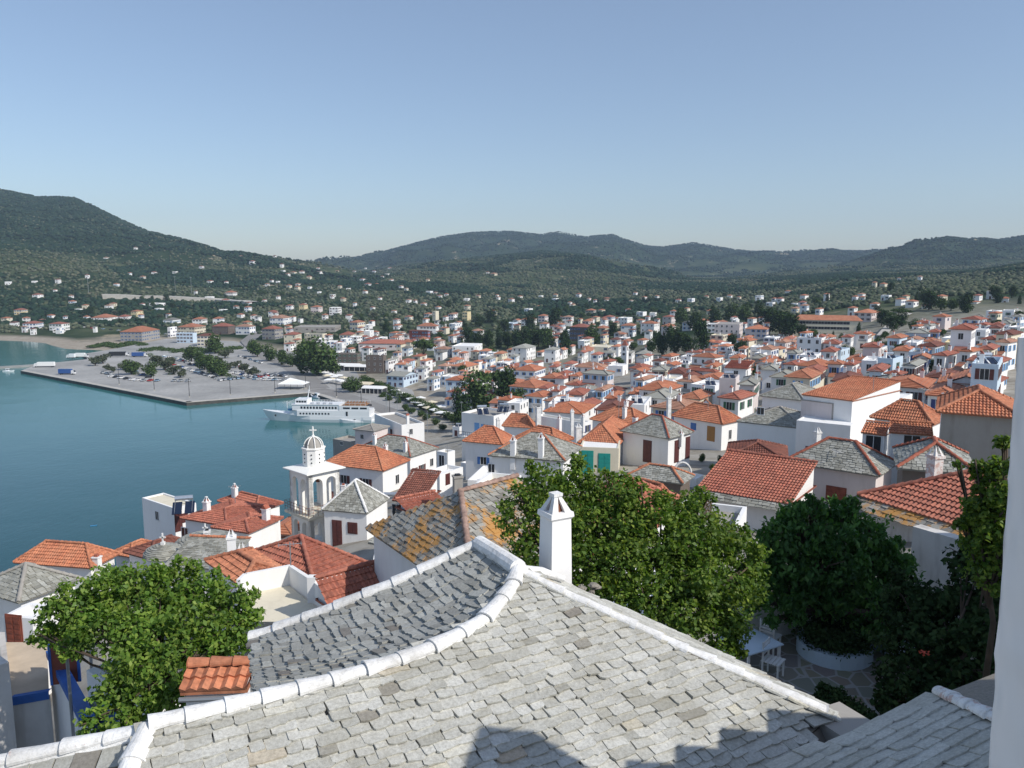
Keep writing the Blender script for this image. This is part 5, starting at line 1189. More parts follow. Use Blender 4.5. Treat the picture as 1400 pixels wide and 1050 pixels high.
# explicit houses: x0 x1 y_top fl h code [fl = share of the width taken by the left face]
T = '''573 601 488 .35 7.5 hol|608 649 513 .6 8 hob|615 656 494 .6 6 hoc|618 665 472 .65 8 fwl|592 621 472 .7 6 how|699 738 469 .55 8.5 hsw|743 777 472 .5 8 hsl|657 686 485 .5 6 hsw
700 747 499 .68 7.5 how|679 703 499 .2 6 hol|656 680 506 .5 6 uol|672 700 516 .15 6 hol|695 757 520 .6 6.5 how|698 720 540 .5 4.5 hrw|558 589 447 .88 9 hbr|569 601 440 .85 7 hpw|591 600 424 .5 13 fgc|632 655 425 .3 10 fgy|643 671 447 .4 6 hol|625 644 452 .5 5 how|614 630 441 .5 7 fwl
749 784 492 .35 6 gol|738 776 511 .63 6 how|786 832 495 .85 6 how|794 841 504 .8 9 hsp|771 810 519 .5 5 hol|754 794 528 .28 7 hrl|792 812 534 .9 6 fgb|817 874 524 .15 6 hol|830 865 539 .4 6 how|864 884 535 .5 4.5 hol|868 900 514 .38 6.5 hol|826 848 478 .6 6 hsw|858 872 479 .5 6 hsw|831 860 499 .7 5 fwl|860 900 497 .5 6 hrp
806 848 473 .6 6 foc|762 784 460 .5 6 hsb|774 792 470 .5 6 gpl|778 813 441 .75 11 hrs|813 843 443 .5 7 hoc|820 834 455 .4 7 hpc|848 875 440 .7 8 how|875 903 437 .7 8 how|903 930 441 .6 7 hop
977 1017 442 .85 10 fgp|971 999 457 .62 9 foc|1018 1057 443 .8 6 hop|1008 1060 457 .32 8.5 hoc|1034 1073 471 .55 7 hol|944 991 481 .72 8 hol|904 952 479 .3 7 how|936 984 500 .88 6.5 hrp|951 980 512 .5 6 hol|944 998 526 .62 6.5 fwl|986 1011 516 .8 9 fgp|1008 1044 520 .72 8 hsp|990 1030 497 .8 9 mow|867 900 478 .6 6 hsg|889 930 499 .55 6 hsc|902 938 518 .5 6.5 fol|926 978 537 .6 5.5 hoc|990 1026 543 .5 5 how|1026 1061 484 .6 5 hsg|1040 1064 498 .5 6 hsw
1166 1210 420 .6 6 hop|1169 1201 451 .6 6.5 hol|1124 1164 463 .6 7 hrp|1090 1127 461 .9 10 fwl|1092 1113 451 .5 9 hol|1114 1138 456 .5 8 hol|1060 1089 463 .5 7 hop|1130 1163 477 .6 6 fwb|1129 1156 493 .85 7 how|1157 1178 495 .5 5 hrw|1177 1222 467 .6 8 hrp|1178 1220 492 .5 7 fwl|1070 1114 491 .4 6 hrw|1040 1078 499 .6 6 hsw|1153 1178 508 .7 5 hrw|1186 1209 515 .5 5 hsw|1091 1124 492 .5 6 fwl
1274 1313 426 .5 7 hop|1313 1357 429 .6 6 hrw|1297 1354 441 .6 11 hrl|1359 1402 450 .6 8 hbc|1360 1394 462 .6 7 how|1340 1386 470 .4 6.5 hrc|1254 1281 437 .7 6 hrp|1236 1286 447 .7 5 hsb|1211 1252 455 .5 8 hob|1246 1271 467 .3 7 fwl|1271 1299 464 .6 5 how|1299 1314 467 .6 6 foy|1319 1344 476 .4 7 how|1277 1312 480 .5 6.5 hrw|1329 1354 489 .6 6 hrw|1240 1268 495 .5 6 gsw|1246 1270 480 .7 7 fgb|1200 1235 489 .6 8 fwb|1214 1241 507 .6 6 hrw|1198 1218 504 .5 7 hrb|1264 1325 507 .6 5 hbw|1347 1378 497 .6 9 fwb|1324 1357 512 .6 6 how|1371 1402 423 .5 8 fwl|1337 1380 519 .5 5 hrw|1292 1330 518 .5 5 hop
416 447 455 .8 7 fcc|500 528 485 .85 11 fgs|527 545 489 .25 8 hsl|461 493 482 .85 7 fgs|493 510 472 .7 9 hrw|544 571 489 .6 6 hob|527 577 506 .5 6 usb|477 501 436 .5 8 hoc|463 492 452 .6 4 hrc|531 552 451 .5 5 how|571 588 460 .5 7 hol|548 572 462 .5 5 how
163 232 442 .45 9 hgg|230 242 446 .2 10 fwl|241 269 454 .8 9 fwb|268 300 453 .8 9 hbc|242 282 440 .6 7 hoc|289 322 440 .7 8 hrs|321 350 441 .7 8 how|357 388 444 .6 10 hrg|368 400 429 .6 8 how|387 416 452 .6 8 hoc|387 413 465 .4 6 hrl|371 385 424 .5 7 how|330 346 437 .5 6 hoc
18 41 419 .5 6 hoy|0 18 431 .5 6 hoc|30 62 436 .6 6 hol|66 96 437 .6 7 how|12 30 437 .5 5 hbw|72 90 448 .6 4 fwl|124 163 427 .6 6 how|160 184 428 .5 4 hrw|178 200 421 .4 7 hoy|111 124 414 .5 5 hoc|43 60 399 .5 7 hol|142 158 414 .5 5 how|222 250 432 .5 5 hsl|262 290 431 .5 7 how|290 312 431 .5 6 hol|307 330 395 .5 7 how|300 322 406 .5 4 how|204 226 413 .6 5 fwl|280 298 404 .5 5 fwl|390 406 414 .5 7 how|408 424 413 .5 8 hoy|424 447 415 .5 8 hop|450 474 419 .5 9 fwl|366 384 422 .5 7 how
712 736 432 .6 7 how|735 752 428 .6 7 hop|752 770 429 .6 7 hos|768 790 429 .6 7 how|737 760 438 .5 7 hol|700 716 441 .5 6 hrc|690 712 440 .5 8 fwb|795 815 435 .5 7 hop|808 824 430 .5 5 hoc|824 845 429 .6 6 how|845 870 433 .5 7 fwl|870 888 425 .5 5 fgl|888 903 426 .5 5 fol|905 932 428 .5 7 hop|800 820 420 .6 6 hog|932 960 436 .5 6 hsl'''
def rd(s):
    for ln_ in s.replace('|', '\n').split('\n'):
        if ln_.strip(): yield ln_.split()
n_exp = 0
for r_ in rd(T):
    x0, x1, yt, fl, h, code = float(r_[0]), float(r_[1]), float(r_[2]), float(r_[3]), float(r_[4]), r_[5]
    w = x1-x0; ye = yt + (w*.155+1.2 if code[0] != 'f' else 1.5)
    if town_house(x0+w*fl, ye, w*fl, w*(1-fl), h, code): n_exp += 1
# landmark buildings
def clock_tower():
    D = hit_h(853, 497, .5); b = at_d(854, 497, D); s = 9.5*D/F/2*.82; zt = z_for(b.x, b.y, 473)-b.z
    r = empty('clock_tower', tuple(b), -.5, 'slim white clock tower with red pointed roof rising from the middle of town', 'clock tower')
    mb = MB(); mb.box(-s, -s, -4, s, s, zt); mb.box(-s-.15, -s-.15, zt*.62, s+.15, s+.15, zt*.66); mb.box(-s-.2, -s-.2, zt, s+.2, s+.2, zt+.3); mb.build('shaft', M['plaster_lime'], r)
    mb = MB(); e = s+.15; q = zt+.3; mb.add([(-e,-e,q),(e,-e,q),(e,e,q),(-e,e,q),(0,0,q+e*1.9)], [(0,1,4),(1,2,4),(2,3,4),(3,0,4)]); mb.build('roof', M['tile_red'], r)
    for q in range(4):
        Mx = Matrix.Rotation(q*pi/2, 4, 'Z'); mb = MB(); mb.box(-.5, -s-.06, zt*.75, .5, -s+.05, zt*.75+2.0, 0, Mx); mb.build('belfry_opening', M['glass_dark'], r)
    mb = MB(); mb.lathe([(.0, 0), (.75, 0), (.75, .12)], 20); o = mb.build('clock_face', M['glass_dark'], r, loc=(0, -s-.02, zt*.55), rot=(pi/2, 0, 0))
clock_tower()
H = town_house(1180, 439, 96, 27, 8.5, 'hpc', yaw=-.10, label='long school building with pale orange roof and window bands on the hill', name='school', cat='school', rise=3.2, wins=False, D=500)
for f in range(2):
    zz = H['z'] - 1.6 - f*3.3
    n = 6; Lw = H['lu']-.9
    for i in range(9): win(H, 'L', Lw*(i+.5)/11 + Lw*.18, zz, 4.0, 1.7, 'dark')
    for i in range(4): win(H, 'R', (H['lv']-.9)*(i+.5)/4, zz, 3.0, 1.7, 'dark')
town_house(458, 447, 56, 8, 5, 'fgg', yaw=-.1, label='long low grey commercial building behind the plane tree', cat='building', name='commercial_building')
town_house(555, 470, 66, 8, 5, 'hrp', yaw=-.15, label='very long low orange roofed building behind the waterfront', cat='building', name='long_building', rise=2.5)
# procedural infill among them: houses one glimpses between the others
def free(x, y, r):
    for a, b, q in PLACED:
        if (a-x)**2+(b-y)**2 < (q+r)**2: return False
    return True
ZONES = [ # (pixel polygon, count, min gap)
 ([(560,490),(640,470),(760,462),(1000,470),(1300,450),(1400,440),(1400,560),(1230,530),(1100,520),(1040,560),(920,575),(860,565),(740,560),(640,545),(590,520)], 190, 3.6),
 ([(600,575),(690,600),(800,600),(900,640),(960,650),(1090,560),(1230,620),(1290,590),(1400,640),(1400,720),(1200,700),(1000,700),(860,720),(700,720),(600,690)], 40, 3.2),
 ([(150,772),(275,725),(380,708),(520,680),(560,640),(620,700),(560,760),(500,800),(350,830),(60,830),(40,800)], 34, 2.6),
 ([(620,440),(1080,428),(1260,435),(1400,420),(1400,450),(1000,470),(700,462)], 85, 5.2),
 ([(440,458),(640,440),(720,470),(610,525),(570,505),(480,482)], 60, 3.6),
 ([(230,440),(480,425),(620,440),(560,480),(480,485),(380,470),(330,440)], 22, 7),
 ([(0,425),(230,425),(200,440),(90,455),(0,448)], 8, 9)]
SKIPPX = [(838,872,488,515),(640,745,440,478),(895,975,440,482),(400,462,470,520),(335,400,465,500),(1060,1240,395,455),(1200,1250,405,470)]
n_in = 0
for zi, (poly, cnt, gap) in enumerate(ZONES):
    xs = [p[0] for p in poly]; ys = [p[1] for p in poly]; tries = 0; k = 0
    while k < cnt and tries < cnt*25:
        tries += 1; px, py = U(min(xs), max(xs)), U(min(ys), max(ys))
        if not inpoly((px, py), poly): continue
        if any(a <= px <= b and c <= py <= d for a, b, c, d in SKIPPX): continue
        h = random.choice((3.4, 5.6, 6, 6.4)) if zi not in (1, 2) else 3.6
        D = hit_h(px, py, h, 30 if zi in (1, 2) else 100)
        if D is None: continue
        a = at_d(px, py, D); w = U(6.0, 9.5) if zi not in (1, 2) else U(3.2, 4.8)
        if not free(a.x-w*.3, a.y+w*.5, gap): continue
        code = random.choice(('how', 'hol', 'hrw', 'hop', 'how', 'fwl', 'fwl', 'hsw', 'gol', 'hoc', 'hbw'))
        wp = w*F/D
        if town_house(px, py, wp*U(.55, .75), wp*U(.35, .6), h, code): k += 1; n_in += 1
print('town explicit', n_exp, 'infill', n_in, 'total', len(TOWN))
# far villas on the slopes
V = '''206 336|186 338|178 373|146 352|120 376|80 382|48 384|12 385|76 396|48 404|196 378|212 372|240 371|276 364|288 384|310 385|330 350|346 357|376 350|386 361|394 374|402 372|414 371|424 378|438 371|366 388|372 383|408 388|396 390|424 392|436 366|462 370|450 358|470 362|486 358|530 374|534 366|536 382|500 366|586 382|588 398|640 408|655 404|682 406|792 402|806 408|815 410|830 410|870 400|930 410|946 408|968 405|985 407|1000 404|1012 406|1134 402|1198 386|1210 388|1260 378|1180 402|1232 380|668 372|676 374|504 388|556 394|602 404|612 402|268 398|160 388|98 404|100 412|340 420|362 410|330 430|500 398|520 407|560 410|700 409|740 404|760 408|1040 404|1060 408|1080 398|580 415|600 420|640 418|675 425|540 425|510 420|486 414|470 408|455 405|560 433|530 440|505 444|545 445|610 433|1250 412|1290 405|1340 404|1380 408|1360 398|1400 402|1270 418|1230 425'''
for r_ in rd(V):
    px, py = float(r_[0]), float(r_[1]); h = U(3.5, 6.5)
    D = hit_h(px, py, h, 560, 3200)
    if D is None: continue
    w = U(7, 12)*min(1.6, max(1, D/1300)); wp = w*F/D
    a = at_d(px, py, D)
    if free(a.x, a.y, 7): town_house(px, py, wp*.6, wp*.45, h, random.choice(('hol', 'how', 'hol', 'fwl', 'hoc', 'hol')), D=D, wins=3, name='villa')

k = 0; tries = 0
while k < 70 and tries < 1500:
    tries += 1; px, py = random.choice(((U(340, 640), U(398, 440)), (U(0, 340), U(408, 438)), (U(640, 1060), U(402, 432)), (U(380, 560), U(362, 395)), (U(1060, 1400), U(400, 425))))
    h = U(3.5, 6.5); D = hit_h(px, py, h, 560, 3200)
    if D is None: continue
    a = at_d(px, py, D)
    if a.z-h < 3.2 or not free(a.x, a.y, 9): continue
    w = U(7, 12)*min(1.4, max(1, D/1500)); wp = w*F/D
    if town_house(px, py, wp*.6, wp*.45, h, random.choice(('hol', 'how', 'hoc', 'fwl', 'hol')), D=D, wins=3, name='villa'): k += 1
# ================================================================ TREES
def mesh_np(name, V, Fq, mat, tint=None, n=4):
    me = bpy.data.meshes.new(name); V = np.asarray(V, np.float32).reshape(-1, 3); Fq = np.asarray(Fq, np.int32)
    me.vertices.add(len(V)); me.vertices.foreach_set('co', V.ravel()); nf = len(Fq)
    me.loops.add(nf*n); me.loops.foreach_set('vertex_index', Fq.ravel()); me.polygons.add(nf)
    me.polygons.foreach_set('loop_start', np.arange(nf, dtype=np.int32)*n); me.polygons.foreach_set('loop_total', np.full(nf, n, np.int32))
    me.materials.append(mat)
    if tint is not None:
        at = me.attributes.new('tint', 'FLOAT', 'FACE'); at.data.foreach_set('value', np.asarray(tint, np.float32))
    me.update(calc_edges=True); return me
def leaves(lobes, count, size, mat, name='crown', rng=None, flat=.5, shell=.55, droop=0, clump=.0, tb=.5, gap=0):
    """many small folded leaves spread through a union of ellipsoids; lobes: (centre, (rx, ry, rz))"""
    rng = rng or np.random.default_rng(5)
    vol = np.array([l[1][0]*l[1][1] + l[1][0]*l[1][2] for l in lobes]); cn = (vol/vol.sum()*count).astype(int)+1
    P = []; Nn = []; T = []
    for (c, r), k in zip(lobes, cn):
        d = rng.normal(size=(k, 3)); d /= np.linalg.norm(d, axis=1)[:, None]
        rad = shell + (1-shell)*rng.random(k)**.7
        nz = np.array([mnoise.noise(Vector((q[0]*2.1+c[0], q[1]*2.1+c[1], q[2]*2.1+c[2]))) for q in d])
        nz2 = np.array([mnoise.noise(Vector((q[0]*5.3+c[1], q[1]*5.3+c[2], q[2]*5.3+c[0]))) for q in d])
        rad = rad*(1+.38*nz+gap*.35*nz2)
        P.append(np.array(c)[None]+d*np.array(r)[None]*rad[:, None]); Nn.append(d); T.append(tb+.35*nz+.22*rng.normal(size=k))
    P = np.concatenate(P); Nn = np.concatenate(Nn); T = np.concatenate(T)
    if gap > 0:      # openings between the boughs
        g = np.array([mnoise.noise(Vector(q*1.9))+.6*mnoise.noise(Vector(q*4.3)) for q in P]); keep = g > -gap*.38+.0
        P, Nn, T = P[keep], Nn[keep], T[keep]+.18*g[keep]
    if clump > 0:   # pull leaves towards twig tips
        tips = P[rng.integers(0, len(P), max(4, len(P)//14))]; idx = rng.integers(0, len(tips), len(P))
        # nearest of three random tips is too costly: use hashed cells
        cell = np.round(P/clump); P = P*(1-.45)+ (cell*clump + .3*clump*np.sin(cell[:, [1, 2, 0]]*12.9))*.45
    k = len(P); a = rng.normal(size=(k, 3))*.8 + np.array([0, 0, .55]) + Nn*flat; a /= np.linalg.norm(a, axis=1)[:, None]  # leaf normal
    b = np.cross(a, rng.normal(size=(k, 3))); b /= np.linalg.norm(b, axis=1)[:, None]; c_ = np.cross(a, b)
    if droop: b = b + np.array([0, 0, -droop]); b /= np.linalg.norm(b, axis=1)[:, None]
    s = size*(.6+.8*rng.random(k))[:, None]
    v0 = P-b*s*.5; v2 = P+b*s*.5; v1 = P+c_*s*.32+a*s*.10; v3 = P-c_*s*.32+a*s*.10
    V = np.stack([v0, v1, v2, v3], 1).reshape(-1, 3); Fq = np.arange(4*k).reshape(-1, 4)
    return mesh_np(name, V, Fq, mat, np.clip(T, 0, 1))
def trunk_mesh(pts_list, name='trunk', mat='bark'):
    mb = MB()
    for pts, rs in pts_list: mb.tube(pts, rs, 7)
    return mb.mesh(name, M[mat], True)
_tv = {}
def tree_variant(kind, i):
    k = (kind, i)
    if k in _tv: return _tv[k]
    rng = np.random.default_rng(hash(kind) % 1 + i*17 + len(kind)); L = []
    if kind == 'round':
        for q in range(9): th = rng.random()*6.28; rr = rng.random()*.5; L.append(((rr*cos(th), rr*sin(th), .45+rng.random()*.75), (.34+rng.random()*.18,)*2+(.30+rng.random()*.14,)))
        me = leaves(L, 1500, .15, M['leaf_town'], rng=rng, shell=.45); tr = trunk_mesh([([(0,0,-.25),(0,0,.3),(.05,0,.8)], [.06,.05,.02]), ([(0,0,.25),(.3,.1,.7)], [.035,.01]), ([(0,0,.3),(-.25,-.15,.75)], [.035,.01])])
    elif kind == 'dark':
        for q in range(11): th = rng.random()*6.28; rr = rng.random()*.45; L.append(((rr*cos(th), rr*sin(th), .35+rng.random()*1.1), (.32+rng.random()*.16,)*2+(.34+rng.random()*.2,)))
        me = leaves(L, 1700, .15, M['leaf_dark'], rng=rng, shell=.45); tr = trunk_mesh([([(0,0,-.25),(0,0,.5),(.04,0,1.2)], [.06,.05,.015])])
    elif kind == 'olive':
        for q in range(7): th = rng.random()*6.28; rr = rng.random()*.55; L.append(((rr*cos(th), rr*sin(th), .4+rng.random()*.45), (.36,.36,.27)))
        me = leaves(L, 900, .16, M['leaf_olive'], rng=rng, shell=.4); tr = trunk_mesh([([(0,0,-.25),(.04,0,.25),(0,.05,.6)], [.08,.06,.02])])
    elif kind == 'cypress':
        for q in range(9): z = .25+q*.24; r = .34*(1-(q/9.5)**1.8)+.05; L.append(((.03*rng.normal(), .03*rng.normal(), z), (r, r, .26)))
        me = leaves(L, 1200, .13, M['leaf_dark'], rng=rng, shell=.5); tr = trunk_mesh([([(0,0,-.25),(0,0,1.6)], [.06,.02])])
    elif kind == 'pine':
        for q in range(9): th = rng.random()*6.28; rr = .15+rng.random()*.6; L.append(((rr*cos(th), rr*sin(th), 1.0+rng.random()*.35), (.36,.36,.17)))
        me = leaves(L, 1200, .14, M['leaf_town'], rng=rng, shell=.35); tr = trunk_mesh([([(0,0,-.25),(.05,0,.5),(0,.05,1.1)], [.06,.05,.02]), ([(.05,0,.5),(.4,.1,1.0)], [.03,.01]), ([(.03,0,.6),(-.4,-.1,1.05)], [.03,.01])])
    _tv[k] = (me, tr); return _tv[k]
TREES = []
def tree(px, pyb, wpx, kind='round', D=None, label=None, sc=1.0, zs=1.0, top=None):
    p = None
    if D: p = at_d(px, pyb, D); p.z = max(G(p.x, p.y), QZ if p.z < 3 else -9)
    else:
        D = hit_h(px, pyb, 0.0, 90, 3000)
        if D is None: return
        p = at_d(px, pyb, D)
    r = wpx*D/F/2; me, tr = tree_variant(kind, random.randrange(3)); base = {'round': .85, 'dark': .8, 'olive': .85, 'cypress': .42, 'pine': .95}[kind]
    s = r/base*sc; nm = {'round': 'broadleaf_tree', 'dark': 'dark_tree', 'olive': 'olive_tree', 'cypress': 'cypress_tree', 'pine': 'pine_tree'}[kind]
    rt = empty(nm, tuple(p), U(0, 6.28), cat='tree', label=label or ''); link('crown', me, rt, sc=(s, s, s*zs)); link('trunk', tr, rt, sc=(s, s, s*zs))
    TREES.append(dict(o=rt, px=px, py=pyb-r*F/D*.8, kind=kind, fixed=bool(label), D=D)); PLACED.append((p.x, p.y, r*.7))
    return rt
TR = '''434 515 60 round 1|412 512 34 round 1|455 514 30 round 1|420 498 36 round 1|352 488 26 round 1|368 494 26 round 1|385 499 24 round 1|400 502 22 round 1|345 480 18 round 1
580 497 38 pine 1.1|640 472 24 dark .9|654 475 20 dark 1|668 474 22 dark .9|682 476 11 cypress 1|694 476 24 dark .9|708 478 28 dark .9|722 477 28 dark .95|736 475 24 dark .9|745 477 34 round 1|772 476 22 dark 1|690 455 20 dark .8|672 442 22 dark .8|655 447 18 dark .8|810 470 30 round 1|800 464 22 dark 1|838 462 18 dark 1|760 448 24 dark 1|725 452 20 dark 1
905 486 26 dark 1.1|922 485 32 dark 1.2|938 484 28 dark 1.0|958 485 28 dark 1.5|892 482 22 round 1|948 452 24 dark 1|930 445 28 round 1|975 444 22 dark 1|1000 478 24 dark .9|1012 493 30 dark .9|1035 432 10 cypress .8|1052 452 34 dark .8|1066 458 36 dark .8|1080 462 34 dark .8|1096 462 26 dark .7|1040 440 12 cypress .8|1112 462 20 round .7|1128 463 12 round .7|1020 442 30 round 1|1000 438 26 round 1|1035 520 22 round 1.2
1215 442 24 pine .8|1228 438 28 pine .8|1238 434 18 pine .8|1205 446 20 dark 1|1218 452 26 dark .7|1232 446 22 dark .7|1320 428 26 dark .9|1270 424 34 dark .8|1286 424 24 round .8|1300 425 22 round .9|1250 452 18 round 1|1262 462 20 round .9|1230 497 20 dark 1.2|1222 490 14 dark 1|1163 488 16 round 1|1156 484 14 round 1|1275 512 18 dark 1|1362 436 14 round 1|1392 446 18 dark 1
690 556 44 dark 1.2|650 560 50 round 1.2|672 548 40 pine 1.3|630 590 30 dark 1.8|642 600 24 dark 1.6|705 562 40 round .9|665 572 44 round .9|745 563 34 round 1|760 558 24 round 1|632 575 26 dark 1.4|894 562 26 round 1|900 556 14 round 1.2|780 572 18 round .6|770 571 18 round .6|640 520 16 round 1|632 516 20 round 1|845 500 20 round .7|832 498 22 round .6
975 650 18 round 1|985 640 16 dark 1|960 632 14 round 1
484 538 28 round 1|474 535 18 round 1|497 530 14 round 1'''
for r_ in rd(TR): tree(float(r_[0]), float(r_[1]), float(r_[2]), r_[3], zs=float(r_[4]))
# trees along the promenade, two staggered rows
for i in range(24):
    t_ = i/23; tree(500+t_*140+U(-1,1), 524+t_*62+U(-1,1), 21, 'round', zs=.62, D=None)
for i in range(9):
    t_ = i/8; tree(524+t_*80+U(-2,2), 545+t_*42+U(-2,2), 15, 'round', zs=.75)
# car park trees
CP_T = [(130,500,14),(141,497,16),(148,506,10),(180,512,18),(172,506,16),(186,505,14),(207,514,17),(214,500,16),(226,506,16),(238,512,16),(247,516,14),(232,500,14),(262,494,18),(272,500,18),(280,506,18),(286,497,14),(290,512,22),(303,514,18),(312,508,14),(322,503,12),(335,509,14),(346,513,14),(308,490,16),(294,483,22),(300,497,12),(155,509,9)]
for x, y, w in CP_T: tree(x, y, w*1.5, 'olive' if w < 17 else 'round', D=at_z(x, y, QZ).y, zs=.9)
# scattered single trees between the houses in the plain
for (poly, cnt) in (([(0,420),(480,425),(620,440),(1080,428),(1400,420),(1400,395),(1100,400),(700,410),(300,400),(0,395)], 90), ([(470,430),(640,440),(640,470),(560,462),(480,452)], 26), ([(100,425),(330,430),(300,442),(180,445),(110,440)], 16), ([(600,480),(1000,470),(1390,440),(1390,510),(1000,540),(640,510)], 34)):
    k = 0; tries = 0
    while k < cnt and tries < 2000:
        tries += 1; px, py = U(0, 1400), U(380, 560)
        if not inpoly((px, py), poly): continue
        D = hit_h(px, py, 0, 200, 3000)
        if D is None: continue
        p = at_d(px, py, D)
        if not free(p.x, p.y, 3.0): continue
        kd = random.choice(('dark', 'round', 'olive', 'dark', 'round', 'round', 'cypress')); tree(px, py, U(6, 11)*F/D*(1 if D > 450 else .6)*(.35 if kd == 'cypress' else 1), kd, zs=U(.7, 1.0)); k += 1
print('trees', len(TREES))
# groves and woods that nobody could count
def woods():
    rng = np.random.default_rng(3); ico = []
    t_ = (1+5**.5)/2; V0 = np.array([(-1,t_,0),(1,t_,0),(-1,-t_,0),(1,-t_,0),(0,-1,t_),(0,1,t_),(0,-1,-t_),(0,1,-t_),(t_,0,-1),(t_,0,1),(-t_,0,-1),(-t_,0,1)])/1.9
    F0 = np.array([(0,11,5),(0,5,1),(0,1,7),(0,7,10),(0,10,11),(1,5,9),(5,11,4),(11,10,2),(10,7,6),(7,1,8),(3,9,4),(3,4,2),(3,2,6),(3,6,8),(3,8,9),(4,9,5),(2,4,11),(6,2,10),(8,6,7),(9,8,1)])
    cells = {}
    for a, b, q in PLACED: cells.setdefault((int(a//30), int(b//30)), []).append((a, b, q))
    def fr(x, y, r):
        i, j = int(x//30), int(y//30)
        for di in (-1, 0, 1):
            for dj in (-1, 0, 1):
                for a, b, q in cells.get((i+di, j+dj), ()):
                    if (a-x)**2+(b-y)**2 < (q+r)**2: return False
        return True
    for nm, mat, lo, hi, N, smin, smax, lab in (('olive_groves', 'leaf_olive', 640, 2600, 26000, 1.5, 2.7, 'olive groves covering the plain and lower slopes'), ('pine_woods', 'leaf_forest', 900, 4700, 70000, 1.9, 3.6, 'dark pine woods covering the hills')):
        P = []; S = []; tries = 0
        while len(P) < N and tries < N*6:
            tries += 1; a = rng.uniform(-.72, .72); D = exp_(rng, lo, hi); x, y = a*D, D
            z = G(x, y)
            if z < 2.6: continue
            q = mnoise.noise(Vector((x/230, y/230, 4))) + .35*mnoise.noise(Vector((x/60, y/60, 9)))
            if nm == 'olive_groves' and q > .12 and R() < .8: continue
            if nm == 'pine_woods' and (q < (-.5 if z > 100 else .08)): continue
            if nm == 'pine_woods' and y < 1400 and R() < .5: continue
            s = rng.uniform(smin, smax)*(1+D/6500)
            if y < 1700 and not fr(x, y, s+3): continue
            if y < 900 and (-.62 < a < -.28) and z < 3.2: continue
            P.append((x, y, z+s*.45)); S.append(s)
        P = np.array(P); S = np.array(S); k = len(P)
        jit = 1+.5*(rng.random((k, 12, 1))-.5); V = V0[None]*jit*S[:, None, None]*np.array([1, 1, .8]) + P[:, None]
        Fq = (F0[None]+(np.arange(k)*12)[:, None, None]).reshape(-1, 3)
        tn = np.repeat(np.clip(.5+.25*rng.normal(size=k), 0, 1), 20)
        me = mesh_np(nm, V.reshape(-1, 3), Fq, M[mat], tn, 3)
        tag(link(nm, me), lab, kind='stuff'); print(nm, k)
def exp_(rng, lo, hi): return lo*(hi/lo)**rng.random()
woods()
# ================================================================ NEAR VEGETATION AND COURT
def lobes_px(L):
    out = []
    for px, py, rp, D, *zz in L:
        p = at_d(px, py, D); r = rp*D/F; out.append(((p.x, p.y, p.z), (r, r*(zz[0] if zz else 1.0), r*.85)))
    return out
def big_plant(name, label, cat, base, L, count, size, mat, trunk_r=.12, seed=1, **k):
    lb = lobes_px(L); root = empty(name, tuple(base), label=label, cat=cat); b = Vector(base)
    lb = [((c[0]-b.x, c[1]-b.y, c[2]-b.z), r) for c, r in lb]
    rs = random.Random(seed); ex = []
    for c, r in lb:
        for _ in range(3):
            v = Vector((rs.gauss(0, 1), rs.gauss(0, 1), rs.gauss(.35, 1))).normalized(); q = rs.uniform(.18, .34)
            ex.append(((c[0]+v.x*r[0]*1.02, c[1]+v.y*r[1]*1.02, c[2]+v.z*r[2]*1.02), (r[0]*q, r[1]*q, r[2]*q*1.3)))
    lb = lb+ex
    me = leaves(lb, count, size, M[mat], rng=np.random.default_rng(seed), **k); link('crown', me, root)
    mid = Vector((sum(c[0] for c, r in lb)/len(lb), sum(c[1] for c, r in lb)/len(lb), sum(c[2] for c, r in lb)/len(lb)))*.45
    mb = MB(); mb.tube([(0, 0, -.5), mid*.5+Vector((.1, 0, 0)), mid], [trunk_r, trunk_r*.85, trunk_r*.7], 8)
    for c, r in lb[:len(L)]:
        c = Vector(c); q = mid.lerp(c, .5)+Vector((U(-.2, .2), U(-.2, .2), U(-.1, .2))); mb.tube([mid*U(.7, 1), q, c+Vector((U(-.3,.3), U(-.3,.3), r[2]*.5))], [trunk_r*.5, trunk_r*.3, .015], 6)
        for _ in range(3):
            e = c+Vector((U(-1, 1)*r[0], U(-1, 1)*r[1], U(-.6, .9)*r[2]))*.8; mb.tube([q, c.lerp(e, .5), e], [trunk_r*.22, .02, .008], 5)
    mb.build('trunk', M['bark'], root, smooth=True); return root
FZ = EYE - 10.35
# vine over the pergola, lower left
vb = at_d(235, 985, 16.5)
big_plant('grape_vine', 'dense bright green grape vine spilling over a pergola at the lower left', 'vine', vb,
 [(110,830,42,19),(80,845,34,19),(62,870,22,18.6),(150,808,40,19.4),(190,800,42,19.6),(235,805,42,19.6),(275,812,40,19.4),(315,825,34,19),(338,845,22,18.6),(130,860,36,18),(175,865,44,18),(220,875,44,17.6),(265,865,40,18),(300,862,36,18),(325,885,26,17.8),(335,920,17,17.4),(180,915,42,17),(225,925,40,16.8),(155,950,34,16.6),(195,960,34,16.4),(240,965,30,16.4),(130,985,24,16),(165,990,28,16),(280,895,26,17.4),(100,885,22,17.8),(215,840,40,18.6),(150,840,36,18.8)],
 30000, .13, 'leaf_vine', .09, 11, shell=.35, tb=.5, droop=.5, gap=.75)
pg = empty('pergola', tuple(at_d(150, 960, 17)), label='slender pergola of poles and wires carrying the vine', cat='pergola')
mb = MB()
pz = at_d(200, 880, 18).z-.2
ps = [at_z(*p, pz) for p in ((90,880),(300,885),(250,850),(120,848))]
for a, b in zip(ps, ps[1:]+ps[:1]): mb.tube([a, b], .035, 6)
for i in range(1, 7): mb.tube([ps[0].lerp(ps[1], i/7), ps[3].lerp(ps[2], i/7)], .02, 5)
child(mb.build('roof_grid', M['metal_grey']), pg)
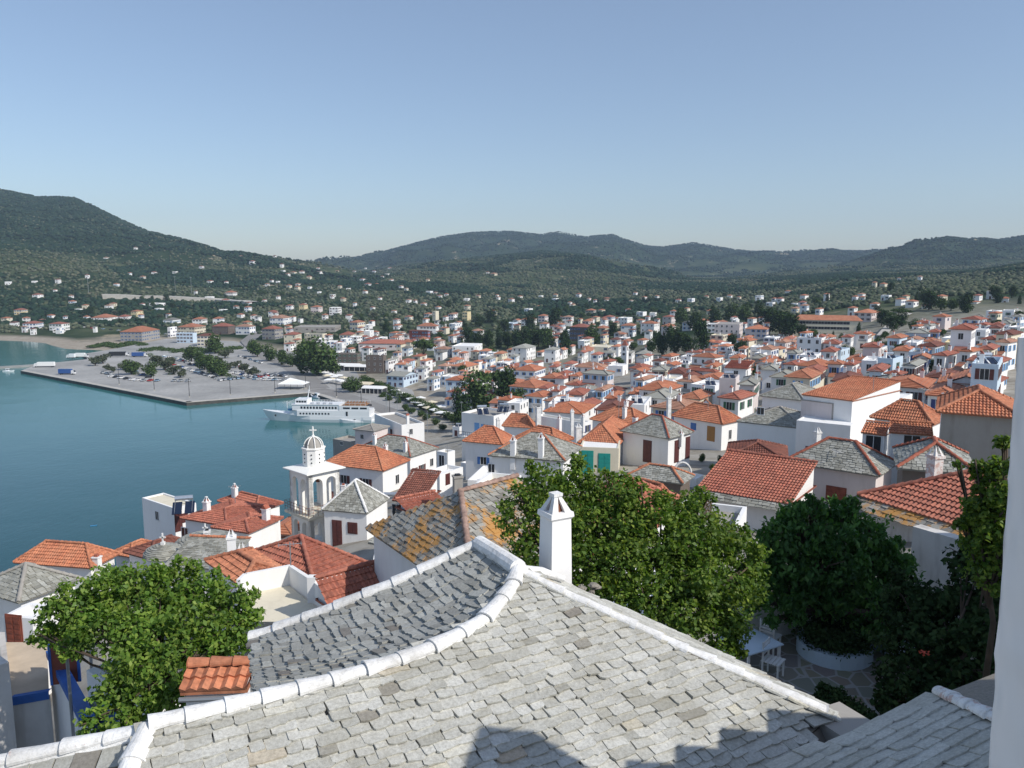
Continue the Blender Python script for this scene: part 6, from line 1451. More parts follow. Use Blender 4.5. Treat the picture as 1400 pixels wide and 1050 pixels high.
for p in ps: mb = MB(); mb.tube([(p.x, p.y, pz-2.6), tuple(p)], .04, 6); child(mb.build('post', M['metal_grey']), pg)
# low house under the vine: its walls close the gap behind the leaves
h = HP('vine_house', 'white house with rust and blue door below the vine', (200,960), 17.6, (118,930), (262,935), roof='flat', rmat='beige_floor', wall='plaster_white', h=4, lod=0, parapet=.25); winp(h, 'L', 150, 1000, .8, 1.8, 'blue_c', 'door')
# blue door and frame seen through the leaves at the stair wall
bd = at_d(88, 905, 21); r_ = empty('blue_gate', tuple(bd), .3, 'blue painted gate frame half hidden by the vine', 'gate')
mb = MB(); mb.box(-.55, -.05, -.9, -.45, .05, 1.1); mb.box(.45, -.05, -.9, .55, .05, 1.1); mb.box(-.55, -.05, 1.1, .55, .05, 1.22); mb.build('frame', M['paint_blue'], r_)
mb = MB(); mb.box(-.45, -.02, -.9, .45, .02, 1.1); r_.scale = (.7, .7, .7); mb.build('door_leaf', M['shutter_rust'], r_)
# pomegranate tree behind our roof
tb_ = at_d(880, 935, 17.2); tb_.z = FZ
big_plant('pomegranate_tree', 'big sunlit green tree behind the tall white chimney', 'tree', tb_,
 [(745,668,40,18),(790,665,40,18.5),(715,690,32,17.5),(700,715,24,17),(830,680,42,18),(760,710,46,17.5),(725,750,40,17),(800,720,50,17.5),(850,715,48,17.5),(895,705,40,17.5),(930,700,34,18),(960,700,28,18),(900,750,54,17),(850,770,54,16.6),(800,775,50,16.6),(950,740,48,17),(990,740,38,17.4),(1015,760,34,17.6),(940,790,52,16.4),(990,800,46,16.6),(1020,800,34,17),(890,815,46,16),(835,815,34,16),(930,845,40,15.6),(975,855,40,15.8),(1000,850,34,16),(985,890,26,15.6),(960,675,14,18.4),(1000,880,22,15.8),(865,668,18,18.2),(835,650,10,18.2),(972,685,12,18),(1030,775,20,17.2)],
 52000, .10, 'leaf_citrus', .13, 21, shell=.30, tb=.45, gap=.9)
# mulberry in the court
mt = at_d(1118, 872, 21.5); 
big_plant('mulberry_tree', 'dark leafy mulberry tree with a thick trunk in the shaded court', 'tree', mt,
 [(1062,735,34,21),(1045,770,28,21),(1085,705,24,21.4),(1100,725,44,21.5),(1110,690,16,21.5),(1130,700,22,22),(1150,705,30,22),(1165,690,14,22),(1140,745,50,21.5),(1185,735,40,22),(1070,775,42,21),(1110,780,48,21),(1160,785,50,21.5),(1205,770,42,21.8),(1225,785,32,22),(1075,815,34,20.6),(1045,800,22,20.6),(1130,815,38,21),(1180,820,40,21),(1215,815,36,21.4),(1030,820,22,20),(1240,825,34,21),(1190,850,30,20.4),(1085,845,16,20),(1215,850,34,20),(1055,850,12,20)],
 32000, .16, 'leaf_mulberry', .30, 31, shell=.35, tb=.45, droop=.9, gap=.7)
# shrubs on the right
sb = at_d(1290, 985, 15); 
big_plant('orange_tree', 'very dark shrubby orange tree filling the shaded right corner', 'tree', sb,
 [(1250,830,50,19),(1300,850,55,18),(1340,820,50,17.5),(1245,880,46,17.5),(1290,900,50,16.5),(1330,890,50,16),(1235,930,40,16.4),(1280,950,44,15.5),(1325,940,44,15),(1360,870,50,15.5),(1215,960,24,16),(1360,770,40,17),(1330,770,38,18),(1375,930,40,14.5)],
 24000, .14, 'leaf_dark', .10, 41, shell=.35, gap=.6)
big_plant('climbing_shrub', 'dark twiggy climber rising against the plaster pillar', 'shrub', at_d(1350, 900, 14),
 [(1365,640,18,14),(1372,605,12,13.6),(1350,660,20,14.2),(1335,640,12,14.4),(1375,680,26,13.6),(1350,700,30,14),(1330,690,16,14.4),(1370,730,34,13.8),(1340,740,26,14.2),(1320,715,14,14.4),(1360,780,36,14),(1390,640,20,13.2),(1310,635,7,14.5)],
 9000, .10, 'leaf_citrus', .06, 51, shell=.2, gap=.8)
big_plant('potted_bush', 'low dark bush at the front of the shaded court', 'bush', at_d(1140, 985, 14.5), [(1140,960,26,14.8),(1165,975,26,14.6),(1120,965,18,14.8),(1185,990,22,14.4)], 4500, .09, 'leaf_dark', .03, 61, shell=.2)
for k_, (x, y) in enumerate(((1258,892),(1266,893),(1250,970),(1262,962),(1245,978))):
    b = at_d(x, y, 16.0-.3*(k_ > 1)); r_ = empty('flower', tuple(b), label=('orange red blossom glowing in the dark shrub, upper spray' if k_ < 2 else 'orange red blossom low in the dark shrub beside the roof edge'), cat='flower', group=('upper blossoms' if k_ < 2 else 'lower blossoms'))
    mb = MB()
    for _ in range(9): c = Vector((U(-.08,.08), U(-.08,.08), U(-.05,.05))); a = Vector((U(-1,1),U(-1,1),U(-1,1))).normalized()*.035; q = a.cross(Vector((0,0,1))).normalized()*.035; mb.quad(c-a, c-q, c+a, c+q)
    if 'petal' not in M: flat('petal', rgb(.65,.09,.04), .6)
    mb.build('petals', M['petal'], r_)
# court floor, walls, planter, furniture
t = NT('flagstone'); t.rough(.9); w = t.world(); v = t.new('ShaderNodeTexVoronoi'); v.feature = 'DISTANCE_TO_EDGE'; v.inputs['Scale'].default_value = 1.9; t.lk(w, v.inputs['Vector'])
v2 = t.new('ShaderNodeTexVoronoi'); v2.inputs['Scale'].default_value = 1.9; t.lk(w, v2.inputs['Vector'])
st = t.mix(.05, rgb(.30, .27, .235), v2.outputs['Color']); st = t.mix(1., st, rgb(.75, .72, .66), 'MULTIPLY'); t.col(t.mix(t.ramp(v.outputs['Distance'], [(.03, (0,0,0,1)), (.06, (1,1,1,1))]), rgb(.36, .35, .33), st))
cf = [at_z(*p, FZ) for p in ((980,905),(1060,820),(1200,800),(1420,850),(1420,1060),(1150,1060),(950,1000))]
mb = MB(); mb.prism([(p.x, p.y) for p in cf], FZ-1.2, FZ); o = tag(mb.build('courtyard', M['flagstone']), 'shaded flagstone court', kind='structure')
def wall_line(name, label, P, hgt, th, z0, mat='plaster_white', capm=None):
    r = empty(name, (P[0].x, P[0].y, z0), label=label, cat='wall'); mb = MB(); mc = MB()
    for a, b in zip(P[:-1], P[1:]):
        d = (b-a); d.z = 0; L = d.length; d.normalize(); n = Vector((-d.y, d.x, 0)); Mx = Matrix.Translation((a.x, a.y, 0)) @ Matrix(((d.x, n.x, 0), (d.y, n.y, 0), (0, 0, 1))).to_4x4()
        mb.box(0, 0, z0-1, L+th*.6, th, z0+hgt, 0, Mx); mc.box(-.02, -.03, z0+hgt+.002, L+th*.6+.02, th+.03, z0+hgt+.06, 0, Mx)
    child(mb.build('wall_body', M[mat]), r)
    if capm: child(mc.build('coping', M[capm]), r)
    return r
wall_line('court_wall', 'low whitewashed court wall with pale coping behind the table', [at_z(1000,886,FZ), at_z(1060,872,FZ), at_z(1112,858,FZ)], 1.0, .35, FZ, 'plaster_white', 'plaster_cream')
wall_line('court_wall', 'low wall turning away behind the mulberry trunk', [at_z(1135,862,FZ), at_z(1200,890,FZ), at_z(1240,915,FZ)], .6, .3, FZ, 'plaster_blue')
pc = at_z(1140, 893, FZ); rr = 52*pc.y/F
r_ = empty('round_planter', tuple(pc), label='curved whitewashed planter around the mulberry trunk', cat='planter'); mb = MB()
mb.lathe([(rr, -.3), (rr, .36), (rr-.22, .38), (rr-.24, .25)], 28); mb.build('rim', M['plaster_blue'], r_)  # bluish plaster puts the court's shade into the whitewashed rim
if 'earth' not in M: flat('earth', rgb(.10,.06,.04), .95, var=.3)
mb = MB(); mb.lathe([(rr-.22, .3), (.01, .40)], 28); mb.build('soil', M['earth'], r_)
r2_ = empty('planter_shrub', tuple(pc), label='low dark plants growing inside the curved planter', cat='plants'); link('foliage', leaves([((rr*.6*cos(a_), rr*.6*sin(a_), .5), (.5, .5, .35)) for a_ in (0, .9, 1.8, 2.7, 3.6, 4.5, 5.4)], 5000, .10, M['leaf_dark'], name='foliage', shell=.2), r2_)
tbp = at_z(1022, 912, FZ); r_ = empty('garden_table', tuple(tbp), .5, 'square white cloth covered table in the shaded court', 'table')
mb = MB(); mb.box(-.62, -.62, .73, .62, .62, .76); mb.build('tabletop', M['plaster_blue'], r_)
for sx in (-1, 1):
    for sy in (-1, 1): mb = MB(); mb.box(sx*.54-.03, sy*.54-.03, 0, sx*.54+.03, sy*.54+.03, .73); mb.build('leg', M['frame_white'], r_)
def chair(px, py, rz, label, D=None):
    p = at_z(px, py, FZ); r = empty('garden_chair', tuple(p), rz, label, 'chair', 'white slatted garden chairs')
    for sx in (-1, 1):
        for sy in (-1, 1): mb = MB(); mb.box(sx*.2-.02, sy*.2-.02, 0, sx*.2+.02, sy*.2+.02, .44 if sy < 0 else .95); mb.build('leg', M['frame_white'], r)
    mb = MB()
    for i in range(5): mb.box(-.24, -.24+i*.1, .44, .24, -.16+i*.1, .465)
    mb.build('seat', M['frame_white'], r); mb = MB()
    for i in range(4): mb.box(-.22, .19, .6+i*.09, .22, .21, .66+i*.09)
    mb.build('backrest', M['frame_white'], r)
chair(1056, 925, .9, 'white slatted chair on the near side of the court table'); chair(1052, 890, 2.4, 'white slatted chair with folded cushion behind the court table')
# stained wall and buildings behind the court
wall_line('boundary_wall', 'shaded white boundary wall under the big pantile roof', [at_z(1240,830,FZ), at_z(1420,900,FZ)], 2.6, .4, FZ, 'plaster_worn')
h = HP('garden_house', 'white shaded house wall behind the sunlit tree and mulberry', (1090,800), 30, (930,790), None, depth=5, roof='hip', rmat='slate_grey', rise=1.2, h=7, lod=0, wall='plaster_white')
h = HP('back_house', 'low white house glimpsed through the lower branches of the sunlit tree', (905,850), 22, (790,835), None, depth=4, roof='flat', rmat='plaster_white', h=5, lod=0, parapet=.4, wall='plaster_lime')
h = HP('red_patch_house', 'low red roofed house behind the crown of the sunlit tree', (890,730), 34, (760,712), None, depth=6, roof='hip', rmat='tile_red', rise=1.4, h=5, lod=0)
h = HP('lane_house', 'plain white low house between mulberry crown and slate roofs', (1000,735), 40, (900,722), None, depth=6, roof='flat', rmat='concrete', h=5, lod=0, parapet=.4)
h = HP('white_arch_house', 'small white court house below the pale slate villa', (952,655), 82, (915,648), (962,645), roof='flat', rmat='plaster_white', h=5, lod=0, parapet=.4)
mb = MB(); c_ = at_d(933, 640, 80); N = 12
for k in range(N):
    a0, a1 = pi*k/N, pi*(k+1)/N; mb.tube([(c_.x+.9*cos(a0), c_.y, c_.z-.6+1.2*sin(a0)), (c_.x+.9*cos(a1), c_.y, c_.z-.6+1.2*sin(a1))], .12, 6)
child(mb.build('arch', M['whitewash']), h['root'])
# ================================================================ HARBOUR
for nm, c_, rg in (('car_white', rgb(.72,.72,.72), .3), ('car_silver', rgb(.36,.38,.40), .3), ('car_black', rgb(.015,.016,.018), .25), ('car_blue', rgb(.03,.09,.28), .3), ('car_red', rgb(.40,.03,.02), .3), ('car_pale', rgb(.22,.32,.42), .3), ('car_yellow', rgb(.6,.36,.03), .35), ('tyre', rgb(.02,.02,.02), .9), ('hull_white', rgb(.80,.81,.82), .35), ('deck_wood', rgb(.30,.16,.08), .7), ('boat_blue', rgb(.05,.22,.42), .5), ('orange_paint', rgb(.65,.16,.03), .5)): flat(nm, c_, rg)
def car_meshes():
    mb = MB(); W = .84; pr = [(-2.05,.35),(-2.08,.75),(-1.2,.92),(-.6,.94),(1.35,.98),(2.0,.92),(2.08,.6),(2.05,.32)]
    n = len(pr)
    for sgn in (-1, 1): pass
    vs = [(x, -W, z) for x, z in pr]+[(x, W, z) for x, z in pr]; mb.add(vs, [tuple(range(n)), tuple(range(2*n-1, n-1, -1))]+[(i, i+n, (i+1) % n+n, (i+1) % n) for i in range(n)])
    rf = [(-.35,1.42),(.95,1.44)]; mb.box(-.3, -.6, 1.40, .95, .6, 1.46); body = mb.mesh('body', M['car_white'])
    mb = MB(); lo = [(-.98,-.78,.93),(1.55,-.78,.96),(1.55,.78,.96),(-.98,.78,.93)]; hi = [(-.3,-.6,1.41),(.98,-.6,1.41),(.98,.6,1.41),(-.3,.6,1.41)]
    mb.add(lo+hi, [(0,1,5,4),(1,2,6,5),(2,3,7,6),(3,0,4,7)]); glass = mb.mesh('cabin_glass', M['glass_dark'])
    mb = MB(); N = 12; vs = [(.32*cos(2*pi*k/N), y, .32+.32*sin(2*pi*k/N)) for y in (-.1, .1) for k in range(N)]; mb.add(vs, [(k, (k+1)%N, (k+1)%N+N, k+N) for k in range(N)]+[tuple(range(N-1,-1,-1)), tuple(range(N, 2*N))]); wh = mb.mesh('wheel', M['tyre'])
    return body, glass, wh
_cb, _cg, _cw = car_meshes(); CARS = []
def car(p, rz, col, where):
    r = empty('parked_car', tuple(p), rz, cat='car'); o = link('body', _cb, r); o.material_slots[0].link = 'OBJECT'; o.material_slots[0].material = M['car_'+col]; link('cabin_glass', _cg, r)
    for x in (-1.3, 1.3):
        for y in (-.78, .78): link('wheel', _cw, r, (x, y, 0))
    CARS.append(dict(o=r, col=col, where=where)); return r
CC = ['white', 'silver', 'silver', 'black', 'pale', 'blue', 'red', 'white', 'pale', 'silver']
ROWS = [((268,508),(300,519),7,'inside the denser tree block'),((150,515),(190,521),6,'left of the near tree edge'),((240,489),(262,500),5,'between the tree rows'),((300,505),(345,516),9,'among the round trees right of the aisle'),((345,519),(398,521),8,'in the row running to the canopy'),((330,512),(372,518),8,'behind the row running to the canopy'),((205,490),(292,516),16,'beside the long diagonal tree row'),((222,487),(318,512),14,'across the aisle from the diagonal tree row'),((133,509),(152,513),4,'by the westernmost car park trees'),((165,500),(206,518),7,'in the first row near the pier trees'),((255,486),(300,500),7,'at the back rows near the beach road'),((298,521),(372,514),13,'in the front row facing the open quay'),((190,521),(262,522),7,'along the near edge of the trees'),((318,498),(352,508),7,'near the round trees by the road'),((100,449),(235,459),11,'along the beach road'),((325,487),(360,498),5,'on the wide road bend'),((362,512),(392,516),5,'close to the white canopy')]
for a, b, n, wh in ROWS:
    A_, B_ = at_z(*a, QZ), at_z(*b, QZ); d = (B_-A_).normalized()
    for i in range(n):
        if R() < .06: continue
        p = A_.lerp(B_, (i+U(.3, .7))/n); zz = max(QZ, G(p.x, p.y)) if 'beach road' in wh else QZ; p.z = zz+.02
        if 'near the beach' in wh: p.z = max(QZ, G(p.x, p.y))+.02
        car(p, atan2(d.y, d.x)+pi/2+U(-.15, .15)+(pi if R() < .4 else 0) if n > 5 else atan2(d.y, d.x)+U(-.2,.2), random.choice(CC), wh)
def truck(px, py, rz, col, label, L=8):
    p = at_z(px, py, QZ); r = empty('lorry', tuple(p), rz, label, 'lorry'); mb = MB(); mb.box(-L/2, -1.2, .9, L/2-2.2, 1.2, 3.5); mb.build('cargo_box', M[col], r)
    mb = MB(); mb.add([(L/2-2.0,-1.1,.6),(L/2,-1.1,.6),(L/2,1.1,.6),(L/2-2.0,1.1,.6),(L/2-2.0,-1.1,2.7),(L/2-.5,-1.1,2.7),(L/2-.5,1.1,2.7),(L/2-2.0,1.1,2.7),(L/2,-1.1,1.6),(L/2,1.1,1.6)], [(0,1,8,5,4),(3,7,6,9,2),(4,5,6,7),(0,4,7,3),(1,2,9,8)]); mb.build('cab', M['car_white'], r)
    mb = MB(); mb.add([(L/2+.01,-1,1.65),(L/2+.01,1,1.65),(L/2-.46,1,2.6),(L/2-.46,-1,2.6)], [(0,1,2,3)]); mb.build('windscreen', M['glass_dark'], r)
    mb = MB(); mb.box(-L/2, -1.0, .6, L/2-.2, 1.0, .9); mb.build('chassis', M['tyre'], r)
    for x in (-L/2+1.4, L/2-1.2):
        for y in (-1.0, 1.0): link('wheel', _cw, r, (x, y, 0), sc=(1.45, 1.3, 1.45))
truck(61, 502, pi+.1, 'canvas_white', 'white box lorry parked at the far end of the pier', 13); truck(92, 512, .0, 'car_blue', 'dark blue lorry nearer the pier edge', 10); truck(112, 489, .1, 'canvas_white', 'white trailer beside the first car park tree', 9); truck(97, 490, pi, 'hull_white', 'pale delivery lorry beside the small inlet', 6)
p = at_z(191, 484, QZ+.0); truck(191, 488, .05, 'car_blue', 'dark blue coach behind the car park', 11)
truck(163, 487, .1, 'metal_dark', 'low black trailer at the back of the car park', 14)
# street lamps
def lamp(px, py, hgt, label, grp='tall lamp posts along the quay'):
    p = at_z(px, py, QZ); r = empty('street_lamp', tuple(p), .4, label, 'lamp post', grp); mb = MB(); mb.tube([(0,0,0),(0,0,hgt)], [.16,.09], 8); mb.build('pole', M['metal_dark'], r)
    mb = MB(); mb.box(-.35,-.35,0,.35,.35,.5); mb.build('footing', M['quay_edge'], r)
    mb = MB()
    for s in (-1, 1): mb.tube([(0,0,hgt-.2),(s*.7,0,hgt+.1),(s*1.1,0,hgt+.05)], .05, 5)
    mb.build('arm', M['metal_dark'], r)
    for s in (-1, 1): mb = MB(); mb.box(s*1.2-.3,-.15,hgt-.02,s*1.2+.3,.15,hgt+.1); mb.build('lamp_head', M['metal_grey'], r)
for x, y, lb in ((163,526,'lamp post at the pier bend with a yellow footing'),(211,534,'second lamp post along the outer pier'),(259,543,'lamp post at the tip of the pier'),(315,540,'lamp post midway along the straight quay'),(376,537,'lamp post before the white canopy'),(418,531,'lamp post by the basin corner'),(460,543,'lamp post on the promenade above the ferry stern'),(494,556,'lamp post behind the ferry bridge deck'),(533,568,'pale lamp post beside the sailing yachts')): lamp(x, y, 10, lb)
# canopy tent
p = at_z(402, 531, QZ); r = empty('canopy', tuple(p), -.1, 'white peaked canopy on the quay corner', 'canopy'); mb = MB(); a, b_ = 7.5, 5; hh = 2.9
mb.add([(-a,-b_,hh),(a,-b_,hh),(a,b_,hh),(-a,b_,hh),(-2,0,hh+3.0),(2.5,0,hh+1.9)], [(0,1,5,4),(1,2,5),(2,3,4,5),(3,0,4)]); mb.build('fabric', M['canvas_white'], r)
for x in (-a+.1, 0, a-.1):
    for y in (-b_+.1, b_-.1): mb = MB(); mb.tube([(x,y,0),(x,y,hh)], .08, 5); mb.build('post', M['metal_dark'], r)
# umbrellas and awnings of the cafes
UM = []
for i, (x, y) in enumerate(((447,521),(452,519),(457,522),(463,520),(455,526),(449,528),(461,527),(468,528),(470,523),(444,516),(541,541),(548,545),(556,548),(563,552),(571,556),(579,560),(586,564),(594,567),(602,571),(575,550),(590,556),(604,562),(612,572))):
    p = hit(x, y, 200) ; 
    if p is None: continue
    p.z = max(p.z, QZ); s = U(1.8, 2.6); r = empty('parasol', tuple(p), U(0, 1.5), cat='parasol', group='cafe parasols on the promenade'); UM.append((r, x))
    mb = MB(); mb.add([(-s,-s,2.4),(s,-s,2.4),(s,s,2.4),(-s,s,2.4),(0,0,3.1),(-s,-s,2.15),(s,-s,2.15),(s,s,2.15),(-s,s,2.15)], [(0,1,4),(1,2,4),(2,3,4),(3,0,4),(5,6,1,0),(6,7,2,1),(7,8,3,2),(8,5,0,3)]); mb.build('shade', M['canvas_white' if i % 4 else 'canvas_cream'], r)
    mb = MB(); mb.tube([(0,0,0),(0,0,3.0)], .05, 5); mb.build('pole', M['metal_grey'], r)
def pavilion(px, py, w, d, rz, label, mat='canvas_white'):
    p = hit(px, py, 200); p.z = max(p.z, QZ); r = empty('cafe_pavilion', tuple(p), rz, label, 'pavilion'); mb = MB(); hh = 2.8
    mb.add([(-w,-d,hh),(w,-d,hh),(w,d,hh),(-w,d,hh),(-w,0,hh+1),(w,0,hh+1),(-w,-d,hh-.25),(w,-d,hh-.25),(w,d,hh-.25),(-w,d,hh-.25)], [(0,1,5,4),(2,3,4,5),(1,2,5),(3,0,4),(6,7,1,0),(7,8,2,1),(8,9,3,2),(9,6,0,3)]); mb.build('roof', M[mat], r)
    mb = MB(); mb.box(-w+.3,-d+.3,0,w-.3,d-.3,hh-.3); mb.build('glass_wall', M['glass_dark'], r)
    for i in range(6):
        x = -w+.2+(2*w-.4)*i/5
        for y in (-d+.2, d-.2): mb = MB(); mb.box(x-.08,y-.08,0,x+.08,y+.08,hh); mb.build('post', M['frame_white'], r)
pavilion(512, 541, 6, 3.5, -.25, 'white framed glass cafe pavilion on the promenade'); pavilion(497, 534, 5, 3.5, -.25, 'flat cream awning pavilion beside the glass one', 'canvas_cream')
pavilion(470, 505, 11, 5, -.2, 'pale roofed market hall behind the plane tree'); pavilion(492, 506, 9, 5, -.2, 'lower pale market roof left of the dark stone house')
# ferry
def loft(mb, secs, mi=0):
    n = len(secs[0]); b = len(mb.v); vs = [p for s in secs for p in s]
    mb.add(vs, [(i*n+k, i*n+k+1, (i+1)*n+k+1, (i+1)*n+k) for i in range(len(secs)-1) for k in range(n-1)]+[tuple(range(n))]+[tuple((len(secs)-1)*n+k for k in range(n-1, -1, -1))], mi)
def hull(mb, L, B, H0, Hb, mi=0, flare=.25, z0=-.8):
    secs = []
    for i in range(15):
        t_ = i/14; x = L/2-L*t_        # bow at +x
        w = B/2*min(1, (t_/.42)**.62) if t_ > 0 else .02; sh = H0+(Hb-H0)*max(0, 1-t_/.45)**1.6
        rake = (1-t_)**6*L*.05
        secs.append([(x+rake, -w*1.0, sh), (x+rake*.4, -w*(1-flare*(1-min(1, t_/.4))), sh*.45), (x-rake*.6, -w*(.86-flare*(1-min(1, t_/.4))), z0), (x-rake*.6, w*(.86-flare*(1-min(1, t_/.4))), z0), (x+rake*.4, w*(1-flare*(1-min(1, t_/.4))), sh*.45), (x+rake, w, sh), (x+rake, -w, sh)])
    loft(mb, secs, mi)
fa, fb = at_z(366, 574, 0), at_z(512, 576, 0); fc = (fa+fb)/2; d = fb-fa; L = d.length
def ferry():
    rz = atan2(-d.y, -d.x); r = empty('passenger_ferry', (fc.x, fc.y, 0), rz, 'white two deck passenger ferry moored at the quay with bow to the left', 'ferry'); S = L/45.0
    # local +x bow ; the side seen from here is +y
    k = S
    def B(mb, x0, y0, z0, x1, y1, z1, mi=0): mb.box(x0*k, y0*k, z0*k, x1*k, y1*k, z1*k, mi)
    mb = MB(); hull(mb, L*.99, 8.5*k, 2.6*k, 4.4*k); mb.build('hull', M['hull_white'], r)
    mb = MB(); B(mb, -21.5, -4.2, 2.55, 8.5, 4.2, 4.9); B(mb, -9, -3.9, 4.9, 10.5, 3.9, 7.2); B(mb, 4.5, -3.0, 7.2, 9.6, 3.0, 9.2); B(mb, -9, -4.1, 7.2, 10.8, 4.1, 7.35)
    mb.add([Vector(v)*k for v in ((8.5,-4.0,2.55),(8.5,4.0,2.55),(8.5,4.0,4.9),(8.5,-4.0,4.9),(12.5,-2.8,3.0),(12.5,2.8,3.0),(11.5,2.9,4.5),(11.5,-2.9,4.5))], [(0,4,7,3),(1,2,6,5),(3,7,6,2),(4,5,6,7)])
    B(mb, -21.5, -4.2, 4.9, -9, 4.2, 5.0); B(mb, -21.5, 4.0, 5.0, -9, 4.12, 7.0); mb.build('superstructure', M['hull_white'], r)
    def strip(name, x0, x1, n, z0, z1, y, frac=.6):
        for i in range(n):
            a = x0+(x1-x0)*i/n; b_ = a+(x1-x0)/n*frac; mb = MB(); B(mb, a, y-.03, z0, b_, y+.04, z1); B(mb, a, -y-.04, z0, b_, -y+.03, z1); mb.build(name, M['glass_dark'], r)
    strip('window', -8, 7.5, 12, 5.6, 6.5, 3.92); strip('window', -5, 8, 10, 3.3, 4.0, 4.22, .5); strip('bridge_window', 4.9, 9.3, 4, 8.0, 8.7, 3.02, .75)
    strip('window', -20.5, -10, 3, 5.7, 6.4, 4.13, .8); mb = MB(); B(mb, -12.6, 4.2, 2.8, -11.8, 4.26, 4.6); mb.build('door', M['glass_dark'], r)
    mb = MB(); B(mb, 9.55, -2.4, 8.0, 9.66, 2.4, 8.7); mb.build('bridge_window', M['glass_dark'], r)
    mb = MB(); mb.tube([Vector((5.2, 0, 9.2))*k, Vector((4.2, 0, 14.5))*k], [.28*k, .1*k], 6); mb.tube([Vector((4.6,-1.4,12.4))*k, Vector((4.6,1.4,12.4))*k], .09*k, 5); mb.tube([Vector((14,0,4))*k, Vector((14,0,8))*k], .12*k, 5); mb.tube([Vector((14,0,7))*k, Vector((11,0,8.6))*k], .1*k, 5); mb.build('mast', M['hull_white'], r)
    mb = MB(); B(mb, -20, -3.6, 7.0, -10, 3.6, 7.12); mb.build('sun_deck', M['deck_wood'], r)
    for i in range(7):
        mb = MB(); x = -19+i*1.3
        for j in range(3): B(mb, x, -2.6+j*2, 7.12, x+.5, -1.4+j*2, 7.55, 0); B(mb, x, -2.6+j*2, 7.5, x+.1, -1.4+j*2, 8.0, 0)
        mb.build('bench', M['deck_wood'], r)
    mb = MB()
    for y in (-4.0, 4.0):
        for zz in (7.7, 8.1): mb.tube([Vector((-9, y, zz))*k, Vector((4.3, y, zz))*k], .045*k, 4)
        for i in range(12): x = -9+13.3*i/11; mb.tube([Vector((x, y, 7.3))*k, Vector((x, y, 8.1))*k], .04*k, 4)
    for y in (-3.9, 3.9):
        for i in range(6): x = -20+11*i/5; mb.tube([Vector((x, y, 7.1))*k, Vector((x, y, 8.0))*k], .04*k, 4)
        mb.tube([Vector((-20, y, 8))*k, Vector((-9, y, 8))*k], .045*k, 4)
    mb.build('railing', M['hull_white'], r)
    for i in range(4): mb = MB(); mb.tube([Vector((-6+i*2.6, 2.9, 7.75))*k, Vector((-4.6+i*2.6, 2.9, 7.75))*k], .38*k, 8); mb.build('life_raft', M['tank_steel'], r)
    mb = MB(); mb.ball(Vector((11.5, 2.2, 4.9))*k, (1.6*k, .6*k, .5*k), 2); mb.build('tender_boat', M['boat_blue'], r)
    mb = MB(); mb.ball(Vector((18.2, 2.35, 2.4))*k, (.35*k, .2*k, .45*k)); mb.build('anchor', M['metal_dark'], r)
ferry()
def yacht(px0, px1, py, label, name='motor_yacht'):
    a, b_ = at_z(px0, py, 0), at_z(px1, py-1, 0); c_ = (a+b_)/2; d_ = a-b_; L = d_.length; r = empty(name, (c_.x, c_.y, 0), atan2(d_.y, d_.x), label, 'yacht')
    mb = MB(); hull(mb, L, L*.25, L*.07, L*.12, z0=-.4); mb.build('hull', M['hull_white'], r)
    mb = MB(); k = L/14; secs = []
    for x, w, z in ((-6,1.5,1.0),(-5,1.5,2.3),(-1,1.5,2.6),(1.5,1.3,2.3),(4.5,.7,1.4)): secs.append([Vector(v)*k for v in ((x,-w,.9),(x,-w*.8,z),(x,w*.8,z),(x,w,.9),(x,-w,.9))])
    loft(mb, secs); mb.build('cabin', M['hull_white'], r)
    mb = MB()
    for s in (-1, 1): mb.add([Vector(v)*k for v in ((-4.5,s*1.52,1.35),(1.8,s*1.34,1.35),(.9,s*1.22,1.95),(-4.5,s*1.36,2.0))], [(0,1,2,3) if s < 0 else (3,2,1,0)])
    mb.add([Vector(v)*k for v in ((4.0,-.62,1.56),(4.0,.62,1.56),(1.9,.95,2.24),(1.9,-.95,2.24))], [(0,1,2,3)]); mb.build('window_band', M['glass_dark'], r)
    mb = MB(); mb.tube([Vector((-3,-1.2,2.4))*k, Vector((-3.4,-1.0,3.4))*k, Vector((-3.4,1.0,3.4))*k, Vector((-3,1.2,2.4))*k], .09*k, 5); mb.build('radar_arch', M['hull_white'], r)
yacht(466, 512, 578, 'sleek white motor yacht moored behind the ferry stern')
def smallboat(px, py, L, rz, label, hm='hull_white', mast=0, cabin=True, name='fishing_boat'):
    p = at_z(px, py, 0); r = empty(name, (p.x, p.y, 0), rz, label, 'boat'); mb = MB(); hull(mb, L, L*.3, L*.09, L*.16, z0=-.3); mb.build('hull', M[hm], r)
    if cabin:
        mb = MB(); mb.box(-L*.25, -L*.08, L*.08, L*.02, L*.08, L*.28); mb.box(-L*.28, -L*.1, L*.28, L*.05, L*.1, L*.30); mb.build('cabin', M['hull_white'], r); mb = MB(); mb.box(-L*.2, -L*.085, L*.18, L*.025, L*.085, L*.25); mb.build('window', M['glass_dark'], r)
    if mast:
        mb = MB(); mb.tube([(L*.08,0,.5),(L*.08,0,mast)], [.11,.07], 6); mb.build('mast', M['tank_steel'], r)
        mb = MB(); mb.tube([(L*.06,0,mast*.12),(-L*.38,0,mast*.13)], .14, 6); mb.build('boom', M['canvas_white'], r)
        mb = MB(); mb.tube([(L*.08,0,mast*.97),(L*.47,0,L*.13)], .025, 4); mb.tube([(L*.08,0,mast*.97),(-L*.45,0,L*.1)], .025, 4); mb.build('rigging', M['metal_grey'], r)
smallboat(432, 544, 9, 2.4, 'small white boat in the basin behind the ferry bow'); 
smallboat(545, 590, 13, 2.1, 'tall masted sailing yacht behind the flat roofed house', mast=19, cabin=False, name='sailing_yacht')
